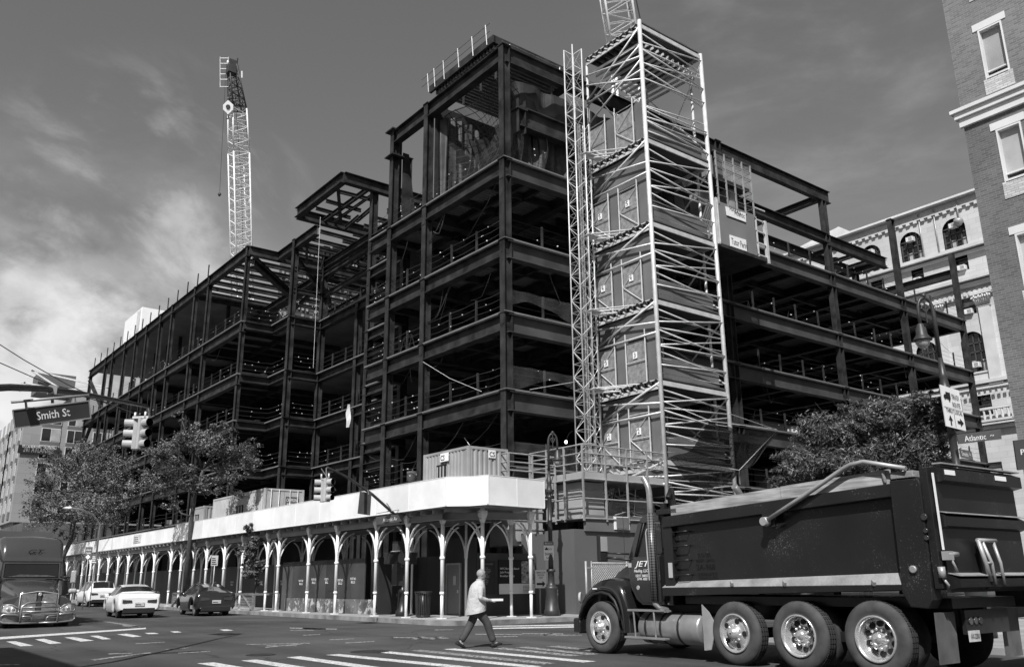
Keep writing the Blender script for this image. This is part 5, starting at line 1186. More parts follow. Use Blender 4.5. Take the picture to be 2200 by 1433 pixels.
# second mast arm, across the street in front of the shed
mb_ = thing('signal_mast_arm', G(864,1333), 'dark mast arm rising leftwards from the pole in front of the shed, near the corner', 'mast arm')
bs = G(864,1332); c0 = (bs-CAM).dot(CF)
pe = [at(862,1121,c0),at(845,1102,c0-.5),at(800,1062,c0-1.6),at(750,1027,c0-3),at(703,1004,c0-4.4)]
q = MB().tube(pe, [.06,.058,.055,.05,.04], 8); q.build('arm', CAST, mb_)
q = MB(); q.lathe((bs.x,bs.y,.1),(0,0,1),[(0,.27),(.25,.27),(.3,.22),(.95,.17),(1.0,.2),(1.08,.13),(1.2,.11),(3.4,.095),(4.6,.09)],12); q.build('pole', BLK, mb_)
q = MB(); q.tube([at(842,1096,c0),at(830,1076+4,c0-.5)], .02,5); q.tube([at(808,1103,c0-.8),at(868,1092,c0-.6)], .02,5); q.tube([at(790,1052,c0-2),at(792,1062,c0-2)], .02,5); q.tube([at(690,1006,c0-4.5),at(722,1054,c0-4.5)], .012,4)
q.bar(at(690,1030,c0-4.4),at(712,1029,c0-4.4),.04,.05); q.tube([at(701,1005,c0-4.4),at(701,1030,c0-4.4)], .02,5); q.build('sign_bracket', GALVD, mb_)
signal(at(689,1053,c0-4.4), (-.93,.36,0), 'left signal head hanging before the white shed parapet', .78); signal(at(705,1052,c0-4.6), V((.29,-.96,0)), 'right signal head hanging before the white shed parapet', .78)
t, P = board('street_name_sign', 'dark Atlantic Av sign hanging under the mast arm in front of the shed', [(808,1111),(866,1103),(867,1119),(808,1127)], c0-.7, SGN2, cs=[c0-.9,c0-.5,c0-.5,c0-.9]); letter('Atlantic Av', P, .24,.24,.52,.5, LET, t)
t, P = board('lane_sign', 'dark square sign seen from its back, hanging in front of the shed parapet', [(773,1056),(798,1059),(795,1107),(768,1103)], c0-2, mat('sign back', .07,.5,0,.25,3), thick=.03)
# pedestrian signals on that pole
for du, lab in ((-24,'left pedestrian signal box on the pole by the shed'),(18,'right pedestrian signal box on the pole by the shed')):
    a = at(864+du, 1199, c0); q = MB(); t = thing('pedestrian_signal', a, lab, 'traffic light'); q.box(a.x-.2,a.x+.2,a.y-.2,a.y+.2,a.z-.22,a.z+.22); q.build('housing', BLK, t, bevel=.02); MB().tube([a+V((0,0,.25)),V((bs.x,bs.y,a.z+.3))], .03,6).build('bracket', GALVD, t)
q = MB(); q.box(bs.x-.35,bs.x+.0,bs.y-.1,bs.y+.3,1.3,3.0); put(q.build('control_cabinet', CAST), mb_)
# overhead wires
for i, (a, b_) in enumerate(((at(-40,715,60),at(330,905,60)),(at(-40,762,55),at(340,893,75)))):
    m_ = a.lerp(b_, .5)-V((0,0,.5)); tag(MB().tube([a,a.lerp(m_,.5)-V((0,0,.1)),m_,m_.lerp(b_,.5)-V((0,0,.1)),b_], .035, 5).build('overhead_wire', BLK), ('upper dark wire crossing the sky at the left edge','lower dark wire crossing the sky at the left edge')[i], 'wire')
# distant street light
a = at(148,1092,60); t = thing('street_lamp', a, 'pale cobra head street light poking out of the big tree', 'street lamp'); q = MB(); q.tube([at(154,1092,60),at(175,1095,61),at(200,1105,62),at(215,1125,62.5),V((at(215,1125,62.5).x,at(215,1125,62.5).y,.1))], .07,6); q.build('arm', GALVD, t); q = MB(); q.lathe(at(136,1091,60),CX,[(0,.04),(.2,.10),(.5,.10),(.65,.04)],8); q.build('lamp_head', GALV, t)
# small street signs along the shed
def sgpost(u, v, w, h, label, s, m=SGN2, lm=LET, foot=None, c=None):
    a = at(u, v, c); t = thing('street_sign', (a.x,a.y,.1), label, 'sign'); MB().tube([(a.x+.03,a.y+.02,.1),(a.x+.03,a.y+.02,a.z+h/2)], .03, 6).build('post', GALVD, t)
    P = [a+CX*-w/2+V((0,0,h/2)), a+CX*w/2+V((0,0,h/2)), a+CX*w/2-V((0,0,h/2)), a+CX*-w/2-V((0,0,h/2))]; MB().prism(P, CF*.02).build('sign_panel', m, t)
    for k, x in enumerate(s): letter(x, P, .15,.7-.25*k,.7,.16, lm, t)
    if not s: lines(P[3]+CX*.04+V((0,0,.06)), CX, (0,0,1), w*.75, h*.75, 4, lm, t, off=.01)
    return t, P
t, P = sgpost(190,1188,.42,.72,'dark Civic Center banner sign with a diamond by the big tree trunk',('Civic','Center'),c=52)
r = P[2]-P[3]; u = P[0]-P[3]; MB().prism([P[3]+r*.5+u*.0-CF*.01,P[3]+r*.85+u*.2-CF*.01,P[3]+r*.5+u*.4-CF*.01,P[3]+r*.15+u*.2-CF*.01], -CF*.004).build('diamond', WHT, t)
sgpost(461,1204,.34,.5,'small pale parking rule sign on a thin pole behind the dark car',(),m=CTW,lm=LETB,c=43.5)
sgpost(203,1200,.34,.6,'small dark rule sign on a pole left of the white van',(),c=54)
# push-button pole, litter bin, bollard
a = G(1054,1330); t = thing('push_button_pole', a, 'short black push button pole on the corner pavement behind the walking man', 'pole'); q = MB(); q.lathe((a.x,a.y,KB),(0,0,1),[(0,.12),(.03,.12),(.06,.055),(1.5,.05),(1.55,.01)],10); q.build('pole', BLK, t); MB().box(a.x+.0,a.x+.16,a.y-.14,a.y+.02,.95,1.15).build('button_box', BLK, t, bevel=.02)
a = G(903,1336); t = thing('litter_bin', (a.x,a.y,KB), 'black slatted street litter bin by the grey door', 'litter bin')
a = V((a.x+.3,a.y+.3,0))
q = MB(); q.lathe((a.x,a.y,KB),(0,0,1),[(0,.2),(.02,.22),(.85,.24),(.86,.2)],16); q.build('liner', BLK, t)
q = MB()
for k in range(24): an = 2*math.pi*k/24; d = V((math.cos(an),math.sin(an),0)); q.bar(V((a.x,a.y,KB+.03))+d*.25, V((a.x,a.y,KB+.80))+d*.28, .02,.045, up=d); q.bar(V((a.x,a.y,KB+.80))+d*.28, V((a.x,a.y,KB+.93))+d*.32, .02,.045, up=d)
for z, r_ in ((.06,.265),(.92,.325)): q.tube([V((a.x,a.y,KB+z))+V((math.cos(k*math.pi/8),math.sin(k*math.pi/8),0))*r_ for k in range(17)], .018, 6)
q.build('slats', CAST, t)
a = G(1196,1329); t = thing('bollard', (a.x,a.y,KB), 'slim bollard with pale reflective bands beside the left lamp post base', 'bollard'); MB().lathe((a.x,a.y,KB),(0,0,1),[(0,.08),(1.0,.07),(1.05,.03)],10).build('post', CAB, t); q = MB(); q.lathe((a.x,a.y,KB+.72),(0,0,1),[(0,.082),(.1,.082)],10); q.lathe((a.x,a.y,KB+.88),(0,0,1),[(0,.08),(.08,.08)],10); q.build('band', WHT, t)
# festoon bulb near the platform
a = at(1216,946,34); t = thing('festoon_bulb', a, 'single lit work bulb on a drooping wire above the left lamp', 'bulb'); MB().lathe(a,(0,0,-1),[(0,.03),(.05,.06),(.12,.03)],8).build('bulb', mat('lit bulb', .9,.3,0,0,1,emit=6), t); MB().tube([a,at(1222,932,34),at(1230,925,34)], .012, 4).build('wire', BLK, t)

# ------------------------------------------------------------------ trees
BARK = mat('tree bark', .07,.9,0,.35,5,bump=.5)
LEAF = [mat('leaf '+n, v, .5, 0, .35, .7, spec=.5) for n, v in (('dark',.07),('mid',.13),('light',.22))]
def tree(base, trunk, blobs, n, ls, label, name='street_tree', cat='tree', r0=.16, elong=1.6, droop=0.0, limbs=True, sparse=.55, seed=1, mats=LEAF):
    rg = random.Random(seed); t = thing(name, base, label, cat); base = V(base)
    q = MB(); P = [base]+[V(p) for p in trunk]; k = len(P); q.tube(P, [r0*(1-.55*i/(k-1)) for i in range(k)], 10)
    tips = []
    for c, r in blobs:
        c = V(c); r = V(r)
        s = min(P[1:], key=lambda p: (p-c).length + (5 if p.z > c.z+.3 else 0)) if limbs else P[-1]
        m_ = s.lerp(c, .5)+V((rg.uniform(-.3,.3),rg.uniform(-.3,.3),-.15))
        q.tube([s,m_,c], [r0*.42,r0*.28,r0*.12], 6)
        for _ in range(9):
            e = c+V((rg.gauss(0,.5)*r.x,rg.gauss(0,.5)*r.y,rg.gauss(.15,.45)*r.z)); q.tube([m_.lerp(c,rg.random()),(m_+e)/2+V((0,0,.1)),e],[r0*.12,r0*.08,r0*.03],4); tips.append(e)
    q.build('trunk', BARK, t)
    vol = [b_[1][0]*b_[1][1]*b_[1][2] for b_ in blobs]; tot = sum(vol); q = MB()
    for (c, r), v_ in zip(blobs, vol):
        c = V(c); m_ = int(n*v_/tot); cl = []
        for _ in range(max(6, int(m_*sparse/70))):      # leaf sprays, gaps between them
            d = V((rg.gauss(0,1),rg.gauss(0,1),rg.gauss(0,1))).normalized()*rg.uniform(.25,1.08)**.6
            cl.append((c+V((d.x*r[0],d.y*r[1],d.z*r[2])), rg.uniform(.18,.5)*min(r), rg.choice((0,0,1,1,1,2)), V((rg.gauss(0,1),rg.gauss(0,1),rg.gauss(.2,.5))).normalized()))
        for _ in range(m_):
            cc, cr, mi, dr = rg.choice(cl); p = cc+V((rg.gauss(0,.42),rg.gauss(0,.42),rg.gauss(0,.30)))*cr + dr*rg.gauss(0,.4)*cr
            a = V((rg.gauss(0,1),rg.gauss(0,1),rg.gauss(-droop,.6))).normalized(); b_ = a.cross(V((rg.gauss(0,1),rg.gauss(0,1),rg.gauss(0,1)))).normalized(); s = ls*rg.uniform(.6,1.35)
            q.m = mi if rg.random() < .7 else rg.choice((0,1,2)); q.poly([p-a*s*elong*.5, p+b_*s*.35, p+a*s*elong*.5, p-b_*s*.35])
    q.build('crown', mats, t, fixn=False); return t
bb = G(133,1303); bb = V((bb.x+2.5,70,0)); bb = V((17.0,83.0,.1))
def blob(u, v, c, ru, rv): k = FPX/c; return (at(u,v,c), (ru/k, ru/k, rv/k))
c1_ = (bb-CAM).dot(CF)
tree(bb, [at(133,1200,c1_),at(150,1165,c1_),at(160,1120,c1_),at(185,1060,c1_)],
  [blob(130,1080,c1_,68,52),blob(215,1090,c1_-2,62,48),blob(190,1000,c1_,58,50),blob(120,1010,c1_+1,52,42),blob(250,1020,c1_-1,48,48),blob(85,1100,c1_+1,30,36),blob(205,960,c1_,34,22),blob(275,1060,c1_-2,28,42),blob(160,1140,c1_,48,20),blob(235,965,c1_,28,16),blob(80,1040,c1_,24,18),blob(60,1075,c1_,16,14),blob(160,968,c1_,22,14),blob(290,1010,c1_,18,22),blob(110,965,c1_,18,12),blob(255,1110,c1_,26,16)],
  34000, .10, 'large leafy street tree overhanging the left end of the white shed', r0=.24, seed=3)
b2 = V((17.6,54.3,.1)); c2_ = (b2-CAM).dot(CF)
tree(b2, [at(408,1160,c2_),at(412,1110,c2_),at(420,1060,c2_),at(436,1010,c2_)],
  [blob(375,970,c2_,52,40),blob(450,960,c2_,55,42),blob(510,985,c2_,44,38),blob(350,1030,c2_+1,42,42),blob(430,1030,c2_,52,36),blob(500,1040,c2_-1,38,28),blob(410,930,c2_,42,22),blob(480,925,c2_,40,20),blob(545,1000,c2_-1,22,32),blob(345,985,c2_,28,26),blob(390,900,c2_,20,14),blob(540,955,c2_,22,20),blob(375,1085,c2_,22,24)],
  24000, .088, 'thinner leafy street tree growing through the shed roof in front of the left wing', r0=.17, seed=5, sparse=.4)
b3 = V((17.75,44.6,.1)); c3_ = (b3-CAM).dot(CF)
tree(b3, [at(553,1240,c3_),at(545,1190,c3_),at(540,1150,c3_)],
  [blob(545,1225,c3_,26,18),blob(535,1185,c3_,20,20),blob(552,1165,c3_,19,16),blob(537,1135,c3_,13,14),blob(560,1205,c3_,16,16),blob(530,1215,c3_,14,12),blob(556,1250,c3_,12,8)],
  5200, .10, 'young sapling with sparse foliage in the timber guard by the shed', name='sapling', r0=.05, seed=8)
b4 = V((36.5,25.6,.1)); c4_ = (b4-CAM).dot(CF)
LEAFR = [mat('locust leaf '+n, v, .45, 0, .3, .9, spec=.5) for n, v in (('dark',.055),('mid',.10),('light',.17))]
tree(b4, [at(1850,1180,c4_),at(1850,1090,c4_),at(1855,1030,c4_),at(1870,980,c4_)],
  [blob(1780,930,c4_,70,40),blob(1870,905,c4_,70,38),blob(1950,880,c4_,60,34),blob(1720,1000,c4_-1,55,34),blob(1810,1000,c4_-1,80,40),blob(1905,980,c4_,80,46),blob(1985,950,c4_,55,50),blob(1700,1045,c4_-1,45,24),blob(1770,1050,c4_-1,60,24),blob(1860,1050,c4_,60,26),blob(1960,1030,c4_,50,30),blob(2005,900,c4_,40,30),blob(1990,860,c4_,42,18),blob(1690,985,c4_,34,18),blob(1668,1035,c4_-1,26,16),blob(1740,905,c4_,30,14),blob(1830,872,c4_,34,14),blob(2012,870,c4_,26,22)],
  75000, .062, 'feathery leaved tree behind the dump truck under the right wing of the frame', r0=.2, elong=3.2, droop=.5, seed=11, sparse=.8, mats=LEAFR)

# ------------------------------------------------------------------ cars (front along local +x, y to the left, z up)
def place(root, loc, ang):
    root.location = loc; root.rotation_euler = (0,0,ang)
CARW = mat('white car paint', .80,.25,0,.02,1,coat=.8); CARB = mat('black car paint', .018,.22,0,.1,1,coat=1); PLAST = mat('black car plastic', .02,.5,0,.1,3); TAIL = mat('dark tail lamp', .045,.15,0,.2,2,coat=.7); PLATE = mat('number plate', .5,.5,0,.2,9)
def car(label, loc, ang, st, paint, wr=.33, wx=(1.42,-1.42), hw=.93, rim=ALU, kind='sedan', grp='cars on Smith St', plate='KDR 4127'):
    """st: stations (x, z_low, z_belt, z_roof, half width at belt, half width at roof)"""
    t = thing('parked_car' if kind != 'sedan' else 'car', (0,0,0), label, 'car', grp)
    # painted shell: every station is a ring; arches cut by lifting the sill over the wheels
    q = MB(); rings = []
    def zs(x, zl):
        for w in wx:
            if abs(x-w) < wr+.07: return max(zl, (max(0,(wr+.07)**2-(x-w)**2))**.5+wr-.0)
        return zl
    xs = []; S = sorted(st, key=lambda a: a[0])
    def lerp(x):
        for a, b_ in zip(S, S[1:]):
            if a[0] <= x <= b_[0]:
                f = (x-a[0])/(b_[0]-a[0]+1e-9); return [p+(r-p)*f for p, r in zip(a, b_)]
        return list(S[-1])
    x = S[0][0]
    while x < S[-1][0]: xs.append(x); x += .09
    xs.append(S[-1][0]); xs = sorted(set([round(v,3) for v in xs]+[s[0] for s in S]))
    n = 13
    for x in xs:
        _, zl, zb, zr, w, wt = lerp(x); z0 = zs(x, zl)
        half = [(w*.90,z0),(w*.985,z0+(zb-z0)*.15),(w*1.0,z0+(zb-z0)*.5),(w*.985,z0+(zb-z0)*.8),(w*.95,zb),(wt+(w*.93-wt)*.45,zb+(zr-zb)*.55),(wt*1.0,zb+(zr-zb)*.93),(wt*.72,zr),(0,zr+.015 if zr > zb+.1 else zr+.02)]
        rings.append([V((x,y,z)) for y, z in half]+[V((x,-y,z)) for y, z in half[-2::-1]])
    m = len(rings[0]); 
    for r in rings: q.v += [tuple(p) for p in r]
    q.sm = True
    for i in range(len(xs)-1):
        a = lerp((xs[i]+xs[i+1])/2); cab = a[3]-a[2] > .12
        for k in range(m-1):
            side = k in (4,5) or k in (m-6,m-7+1-0) if False else (k in (4,5) or k in (m-2-4,m-2-5))
            topw = k in (6,7,m-2-6,m-2-7); 
            slope = abs(lerp(xs[i])[3]-lerp(xs[i+1])[3])/(xs[i+1]-xs[i])
            q.m = 1 if cab and ((side and slope < 1.4 and not any(abs((xs[i]+xs[i+1])/2-p) < .05 for p in PIL[kind])) or (topw and slope > .23 and a[3] > a[2]+.14 and k not in ())) else 0
            q.face(i*m+k,(i+1)*m+k,(i+1)*m+k+1,i*m+k+1)
    q.m = 0; q.sm = False; q.face(*range(m)); q.face(*[ (len(xs)-1)*m+k for k in range(m)][::-1])
    q.build('body', [paint, GLASSD], t, fixn=True)
    zl = S[0][1]; rx = S[0][0]; zb = S[0][2]; w = S[0][4]
    q = MB(); q.box(rx-.02,rx+.10,-w*.84,w*.84,zl-.16,zl+.06); q.box(rx+.3,S[-1][0]-.2,-w*.8,w*.8,.17,.24); q.build('bumper', PLAST, t, bevel=.02)
    for s_ in (1,-1):
        q = MB(); q.prism([(rx-.03,s_*w*.40,zb-.17),(rx-.03,s_*w*.86,zb-.20),(rx-.03,s_*w*.90,zb-.06),(rx-.03,s_*w*.42,zb-.08)],(.05,0,0)); q.prism([(rx-.02,s_*w*.90,zb-.2),(rx+.34,s_*w*.995,zb-.12),(rx+.3,s_*w*.985,zb-.03),(rx-.02,s_*w*.90,zb-.05)],(0,s_*-.03,0)); q.build('tail_lamp', TAIL, t)
        MB().box(S[-1][0]-1.75,S[-1][0]-1.55,s_*(w+.16)-.09,s_*(w+.16)+.09,zb+.02,zb+.17).build('mirror', paint, t, bevel=.03)
    p = MB().box(rx-.035,rx-.02,-.2,.2,zb-.33,zb-.18).build('number_plate', PLATE, t); lines((rx-.036,.16,zb-.29),(0,-1,0),(0,0,1),.32,.08,1,LETB,p)
    for x in wx:
        for s_ in (1,-1):
            c = V((x,s_*(w-.13),wr)); q = MB(); q.lathe(c-V((0,s_*.1,0)),(0,s_,0),[(0,wr*.8),(.02,wr*.97),(.06,wr),(.17,wr),(.21,wr*.94),(.215,wr*.72),(.17,wr*.68)],24); o = q.build('wheel', RUB, t)
            q = MB(); 
            for k in range(10): a = 2*math.pi*k/10; q.bar(c+V((0,s_*.1,0)), c+V((math.cos(a)*wr*.68,s_*.1,math.sin(a)*wr*.68)), .05,.03,up=(0,1,0))
            q.lathe(c+V((0,s_*.07,0)),(0,s_,0),[(0,wr*.7),(.04,wr*.7),(.045,wr*.62),(.0,wr*.6)],20); q.lathe(c+V((0,s_*.08,0)),(0,s_,0),[(0,.06),(.05,.05)],8); put(q.build('rim', rim, None), o)
    place(t, loc, ang); return t
PIL = {'sedan':(.35,-.75,1.2), 'suv':(.3,-.75,-1.7), 'van':(.1,-1.1,1.2)}
sedan = [(-2.42,.38,.86,.87,.80,.5),(-2.36,.36,.98,.99,.86,.62),(-2.25,.32,1.04,1.05,.90,.68),(-1.75,.26,1.03,1.09,.93,.66),(-1.05,.24,.99,1.37,.935,.58),(-.5,.23,.97,1.455,.935,.58),(.3,.23,.95,1.45,.935,.58),(.8,.23,.93,1.33,.935,.60),(1.3,.24,.92,.97,.93,.68),(1.9,.27,.85,.86,.92,.66),(2.3,.34,.72,.73,.84,.6),(2.44,.42,.6,.62,.72,.5)]
suv = [(-2.37,.42,.95,.96,.78,.5),(-2.3,.42,1.08,1.09,.88,.62),(-2.1,.36,1.12,1.16,.94,.62),(-1.5,.3,1.08,1.42,.96,.56),(-.8,.28,1.04,1.59,.96,.57),(0,.27,1.0,1.62,.96,.57),(.7,.27,.98,1.5,.96,.60),(1.35,.28,.98,1.06,.95,.7),(1.9,.32,.9,.92,.93,.7),(2.25,.38,.78,.79,.86,.6),(2.37,.45,.66,.68,.72,.5)]
fast = [(-2.37,.38,.90,.91,.80,.5),(-2.3,.34,1.02,1.05,.89,.62),(-2.1,.30,1.04,1.12,.94,.60),(-1.5,.26,1.0,1.30,.96,.56),(-.8,.24,.96,1.43,.96,.55),(0,.23,.93,1.48,.96,.55),(.6,.23,.92,1.42,.96,.56),(1.3,.24,.90,1.02,.95,.66),(1.9,.28,.82,.84,.93,.68),(2.25,.34,.70,.71,.86,.6),(2.37,.42,.6,.62,.72,.5)]
van = [(-2.58,.44,1.0,1.02,.84,.66),(-2.54,.42,1.12,1.15,.93,.7),(-2.4,.38,1.16,1.45,.97,.66),(-2.25,.34,1.14,1.68,.99,.66),(-1.2,.3,1.08,1.75,.99,.66),(.3,.28,1.03,1.72,.99,.66),(1.0,.28,1.0,1.5,.99,.68),(1.75,.3,.98,1.06,.97,.74),(2.2,.34,.86,.88,.93,.72),(2.5,.42,.72,.73,.82,.6),(2.6,.5,.62,.64,.7,.5)]
def carat(u0, v0, u1, v1, w, L, turn=0):    # rear wheels' ground contacts, left and right
    a, b_ = G(u0,v0), G(u1,v1); m_ = (a+b_)/2; ang = R(90)+turn; f = V((math.cos(ang),math.sin(ang),0)); return m_+f*(L), ang
RIMD = mat('dark alloy rim', .06,.3,.6,.2,4)
loc, ang = carat(250,1327,326,1325.5,0,1.4,R(-6)); car('white sedan driving away, nearest of the cars on the left street', loc, ang, sedan, CARW, rim=RIMD)
loc, ang = carat(190,1303,232,1302,0,1.5,R(-2)); car('white minivan driving away, farther down the left street', loc, ang, van, CARW, kind='van', wx=(1.55,-1.5), plate='JHB 2094', wr=.35, hw=.99)
loc, ang = carat(422,1323,482,1321,0,1.45,R(-6)); car('dark fastback car stopped at the kerb beside the shed', loc, ang, fast, CARB, kind='suv', wr=.36, plate='LFA 8830')
car('black car half hidden behind the white sedan at the kerb', (15.0,55.4,0), R(86), fast, CARB, kind='suv', wr=.36, plate='KXT 5561')

# ------------------------------------------------------------------ red dump truck, drawn on its near side plane: s forward, w across, z up
th = R(2.0); DS = V((math.sin(th),math.cos(th),0)); DW = V((math.cos(th),-math.sin(th),0)); DO = V((12.47,6.0,0))
T = lambda s, w, z: DO+DS*s+DW*w+V((0,0,z))
RED = mat('dump body paint', .013,.38,0,.3,.8,kind='speck',sscale=38,th=.80,sval=.13,spec=.5); REDC = mat('cab paint', .014,.16,0,.08,1,coat=1,spec=.6)
DUSTY = mat('dusty ledge', .24,.9,0,.3,3,bump=.4,bscale=20); PLANK = mat('weathered plank', .36,.85,0,.22,2,kind='wood',grain=(.5,.5,9)); WID = 2.45
dt = thing('dump_truck', T(4,1.2,0), 'dark dump truck with polished wheels and plank-topped box crossing the right foreground', 'truck')
def sidebox(q, s0, s1, w0, w1, z0, z1): q.hexa([T(s0,w0,z0),T(s1,w0,z0),T(s1,w1,z0),T(s0,w1,z0),T(s0,w0,z1),T(s1,w0,z1),T(s1,w1,z1),T(s0,w1,z1)])
def slope(q, ring, w0, w1):       # (s,z) outline extruded across
    q.prism([T(s,w0,z) for s, z in ring], DW*(w1-w0))
q = MB(); slope(q, [(.8,1.25),(5.6,1.15),(5.6,2.37),(.8,2.57)], .10,.14); slope(q, [(.8,1.25),(5.6,1.15),(5.6,2.37),(.8,2.57)], WID-.14,WID-.1)
slope(q, [(.8,1.22),(5.66,1.13),(5.66,1.18),(.8,1.28)], .14,WID-.14); slope(q, [(5.55,1.2),(5.62,1.2),(5.62,2.5),(5.55,2.5)], .1,WID-.1); q.build('body_side', RED, dt)
for w0, w1 in ((0.0,.14),(WID-.14,WID)):
    q = MB(); slope(q, [(.79,1.23),(5.66,1.12),(5.66,1.27),(.79,1.31)], w0-.03,w1); q.build('lower_rail', RED, dt, bevel=.008)
    q = MB(); slope(q, [(.79,2.57),(5.56,2.37),(5.56,2.57),(.79,2.76)], w0-.03,w1+.03); q.build('top_rail', RED, dt, bevel=.012)
q = MB(); P = [T(.8,-.03,1.315),T(5.66,-.03,1.275),T(5.60,.10,1.37),T(.8,.10,1.48)]; q.prism(P, DW*.01+V((0,0,-.02))); q.build('ledge', DUSTY, dt)
q = MB(); slope(q, [(.82,2.765),(2.8,2.69),(2.8,2.90),(.82,2.98)], .0,.05); slope(q, [(2.82,2.69),(5.35,2.585),(5.35,2.765),(2.82,2.89)], .0,.05); slope(q, [(.82,2.765),(5.35,2.585),(5.35,2.765),(.82,2.98)], WID-.1,WID-.05); q.build('side_board', PLANK, dt)
q = MB(); slope(q, [(5.36,1.25),(5.60,1.25),(5.60,2.52),(5.36,2.50)], .0,.12); slope(q, [(5.2,2.62),(5.75,2.62),(5.75,2.72),(5.2,2.72)], .0,WID); slope(q, [(5.62,2.0),(5.72,2.0),(5.72,2.85),(5.62,2.85)], .1,WID-.1)
q.build('front_bulkhead', RED, dt, bevel=.01)
# ladder rungs on the body side
rg_ = []
for z in (2.28,2.02,1.76,1.50): rg_.append(MB().tube([T(5.32,.09,z-.01),T(5.32,-.02,z-.01),T(4.98,-.02,z),T(4.98,.09,z)], .012, 6))
for m_ in rg_: m_.build('rung', RED, dt)
# lettering on the body, cab and tarp box
SL = tuple(-DS); LB = mat('faded black lettering', .006,.5,0,.1,3)
def slet(s_, s0, z, w, h, m, wv=.1, **k): return text(s_, T(s0,wv,z), -DS, (0,0,1), w, h, m, dt, off=.006, **k)
slet('25 CU YDS', 4.83,1.80,.30,.07,LB); slet('NJDEP - 204121', 4.88,1.70,.44,.07,LB); slet('2A-968', 4.88,1.575,.44,.105,LB); slet('32 IRONS GATE ST', 4.85,1.47,.46,.06,LB); slet('TOTOWA, N.J. 07512', 4.85,1.40,.46,.055,LB)
# rear corner post, tailgate and its ribs
q = MB(); q.prism([T(s,-.06,z) for s, z in ((.80,2.80),(.36,2.80),(.33,2.72),(.35,1.62),(.38,1.1),(.46,.98),(.72,1.0),(.82,1.2))], DW*.26); q.build('corner_post', RED, dt, bevel=.015)
q = MB(); sidebox(q,.22,.34,-.03,.14,1.25,2.95); q.build('corner_post', RED, dt, bevel=.01)
q = MB(); q.prism([T(.17,.0,2.86),T(.17,.055,2.86),T(.17,.055,1.78),T(.17,.0,1.78)], -DS*.006); q.build('reflective_strip', WHT, dt)
q = MB(); sidebox(q,.19,.24,.1,WID,1.2,2.95); q.build('tailgate', RED, dt)
for z0, z1, d in ((2.72,2.98,.14),(2.08,2.3,.10),(1.24,1.44,.16)):
    q = MB(); q.prism([T(.19,.1,z0),T(.19-d,.1,z0+.03),T(.19-d,.1,z1-.06),T(.19,.1,z1)], DW*(WID-.1)); q.build('tailgate_rib', RED, dt)
q = MB(); q.prism([T(.055,.1,2.985),T(.2,.1,2.99),T(.2,WID,2.99),T(.055,WID,2.985)], V((0,0,.02))); q.prism([T(.08,.1,2.285),T(.19,.1,2.31),T(.19,WID,2.31),T(.08,WID,2.285)], V((0,0,.01))); q.prism([T(.02,.1,1.42),T(.19,.1,1.455),T(.19,WID,1.455),T(.02,WID,1.42)], V((0,0,.012))); q.build('dust_strip', DUSTY, dt)
q = MB(); q.prism([T(.045,.13,2.9),T(.045,.42,2.9),T(.045,.42,2.83),T(.045,.13,2.83)], -DS*.004); q.build('reflective_strip', WHT, dt); q = MB(); q.prism([T(.045,1.6,2.9),T(.045,1.95,2.9),T(.045,1.95,2.83),T(.045,1.6,2.83)], -DS*.004); q.build('reflective_strip', WHT, dt)
q = MB()     # coal chute door with its lever frame
q.prism([T(.12,.95,1.24),T(.12,1.32,1.24),T(.16,1.22,1.9),T(.16,.93,1.9)], -DS*.03); q.m = 1
q.tube([T(.05,.78,1.92),T(.05,1.32,1.92)], .03, 8); q.tube([T(.05,.80,1.93),T(.02,.86,1.62),T(.02,.94,1.35)], .032, 8); q.tube([T(.05,.92,1.9),T(.0,1.0,1.6),T(.0,1.02,1.3)], .025, 8); q.tube([T(.05,1.24,1.9),T(.0,1.26,1.6),T(.0,1.28,1.3)], .025, 8); q.tube([T(.0,.86,1.6),T(.0,1.0,1.6)], .02, 6)
q.build('chute_door', [RED, GALVD], dt)
q = MB(); q.tube([T(.12,.02,1.72),T(.12,.3,1.72)], .035, 8); q.bar(T(.14,.0,1.7),T(.14,.14,1.7),.1,.12); q.tube([T(.2,-.04,1.55),T(.2,-.04,1.4)], .05, 10); q.tube([T(.2,-.03,1.4),T(.15,0,1.3),T(.2,.05,1.26)], .02, 6); q.tube([T(.12,.08,1.7),T(.08,.16,1.48)], .02, 6); q.build('gate_latch', GALVD, dt)
for z, r_ in ((2.24,.055),(2.05,.04),(1.95,.04)): MB().lathe(T(.335,-.065,z),-DW,[(0,r_),(.015,r_*.8)],12).build('marker_lamp', TAIL, dt)
MB().lathe(T(.60,-.06,1.52),-DW,[(0,.055),(.03,.055),(.035,.04)],14).build('pivot_pin', GALVD, dt)
for s_ in (4.0,2.9,1.3): MB().bar(T(s_,-.02,1.36),T(s_-.06,-.06,1.32),.04,.06).build('tie_hook', GALVD, dt)
# tarp arm
q = MB(); q.tube([T(3.1,-.1,2.34),T(2.3,-.1,2.69),T(1.5,-.1,3.06),T(1.38,-.1,3.10),T(1.15,-.1,3.12),T(.5,-.08,2.95)], .036, 10); q.lathe(T(3.1,-.16,2.34),DW,[(0,.07),(.12,.08),(.18,.06)],14); q.build('tarp_arm', GALVD, dt)
q = MB(); sidebox(q,2.95,3.2,-.04,.0,2.25,2.5); q.build('tarp_bracket', RED, dt)
q = MB(); sidebox(q,.42,.78,-.05,.14,2.82,2.92); q.tube([T(.9,.0,2.78),T(.9,-.03,2.96)], .03,8); q.build('hinge_block', DUSTY, dt, bevel=.01)
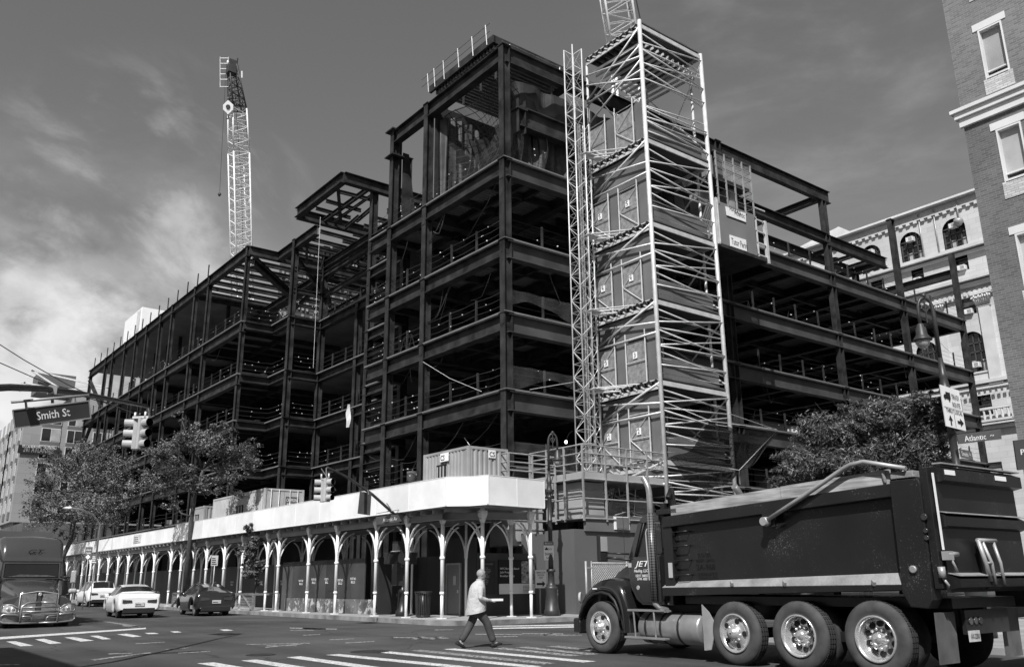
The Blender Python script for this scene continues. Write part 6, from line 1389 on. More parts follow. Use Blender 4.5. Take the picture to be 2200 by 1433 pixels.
# wheels
RIMC = mat('polished wheel metal', .78,.22,.75,.12,8)
def wheel(s, wv, r, wid, front=False, dual=False, lugs=10, ax=-DW, tread=RUB):
    c = T(s, wv, r-.0); q = MB(); R_ = r
    q.lathe(c, -ax, [(0,R_*.60),(.0,R_*.66),(-.012,R_*.70),(-.018,R_*.82),(.0,R_*.93),(.02,R_*.975),(.045,R_),(wid-.045,R_),(wid-.02,R_*.975),(wid,R_*.93),(wid,R_*.60)], 40, cap=False)
    n = 46; q.m = 1
    for k in range(n):     # tread blocks
        a = 2*math.pi*k/n; e = c-ax*.05; u = V((DS.x*math.cos(a),DS.y*math.cos(a),math.sin(a))); t_ = V((-DS.x*math.sin(a),-DS.y*math.sin(a),math.cos(a)))
        for j in range(3): 
            p = c-ax*(.05+j*(wid-.1)/3+.012)+u*(R_+.004); p2 = c-ax*(.05+(j+1)*(wid-.1)/3-.012)+u*(R_+.004); q.bar(p, p2, R_*.1, .014, up=u)
    o = q.build('wheel', [RUBD, RUB], dt)
    q = MB(); rr = R_*.62
    if front: prof = [(0,rr),(-.02,rr),(-.025,rr*.93),(.03,rr*.84),(.04,rr*.8),(-.0,rr*.5),(-.02,rr*.42),(-.05,rr*.3),(-.11,rr*.26),(-.12,rr*.05)]
    else: prof = [(0,rr),(-.02,rr),(-.025,rr*.93),(.05,rr*.87),(.15,rr*.82),(.17,rr*.74),(.155,rr*.5),(.15,rr*.34),(.06,rr*.26),(.02,rr*.24),(.01,rr*.02)]
    q.lathe(c, -ax, prof, 36, cap=False); put(q.build('rim', RIMC, None), o)
    q = MB(); dp = (.02 if front else .125)
    for k in range(lugs): a = 2*math.pi*k/lugs+.15; p = c-ax*dp+V((DS.x*math.cos(a),DS.y*math.cos(a),math.sin(a)))*rr*.42; q.lathe(p+ax*.0, ax, [(0,.022),(.05,.02),(.055,.012)],6)
    put(q.build('lug_nuts', CHROME, None), o)
    q = MB(); dh = (.006 if front else .150)
    for k in range(lugs if not front else 5): a = 2*math.pi*(k+.5)/(lugs if not front else 5); p = c-ax*dh+V((DS.x*math.cos(a),DS.y*math.cos(a),math.sin(a)))*rr*.64; q.lathe(p, ax, [(0,.045),(.012,.045)],12)
    put(q.build('hand_hole', LETB, None), o)
    if dual: q = MB(); q.lathe(c-ax*(wid+.05), -ax, [(0,R_*.6),(0,R_*.93),(.03,R_),(wid-.03,R_),(wid,R_*.93),(wid,R_*.6)], 32); put(q.build('inner_tyre', RUB, None), o)
wheel(7.51,.03,.50,.30,front=True); wheel(4.02,.0,.52,.28,front=True,dual=False); wheel(2.72,.0,.53,.27,dual=True); wheel(1.37,.0,.54,.27,dual=True)
for s, r in ((7.51,.5),(4.02,.52),(2.72,.53),(1.37,.54)):
    q = MB(); q.lathe(T(s,WID-.3,r), DW, [(0,r*.6),(0,r*.93),(.03,r),(.25,r),(.28,r*.93),(.2,r*.55)], 32); q.lathe(T(s,WID-.05,r), -DW, [(0,r*.6),(.03,r*.6),(.04,.02)], 16); q.build('wheel', RUB, dt)
q = MB()
for s in (7.5,4.02,2.72,1.37): q.tube([T(s,.3,.5),T(s,WID-.3,.5)], .09, 10)
for w_ in (.85,WID-.85): sidebox(q,.5,8.0,w_-.06,w_+.06,.72,.98)
sidebox(q,2.2,3.4,.5,.7,.5,.8); sidebox(q,.9,3.4,.35,.45,.45,.6); sidebox(q,.3,5.4,.3,WID-.3,.98,1.12); q.build('chassis', BLK, dt)
# cab
q = MB(); prof = [(5.70,.95),(6.38,.95),(6.55,1.05),(6.72,1.35),(6.72,1.82),(6.50,2.22),(6.36,2.56),(6.22,2.66),(5.62,2.70),(5.58,2.6),(5.58,1.0)]
q = MB()
for side in (0,1):
    w0 = .14 if side == 0 else WID-.14; w1 = w0+.05 if side == 0 else w0-.05
    for a in ([(5.58,.95),(6.38,.95),(6.55,1.05),(6.72,1.35),(6.72,1.84),(5.58,1.90)],[(5.58,2.52),(6.30,2.50),(6.36,2.56),(6.22,2.66),(5.62,2.70),(5.58,2.65)],[(5.58,1.9),(5.80,1.9),(5.80,2.52),(5.58,2.52)],[(6.56,1.84),(6.72,1.84),(6.40,2.52),(6.28,2.50)]): q.prism([T(s,w0,z) for s, z in a], T(0,w1,0)-T(0,w0,0))
q.prism([T(s,.19,z) for s, z in ((5.58,2.6),(6.3,2.56),(6.22,2.66),(5.62,2.70))], DW*(WID-.38)); sidebox(q,5.55,5.60,.14,WID-.14,.95,1.9); q.prism([T(6.55,.19,1.0),T(6.72,.19,1.35),T(6.72,.19,1.84),T(6.66,.19,1.84),T(6.66,.19,1.35),T(6.5,.19,1.0)], DW*(WID-.38)); q.build('cab', REDC, dt, bevel=.012)
q = MB(); q.prism([T(5.81,.18,1.9),T(6.55,.18,1.85),T(6.28,.18,2.5),T(5.81,.18,2.51)], DW*.006); q.prism([T(6.64,.2,1.86),T(6.64,WID-.2,1.86),T(6.36,WID-.2,2.52),T(6.36,.2,2.52)], DS*.006); q.build('window', mat('cab glass', .02,.05,0,.1,1,alpha=.55,spec=.8), dt)
q = MB(); q.tube([T(6.52,.16,1.86),T(6.25,.16,2.5)], .02, 6); q.build('window_frame', LETB, dt)
q = MB(); sidebox(q,5.8,6.2,.6,1.1,1.3,2.15); sidebox(q,6.3,6.6,.3,WID-.3,1.3,1.82); q.lathe(T(6.25,.65,1.85),DS+V((0,0,.8)),[(0,.2),(.02,.22),(.04,.2)],20); q.build('seat_and_dash', BLK, dt)
q = MB(); q.prism([T(s,.132,z) for s, z in ((5.83,1.0),(6.36,1.0),(6.6,1.3),(6.62,1.8),(5.83,1.85))], -DW*.012); q.build('door', REDC, dt, bevel=.01)
text('JET', T(6.52,.11,1.635), -DS, (0,0,1), .42,.14, LET, dt, shear=.3); text('Hauling, LLC.', T(6.54,.11,1.545), -DS, (0,0,1), .40,.075, LET, dt, shear=.3); text('USDOT 2848555', T(6.50,.11,1.47), -DS, (0,0,1), .34,.05, LET, dt); text('GVWR - 80000', T(6.46,.11,1.41), -DS, (0,0,1), .28,.05, LET, dt)
MB().box(0,0,0,0,0,0) ; q = MB(); sidebox(q,6.62,6.70,.105,.12,1.66,1.74); q.build('sticker', CTW, dt); q = MB(); sidebox(q,5.38,5.47,-.03,-.01,1.45,1.72); q.build('sticker', CTW, dt)
MB().lathe(T(6.46,.12,1.27),-DW,[(0,.045),(.01,.04)],14).build('fuel_badge', GALVD, dt)
# hood and fender: lofted
q = MB(); st = [(6.72,.42,1.88,1.0),(7.0,.43,1.83,.95),(7.3,.45,1.74,.9),(7.6,.48,1.62,.85),(7.85,.53,1.46,.8),(8.0,.6,1.28,.75)]; rings = []
for s, w0, zt, zb in st: rings.append([T(s,w0,zb),T(s,w0,zt-.25),T(s,w0+.05,zt-.10),T(s,w0+.2,zt-.01),T(s,WID/2,zt+.03),T(s,WID-w0-.2,zt-.01),T(s,WID-w0-.05,zt-.10),T(s,WID-w0,zt-.25),T(s,WID-w0,zb)])
for r in rings: q.v += [tuple(p) for p in r]
q.sm = True
for i in range(len(rings)-1):
    for k in range(8): q.face(i*9+k,i*9+k+1,(i+1)*9+k+1,(i+1)*9+k)
q.sm = False; q.face(*[(len(rings)-1)*9+k for k in range(9)]); q.build('hood', REDC, dt, sub=1)
for w0, sg in ((.02,1),(WID-.02,-1)):
    q = MB(); n = 14; A = []
    cx_, cz = 7.5, .50
    outer = [(8.28,.42),(8.30,.70),(8.17,1.02),(7.95,1.26),(7.66,1.42),(7.35,1.47),(7.05,1.44),(6.88,1.32),(6.75,1.05),(6.70,.75),(6.68,.42)]
    inn = [(8.16,.42),(8.14,.68),(8.02,.90),(7.85,1.06),(7.66,1.15),(7.42,1.18),(7.2,1.14),(7.04,1.02),(6.95,.85),(6.91,.65),(6.88,.42)]
    W3 = [(.0,0),(.06,.05),(.55,.30)]
    for (s1,z1),(s2,z2) in zip(outer, inn):
        c_ = ((s1+s2)/2,(z1+z2)/2)
        A.append([T(s2,w0+sg*.10,z2),T(s2+(s1-s2)*.15,w0+sg*.0,z2+(z1-z2)*.15),T(s2+(s1-s2)*.5,w0+sg*.0,z2+(z1-z2)*.5),T(s2+(s1-s2)*.85,w0+sg*.06,z2+(z1-z2)*.9),T(s1,w0+sg*.2,z1),T(s1-.02,w0+sg*.60,z1+.03)])
    b0_ = len(q.v); m_ = 6
    for r in A: q.v += [tuple(p) for p in r]
    q.sm = True
    for i in range(len(A)-1):
        for k in range(m_-1): q.face(b0_+i*m_+k,b0_+(i+1)*m_+k,b0_+(i+1)*m_+k+1,b0_+i*m_+k+1)
    q.build('fender', REDC, dt, sub=2, fixn=True)
    q = MB(); P = [T(s,w0-sg*.012,z) for s, z in inn[1:-1]]; q.tube(P, .03, 6) ; q.build('fender_lip', GALVD if False else PLAST, dt)
q = MB(); q.prism([T(8.02,.45,.55),T(8.02,WID-.45,.55),T(8.0,WID-.5,1.36),T(8.0,.5,1.36)], DS*.05); q.build('grille', CHROME, dt)
q = MB(); sidebox(q,8.15,8.35,.0,WID,.36,.66); q.build('front_bumper', REDC, dt, bevel=.03)
MB().lathe(T(8.12,.06,1.07),DS*.8-DW*.6,[(0,.12),(.05,.11),(.06,.02)],14).build('headlight', CTW, dt); q = MB(); sidebox(q,7.55,7.66,-.03,.0,1.24,1.265); q.build('marker_lamp', WHT, dt)
# exhaust stack with perforated guard
STK = mat('perforated chrome guard', .5,.3,1,.1,3); sx = STK.node_tree; vo = sx.nodes.new('ShaderNodeTexVoronoi'); vo.inputs['Scale'].default_value = 20; vo.inputs['Randomness'].default_value = 0; tcx = sx.nodes.new('ShaderNodeTexCoord'); sx.links.new(tcx.outputs['Object'], vo.inputs[0])
rmp = sx.nodes.new('ShaderNodeMapRange'); sx.links.new(vo.outputs['Distance'], rmp.inputs[0]); rmp.inputs[1].default_value = .42; rmp.inputs[2].default_value = .5; rmp.inputs[3].default_value = .012; rmp.inputs[4].default_value = .16; cbx = sx.nodes.new('ShaderNodeCombineColor')
for i in range(3): sx.links.new(rmp.outputs[0], cbx.inputs[i])
sx.links.new(cbx.outputs[0], sx.nodes['Principled BSDF'].inputs['Base Color']); sx.links.new(rmp.outputs[0], sx.nodes['Principled BSDF'].inputs['Metallic'])
q = MB(); q.tube([T(5.88,-.02,1.02),T(5.88,-.02,2.66)], .075, 20); q.build('stack_guard', STK, dt)
q = MB(); q.tube([T(5.88,-.02,2.6),T(5.88,-.02,3.05),T(5.90,-.02,3.16),T(5.97,-.02,3.3),T(6.02,-.02,3.36)], .058, 16, cap=False); q.build('exhaust_stack', mat('heat dulled exhaust', .3,.35,.5,.3,5), dt); q = MB(); q.tube([T(5.88,-.02,1.04),T(5.88,-.02,.98),T(5.82,0.02,.90),T(5.7,.15,.86)], .05, 12); q.build('exhaust_pipe', mat('heat dulled exhaust', .3,.35,.5,.3,5), dt)
q = MB(); q.tube([T(5.94,.05,2.38),T(6.0,-.02,2.36),T(6.03,-.02,2.3),T(6.0,-.02,1.42),T(5.94,.02,1.36),T(5.88,.02,1.35)], .014, 8); q.build('grab_handle', CHROME, dt)
q = MB(); q.tube([T(5.40,WID-.35,2.6),T(5.4,WID-.35,3.1),T(5.4,WID-.5,3.25)], .07, 12); q.build('exhaust_stack', mat('heat dulled exhaust', .3,.35,.5,.3,5), dt)
q = MB(); q.prism([T(5.62,.2,2.66),T(5.42,.2,2.66),T(5.46,.2,3.05),T(5.50,.2,3.14),T(5.56,.2,3.14),T(5.61,.2,3.05)], DW*.06); q.tube([T(5.55,.2,3.02),T(5.50,.1,2.92)], .05, 10); q.build('tarp_motor', RED, dt, bevel=.01)
# mirror
q = MB(); q.hexa([T(7.16,-.32,1.78),T(7.12,-.10,1.78),T(7.06,-.10,1.78),T(7.06,-.32,1.78),T(7.16,-.32,2.30),T(7.12,-.10,2.30),T(7.06,-.10,2.30),T(7.06,-.32,2.30)]); q.build('mirror', PLAST, dt, bevel=.02)
q = MB(); q.prism([T(7.05,-.30,1.98),T(7.05,-.12,1.98),T(7.05,-.12,2.27),T(7.05,-.30,2.27)], -DS*.004); q.build('mirror_glass', CHROME, dt)
q = MB(); q.tube([T(7.08,-.14,1.86),T(6.8,.1,1.82),T(6.6,.2,1.8)], .025, 8); q.tube([T(7.08,-.14,1.95),T(6.7,.15,1.92)], .02, 8); q.tube([T(7.0,.3,1.8),T(7.0,.3,2.75)], .006, 4); q.build('mirror_arm', BLK, dt)
# fuel tank, steps
q = MB(); q.lathe(T(6.52,.36,.53), -DS, [(0,.02),(.02,.26),(.06,.29),(1.54,.29),(1.58,.26),(1.6,.02)], 28); q.build('fuel_tank', ALU, dt)
q = MB()
for s in (6.3,5.9,5.45): q.lathe(T(s,.36,.53), -DS, [(0,.297),(.05,.297)], 28)
q.build('tank_strap', BLK, dt)
q = MB(); sidebox(q,5.66,6.66,-.02,.2,.83,.87); sidebox(q,5.66,6.75,-.04,.1,.33,.37)
for s in (6.5,5.95): q.tube([T(s,.0,.83),T(s,.03,.37)], .02, 6)
q.build('step', ALU, dt, bevel=.008)
q = MB(); q.lathe(T(4.9,.4,.56), -DS, [(0,.02),(.0,.24),(.05,.26),(.25,.26),(.3,.2),(.3,.02)], 20); q.build('air_tank', REDC, dt)
q = MB(); q.prism([T(4.78,.05,.98),T(4.62,.05,.85),T(4.47,.05,.62),T(4.62,.05,.22),T(4.78,.05,.2)], DW*.02); q.build('mud_flap', GALVD, dt)
q = MB(); q.prism([T(.42,.02,.93),T(.42,.55,.93),T(.44,.55,.24),T(.44,.02,.24)], DS*.012); q.build('mud_flap', mat('dusty rubber flap', .10,.8,0,.3,3,kind='speck',sscale=12,th=.85,sval=.1), dt)
q = MB(); q.prism([T(.42,WID-.55,.93),T(.42,WID-.02,.93),T(.44,WID-.02,.24),T(.44,WID-.55,.24)], DS*.012); q.build('mud_flap', MATS['dusty rubber flap'], dt)
q = MB(); sidebox(q,.30,.36,.6,WID-.6,.62,.95); o = q.build('rear_crossmember', BLK, dt)
for i, w_ in enumerate((.72,.86,1.0)): MB().lathe(T(.30,w_,.80),-DS,[(0,.055),(.02,.05)],14).build('tail_lamp', TAIL, dt)
q = MB(); sidebox(q,.285,.3,.62,.92,.52,.67); p = q.build('number_plate', PLATE, dt); text('AX-220U', T(.285,.65,.56), DW, (0,0,1), .24,.07, LETB, p)
# lift axle truck behind: its wheel peeps at the far right
tw = thing('dump_truck', T(-1.2,2.6,0), 'second truck only glimpsed behind the tailgate at the lower right edge, one pale wheel showing', 'truck')
q = MB(); c = T(-.1,2.55,.52); q.lathe(c, DW, [(0,.31),(0,.5),(.04,.53),(.28,.53),(.3,.5)], 32); o = q.build('wheel', RUB, tw); q = MB(); q.lathe(c, DW, [(-.01,.32),(-.01,.29),(.06,.25),(.06,.1),(-.02,.08),(-.02,.01)], 28); put(q.build('rim', CTW), o)
q = MB(); q.hexa([T(-4,2.6,.95),T(.8,2.6,.95),T(.8,4.9,.95),T(-4,4.9,.95),T(-4,2.6,1.3),T(.8,2.6,1.3),T(.8,4.9,1.3),T(-4,4.9,1.3)]); q.build('chassis', BLK, tw)
for s, w_ in ((-3.2,2.6),(-3.2,4.6),(-.1,4.6)): MB().lathe(T(s,w_,.52), DW, [(0,.31),(0,.5),(.04,.53),(.28,.53),(.3,.5)], 24).build('wheel', RUB, tw)

# ------------------------------------------------------------------ semi tractor at the left edge (x across to the right of the picture, y back, z up)
SEM = mat('dark red tractor paint', .05,.2,0,.05,1,coat=1,spec=.6)
sp = at(75,1352,31.0); sp.z = -.18; sang = R(-52+1)     # its front looks towards the camera
se = thing('semi_truck', sp, 'dark high-roofed semi tractor with polished bull bar facing us at the left edge', 'truck')
FXv = V((math.cos(sang),math.sin(sang),0)); 
FXv = (V((.9995,.03,0))).normalized(); FYv = V((-FXv.y,FXv.x,0)); K_ = .97
S = lambda x, y, z: sp + FXv*(x*K_) + FYv*(y*K_) + V((0,0,z*K_))
def sbox(q, x0, x1, y0, y1, z0, z1): return q.hexa([S(x0,y0,z0),S(x1,y0,z0),S(x1,y1,z0),S(x0,y1,z0),S(x0,y0,z1),S(x1,y0,z1),S(x1,y1,z1),S(x0,y1,z1)])
def loft(q, rings, close=True, cap=True):
    b = len(q.v); m = len(rings[0])
    for r in rings: q.v += [tuple(p) for p in r]
    q.sm = True
    for i in range(len(rings)-1):
        for k in range(m if close else m-1): j = (k+1) % m; q.face(b+i*m+k,b+i*m+j,b+(i+1)*m+j,b+(i+1)*m+k)
    q.sm = False
    if cap: q.face(*[b+k for k in range(m)][::-1]); q.face(*[b+(len(rings)-1)*m+k for k in range(m)])
# hood
def rr(x0, x1, z0, z1, y, r=.12): return [S(x0,y,z0),S(x1,y,z0),S(x1,y,z1-r*1.6),S(x1-r*.4,y,z1-r*.5),S(x1-r*1.5,y,z1),S(0,y,z1+.04),S(x0+r*1.5,y,z1),S(x0+r*.4,y,z1-r*.5),S(x0,y,z1-r*1.6)]
q = MB(); loft(q, [rr(-.66,.66,.6,1.46,.0),rr(-.70,.70,.6,1.56,.2),rr(-.82,.82,.7,1.70,.8),rr(-.98,.98,.8,1.87,1.6),rr(-1.03,1.03,.8,1.93,1.88)]); q.build('hood', SEM, se)
q = MB(); loft(q, [rr(-1.04,1.04,1.0,2.75,2.0,.1),rr(-1.10,1.10,1.0,2.8,2.1,.1),rr(-1.14,1.14,.6,2.8,2.4,.1),rr(-1.16,1.16,.6,2.8,4.6,.1)]); q.build('cab', SEM, se)
q = MB(); loft(q, [rr(-1.04,1.04,2.6,2.74,1.9,.06),rr(-1.08,1.08,2.6,3.05,2.0,.10),rr(-1.12,1.12,2.6,3.40,2.25,.12),rr(-1.14,1.14,2.6,3.55,2.7,.14),rr(-1.16,1.16,2.6,3.58,4.6,.12)]); q.build('roof_fairing', SEM, se)
q = MB(); q.prism([S(-.96,1.80,1.99),S(.96,1.80,1.99),S(.95,1.92,2.62),S(-.95,1.92,2.62)], FYv*.1); q.build('windscreen', GLASSD, se, bevel=.02)
q = MB(); q.prism([S(-.85,1.79,2.01),S(.9,1.79,2.01),S(.6,1.80,2.07),S(-.4,1.80,2.10)], -FYv*.004); q.build('wiper_cowl', mat('dashboard clutter', .08,.6,0,.4,9), se)
q = MB()
for s_ in (-1,1): q.bar(S(s_*1.0,1.83,1.95),S(s_*.98,1.90,2.52),.05,.05)
q.bar(S(-1.0,1.9,2.53),S(1.0,1.9,2.53),.05,.05); q.bar(S(-1.0,1.83,1.95),S(1.0,1.83,1.95),.05,.04); q.build('windscreen_frame', SEM, se)
GR = mat('bright grille mesh', .2,.45,.1,.25,14,bump=.6,bscale=60)
for x0, x1 in ((-.60,-.10),(.10,.60)): q = MB(); q.prism([S(x0,-.03,.62),S(x1,-.03,.62),S(x1,-.01,1.40),S(x0,-.01,1.38)] if x0 > 0 else [S(x0,-.03,.62),S(x1,-.03,.62),S(x1,-.01,1.40),S(x0,-.01,1.38)], -FYv*.03); q.build('grille', GR, se)
q = MB(); q.prism([S(-.07,-.05,.6),S(.07,-.05,.6),S(.06,-.03,1.44),S(-.06,-.03,1.44)], -FYv*.03); q.m = 1; q.tube([S(-.64,-.06,.62),S(-.64,-.03,1.38),S(-.1,-.03,1.46),S(.1,-.03,1.46),S(.64,-.03,1.38),S(.64,-.06,.62)], .022, 6); q.lathe(S(0,-.08,1.36),-FYv,[(0,.07),(.02,.05)],10); q.build('grille_surround', [SEM, CHROME], se)
for s_ in (-1,1):
    q = MB(); m_ = s_
    A = []
    for i in range(9):
        a = R(-10)+R(190)*i/8; y = .72-.72*math.cos(a); z = .55+.62*math.sin(a)
        A.append([S(s_*.60,y,z+.16),S(s_*.90,y,z+.16),S(s_*1.14,y,z+.07),S(s_*1.20,y,z-.08)])
    loft(q, A, close=False, cap=False); q.prism([S(s_*.64,-.02,.55),S(s_*1.15,.05,.55),S(s_*1.15,.1,1.12),S(s_*.64,.0,1.3)], FYv*.1); q.build('fender', SEM, se, fixn=True)
    q = MB(); q.prism([S(s_*.72,-.05,.70),S(s_*1.16,.0,.74),S(s_*1.14,.03,.97),S(s_*.9,.0,1.0),S(s_*.72,-.03,.84)], -FYv*.03); o = q.build('headlight', mat('chrome headlamp', .75,.15,.5,.3,12), se, bevel=.01)
    for dx in (.84,1.0): put(MB().lathe(S(s_*dx,-.06,.86),-FYv,[(0,.065),(.03,.05),(.035,.01)],12).build('lamp_lens', CHROME), o)
    q = MB(); q.lathe(S(s_*1.18,.72,.52),FXv*-s_,[(0,.3),(0,.48),(.04,.52),(.3,.52)],24); q.build('wheel', RUB, se)
    q = MB(); sbox(q, min(s_*1.42,s_*1.62),max(s_*1.42,s_*1.62),1.7,1.85,1.75,2.25); q.build('mirror', CHROME if s_ > 0 else PLAST, se, bevel=.05); q = MB(); sbox(q, min(s_*1.22,s_*1.5),max(s_*1.22,s_*1.5),.9,1.1,1.38,1.55); q.build('mirror', CTW, se, bevel=.06)
    q = MB(); q.tube([S(s_*1.05,1.95,1.9),S(s_*1.45,1.8,1.85)], .03, 6); q.tube([S(s_*1.05,1.95,2.0),S(s_*1.45,1.8,2.0)], .025, 6); q.tube([S(s_*1.0,1.3,1.2),S(s_*1.35,1.0,1.4)], .03, 6); q.build('mirror_arm', BLK, se)
q = MB(); sbox(q,-1.2,1.2,-.25,.15,.36,.70); q.build('bumper', MATS.get('dull bull bar steel') or mat('dull bull bar steel', .28,.3,.5,.2,6), se, bevel=.06)
q = MB(); sbox(q,-1.0,1.0,.1,4.5,.5,.85); sbox(q,-1.2,1.2,2.1,4.6,.35,.7); q.build('chassis', BLK, se)
q = MB(); t_ = .032    # bull bar
def tb(pts, r=t_): q.tube([S(x,y,.36+(z-.36)*.76) for x, y, z in pts], r*K_*.85, 8)
for s_ in (-1,1): tb([(s_*.62,-.42,.38),(s_*.62,-.42,.98),(s_*.62,-.40,1.12),(s_*.44,-.40,1.28),(0,-.40,1.31)], .045); tb([(s_*.62,-.41,1.0),(s_*.72,-.40,1.05),(s_*.95,-.36,1.22),(s_*1.2,-.22,1.2),(s_*1.24,-.2,1.1),(s_*1.22,-.2,.88),(s_*1.0,-.3,.84),(s_*.62,-.41,.86)]); tb([(s_*.25,-.42,.40),(s_*.25,-.42,.58),(s_*.32,-.42,.66),(s_*.62,-.42,.68)]); tb([(s_*.62,-.42,.72),(s_*1.15,-.28,.78),(s_*1.25,-.24,.68),(s_*1.25,-.24,.5),(s_*1.15,-.3,.40),(s_*.62,-.42,.36),(0,-.42,.36)], .04)
tb([(-.62,-.42,.88),(.62,-.42,.88)], .045); tb([(-.62,-.42,1.08),(.62,-.42,1.08)]); q.build('bull_bar', mat('dull bull bar steel', .28,.3,.5,.2,6), se)
q = MB(); sbox(q,-.2,.2,-.30,-.26,.5,.62); q.build('number_plate', PLATE, se)
q = MB()
for x in (-.85,-.28,-.08,.12,.75): q.hexa([S(x-.06,1.93,2.72),S(x+.06,1.93,2.72),S(x+.06,2.0,2.72),S(x-.06,2.0,2.72),S(x-.06,1.93,2.76),S(x+.06,1.93,2.76),S(x+.06,2.0,2.76),S(x-.06,2.0,2.76)])
q.build('marker_lamp', WHT, se)
text('GT', S(-.2,2.0,2.88), FXv, (0,0,1), .55,.17, LETB, se, shear=.3, off=.1)
q = MB(); sbox(q,-1.25,1.25,5.0,15,1.2,3.9); q.build('trailer_box', mat('dull trailer wall', .1,.5,0,.1,1), se)
for y in (5.2,6.5,13.0,14.2):
    for s_ in (-1,1): MB().lathe(S(s_*1.2,y,.52),FXv*-s_,[(0,.3),(0,.48),(.04,.52),(.5,.52)],20).build('wheel', RUB, se)

# ------------------------------------------------------------------ walking man
PF = V((.96,-.27,0)).normalized(); PR = V((PF.y,-PF.x,0)); PO = V((11.86,16.56,0))
def B(f, r, z): return PO+PF*f+PR*r+V((0,0,z))
def skinned(name, chains, m, parent=None, sub=2):
    """chains: list of point lists (pos, radius); equal points merge"""
    vs, es, rs, key = [], [], [], {}
    def idx(p, r):
        k = tuple(round(c, 4) for c in p)
        if k not in key: key[k] = len(vs); vs.append(tuple(p)); rs.append(r)
        return key[k]
    for ch_ in chains:
        pr_ = None
        for p, r in ch_:
            i = idx(p, r)
            if pr_ is not None and pr_ != i: es.append((pr_, i))
            pr_ = i
    me = bpy.data.meshes.new(name); me.from_pydata(vs, es, []); o = bpy.data.objects.new(name, me); COL.objects.link(o); me.materials.append(m)
    md = o.modifiers.new('skin', 'SKIN'); sv = me.skin_vertices[0].data
    for i, r in enumerate(rs): sv[i].radius = (r, r) if not isinstance(r, tuple) else r
    sv[0].use_root = True; md.use_smooth_shade = True; md.branch_smoothing = .6
    s2 = o.modifiers.new('sub', 'SUBSURF'); s2.levels = sub; s2.render_levels = sub
    if parent: put(o, parent)
    return o
SKIN = mat('skin', .29,.5,0,.08,9); SHIRT = mat('pale linen shirt', .46,.85,0,.12,5,bump=1.0,bscale=11,spec=.1); TROU = mat('dark trousers', .055,.85,0,.25,5,bump=.4,bscale=9); SHOE = mat('dark leather shoe', .02,.6,0,.2,5,spec=.15)
pelv = B(-.02,0,.92); chest = B(.02,0,1.20); neck = B(.045,0,1.42); sR = B(.02,.19,1.33); sL = B(.02,-.19,1.33)
eR, hR = B(-.02,.26,1.06), B(.24,.20,1.00); eL, hL = B(.02,-.25,1.05), B(.26,-.14,1.0)
kR, aR = B(.20,.08,.50), B(.38,.07,.10); kL, aL = B(-.10,-.08,.49), B(-.38,-.07,.13)
def hand(h, e, curl_in):
    d = (h-e).normalized(); out = []
    up = V((0,0,1)); sd = d.cross(up).normalized()*curl_in
    palm = h+d*.075
    lens = (.070,.080,.076,.060)
    for i, L in enumerate(lens):
        o = sd*((i-1.5)*.021); b_ = palm+o; out.append([(h,.024),(palm,.026),(b_+d*.012,.010),(b_+d*L*.5-up*.006,.009),(b_+d*L*.85+up*.012,.008)])
    out.append([(h,.024),(h+d*.02+up*.022-sd*.02,.011),(h+d*.065+up*.040-sd*.02,.009)])
    return out
man = skinned('person', [[(pelv,.13),(chest,.14),(neck,.055),(B(.075,0,1.50),.055)],[(chest,.14),(sR,.055),(eR,.042),(hR,.027)],[(chest,.14),(sL,.055),(eL,.042),(hL,.027)],
  [(pelv,.13),(B(0,.09,.86),.09),(kR,.058),(aR,.038),(aR+PF*.10-V((0,0,.03)),.035)],[(pelv,.13),(B(0,-.09,.86),.09),(kL,.058),(aL,.038),(aL+PF*.08-V((0,0,.06)),.035)]]+hand(hR,eR,1)+hand(hL,eL,-1), SKIN)
tag(man, 'bald man in a pale untucked shirt walking across the crosswalk holding a white box', 'person')
# head: one sculpted surface joined to the neck
q = MB(); hc_ = B(.085,0,1.585); rings = []
tw = (PF*.97+PR*.0).normalized(); tr_ = V((tw.y,-tw.x,0))
for i in range(13):
    t = i/12; z = -.135+.25*t; 
    wx_ = 1.1*[.045,.062,.072,.076,.079,.083,.087,.089,.088,.082,.070,.046,.006][i]; wf = [.055,.085,.096,.098,.099,.102,.104,.104,.102,.094,.078,.050,.006][i]
    ring = []
    for k in range(20):
        a = 2*math.pi*k/20; ff = math.cos(a)*wf; rr_ = math.sin(a)*wx_
        if i <= 4 and math.cos(a) < 0: ff *= .78
        if math.cos(a) > .93 and i in (3,4,5): ff += .022 if i == 4 else .012     # nose
        if .6 < math.cos(a) < .94 and i == 6: ff -= .010    # eye sockets
        if math.cos(a) > .8 and i in (1,): ff += .004
        ring.append(hc_+tw*(ff+.01)+tr_*rr_+V((0,0,z)))
    rings.append(ring)
loft(q, rings); o = q.build('head', SKIN, None, sub=1); put(o, man)
q = MB()
for s_ in (-1,1): q.lathe(hc_+tr_*s_*.080-tw*.005+V((0,0,-.01)), tr_*s_+tw*-.4, [(0,.012),(.006,.03),(.016,.032),(.018,.02),(.01,.012)], 10)
put(q.build('ears', SKIN), man)
q = MB()
for s_ in (-1,1): q.lathe(hc_+tr_*s_*.034+tw*.097+V((0,0,.002)), tw, [(0,.016),(.008,.012),(.012,.001)], 10)
q.tube([hc_+tr_*.082+V((0,0,.012)),hc_+tr_*.06+tw*.10+V((0,0,.008)),hc_+tw*.115+V((0,0,.006)),hc_-tr_*.06+tw*.10+V((0,0,.008)),hc_-tr_*.082+V((0,0,.012))], .004, 5); put(q.build('glasses', LETB), man)
q = MB(); q.bar(hc_+tw*.098-tr_*.022+V((0,0,-.072)), hc_+tw*.098+tr_*.022+V((0,0,-.072)), .006,.006); put(q.build('mouth', LETB), man)
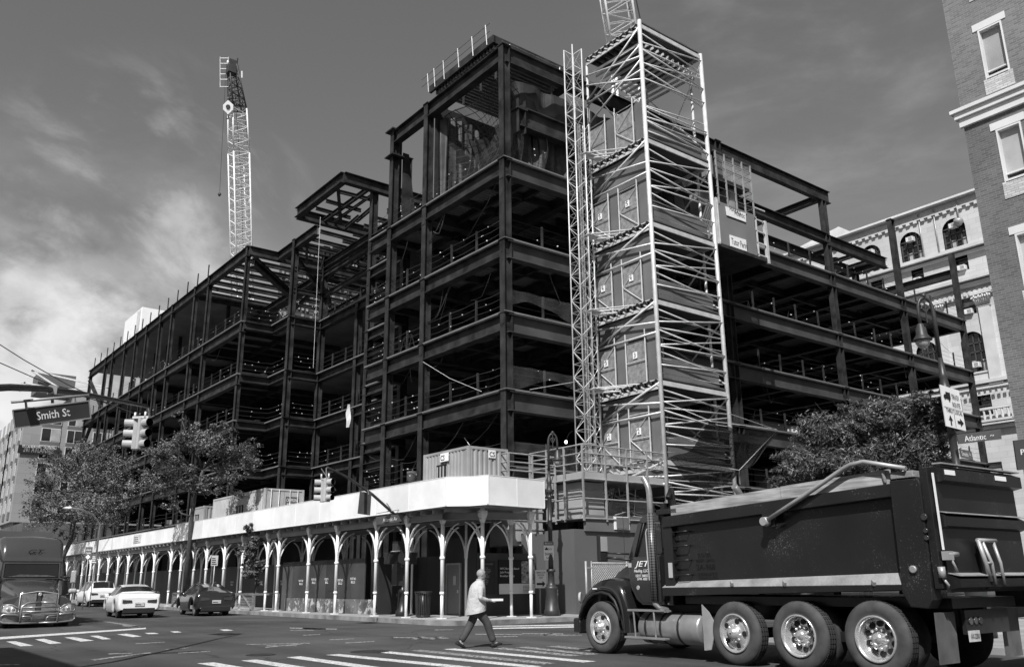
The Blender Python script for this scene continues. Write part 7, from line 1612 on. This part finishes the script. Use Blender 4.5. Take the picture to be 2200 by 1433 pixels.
# shirt
def gar(rings, m, name, sub=1):
    q = MB(); loft(q, rings, cap=False); o = q.build(name, m, None, fixn=True, sub=sub); put(o, man); return o
def ell(c, rf, rs, n=16, tilt=0, j=0.0, seed=0):
    rg = random.Random(seed); return [c+PF*(math.cos(2*math.pi*k/n)*rf*(1+rg.uniform(-j,j)))+PR*(math.sin(2*math.pi*k/n)*rs*(1+rg.uniform(-j,j)))+V((0,0,tilt*math.cos(2*math.pi*k/n))) for k in range(n)]
gar([ell(B(.06,0,1.46),.060,.064),ell(B(.05,0,1.435),.075,.095),ell(B(.035,0,1.40),.115,.175),ell(B(.015,0,1.33),.165,.235,j=.02,seed=1),ell(B(.0,0,1.22),.190,.24,j=.03,seed=2),ell(B(-.01,0,1.10),.200,.235,j=.04,seed=3),ell(B(-.015,0,.98),.212,.235,j=.05,seed=4),ell(B(-.02,0,.88),.222,.24,j=.05,seed=5,tilt=.03),ell(B(-.025,0,.84),.232,.25,j=.05,seed=7,tilt=.03),ell(B(-.03,0,.75),.236,.255,j=.04,seed=6,tilt=.05)], SHIRT, 'shirt')
skinned('shirt_sleeve', [[(sR-V((0,0,.0))+PR*-.03,.085),(sR.lerp(eR,.5),.070),(eR,.062),(eR.lerp(hR,.5),.050),(eR.lerp(hR,.84),.040)]], SHIRT, man); skinned('shirt_sleeve', [[(sL+PR*.03,.085),(sL.lerp(eL,.5),.070),(eL,.062),(eL.lerp(hL,.5),.050),(eL.lerp(hL,.84),.040)]], SHIRT, man)
q = MB(); q.tube(ell(B(.06,0,1.465),.062,.066)+[ell(B(.06,0,1.465),.062,.066)[0]], .014, 6); put(q.build('collar', SHIRT), man)
skinned('trousers', [[(B(-.02,0,.84),(.14,.13)),(B(0,.085,.76),.112),(kR+V((0,0,.06)),.098),(kR.lerp(aR,.55),.085),(aR.lerp(kR,.05),.084)],[(B(-.02,0,.84),(.14,.13)),(B(-.01,-.085,.76),.112),(kL+V((0,0,.06)),.098),(kL.lerp(aL,.55),.085),(aL.lerp(kL,.05),.084)]], TROU, man)
for a, pitch in ((aR,.18),(aL,-.45)):
    d = (PF*math.cos(pitch)+V((0,0,math.sin(pitch)))).normalized(); n_ = PR.cross(d); n_ = n_ if n_.z > 0 else -n_
    q = MB(); rings = []
    for f, w, h in ((-.09,.030,.05),(-.06,.042,.075),(0,.045,.085),(.07,.050,.06),(.14,.048,.045),(.19,.030,.03)):
        c = a+d*f-n_*.065; rings.append([c-PR*w,c-PR*w*.9+n_*h*.6,c-PR*w*.4+n_*h,c+PR*w*.4+n_*h,c+PR*w*.9+n_*h*.6,c+PR*w,c+PR*w*.8-n_*.015,c-PR*w*.8-n_*.015])
    loft(q, rings); o = q.build('shoe', SHOE, None, sub=1); put(o, man)
q = MB(); bx = B(.42,.08,1.01); a_, b_ = PF*.14, PR*.11; q.hexa([bx-a_-b_-V((0,0,.02)),bx+a_-b_-V((0,0,.02)),bx+a_+b_-V((0,0,.02)),bx-a_+b_-V((0,0,.02)),bx-a_-b_+V((0,0,.03)),bx+a_-b_+V((0,0,.03)),bx+a_+b_+V((0,0,.03)),bx-a_+b_+V((0,0,.03))])
bo = thing('takeaway_box', bx, 'flat white box held out by the walking man', 'box'); q.build('box_body', WHT, bo, bevel=.008); MB().hexa([bx+a_*x+b_*y+V((0,0,z)) for z in (.032,.036) for x, y in ((-1,-1),(1,-1),(1,1),(-1,1))]).build('lid', CTW, bo)
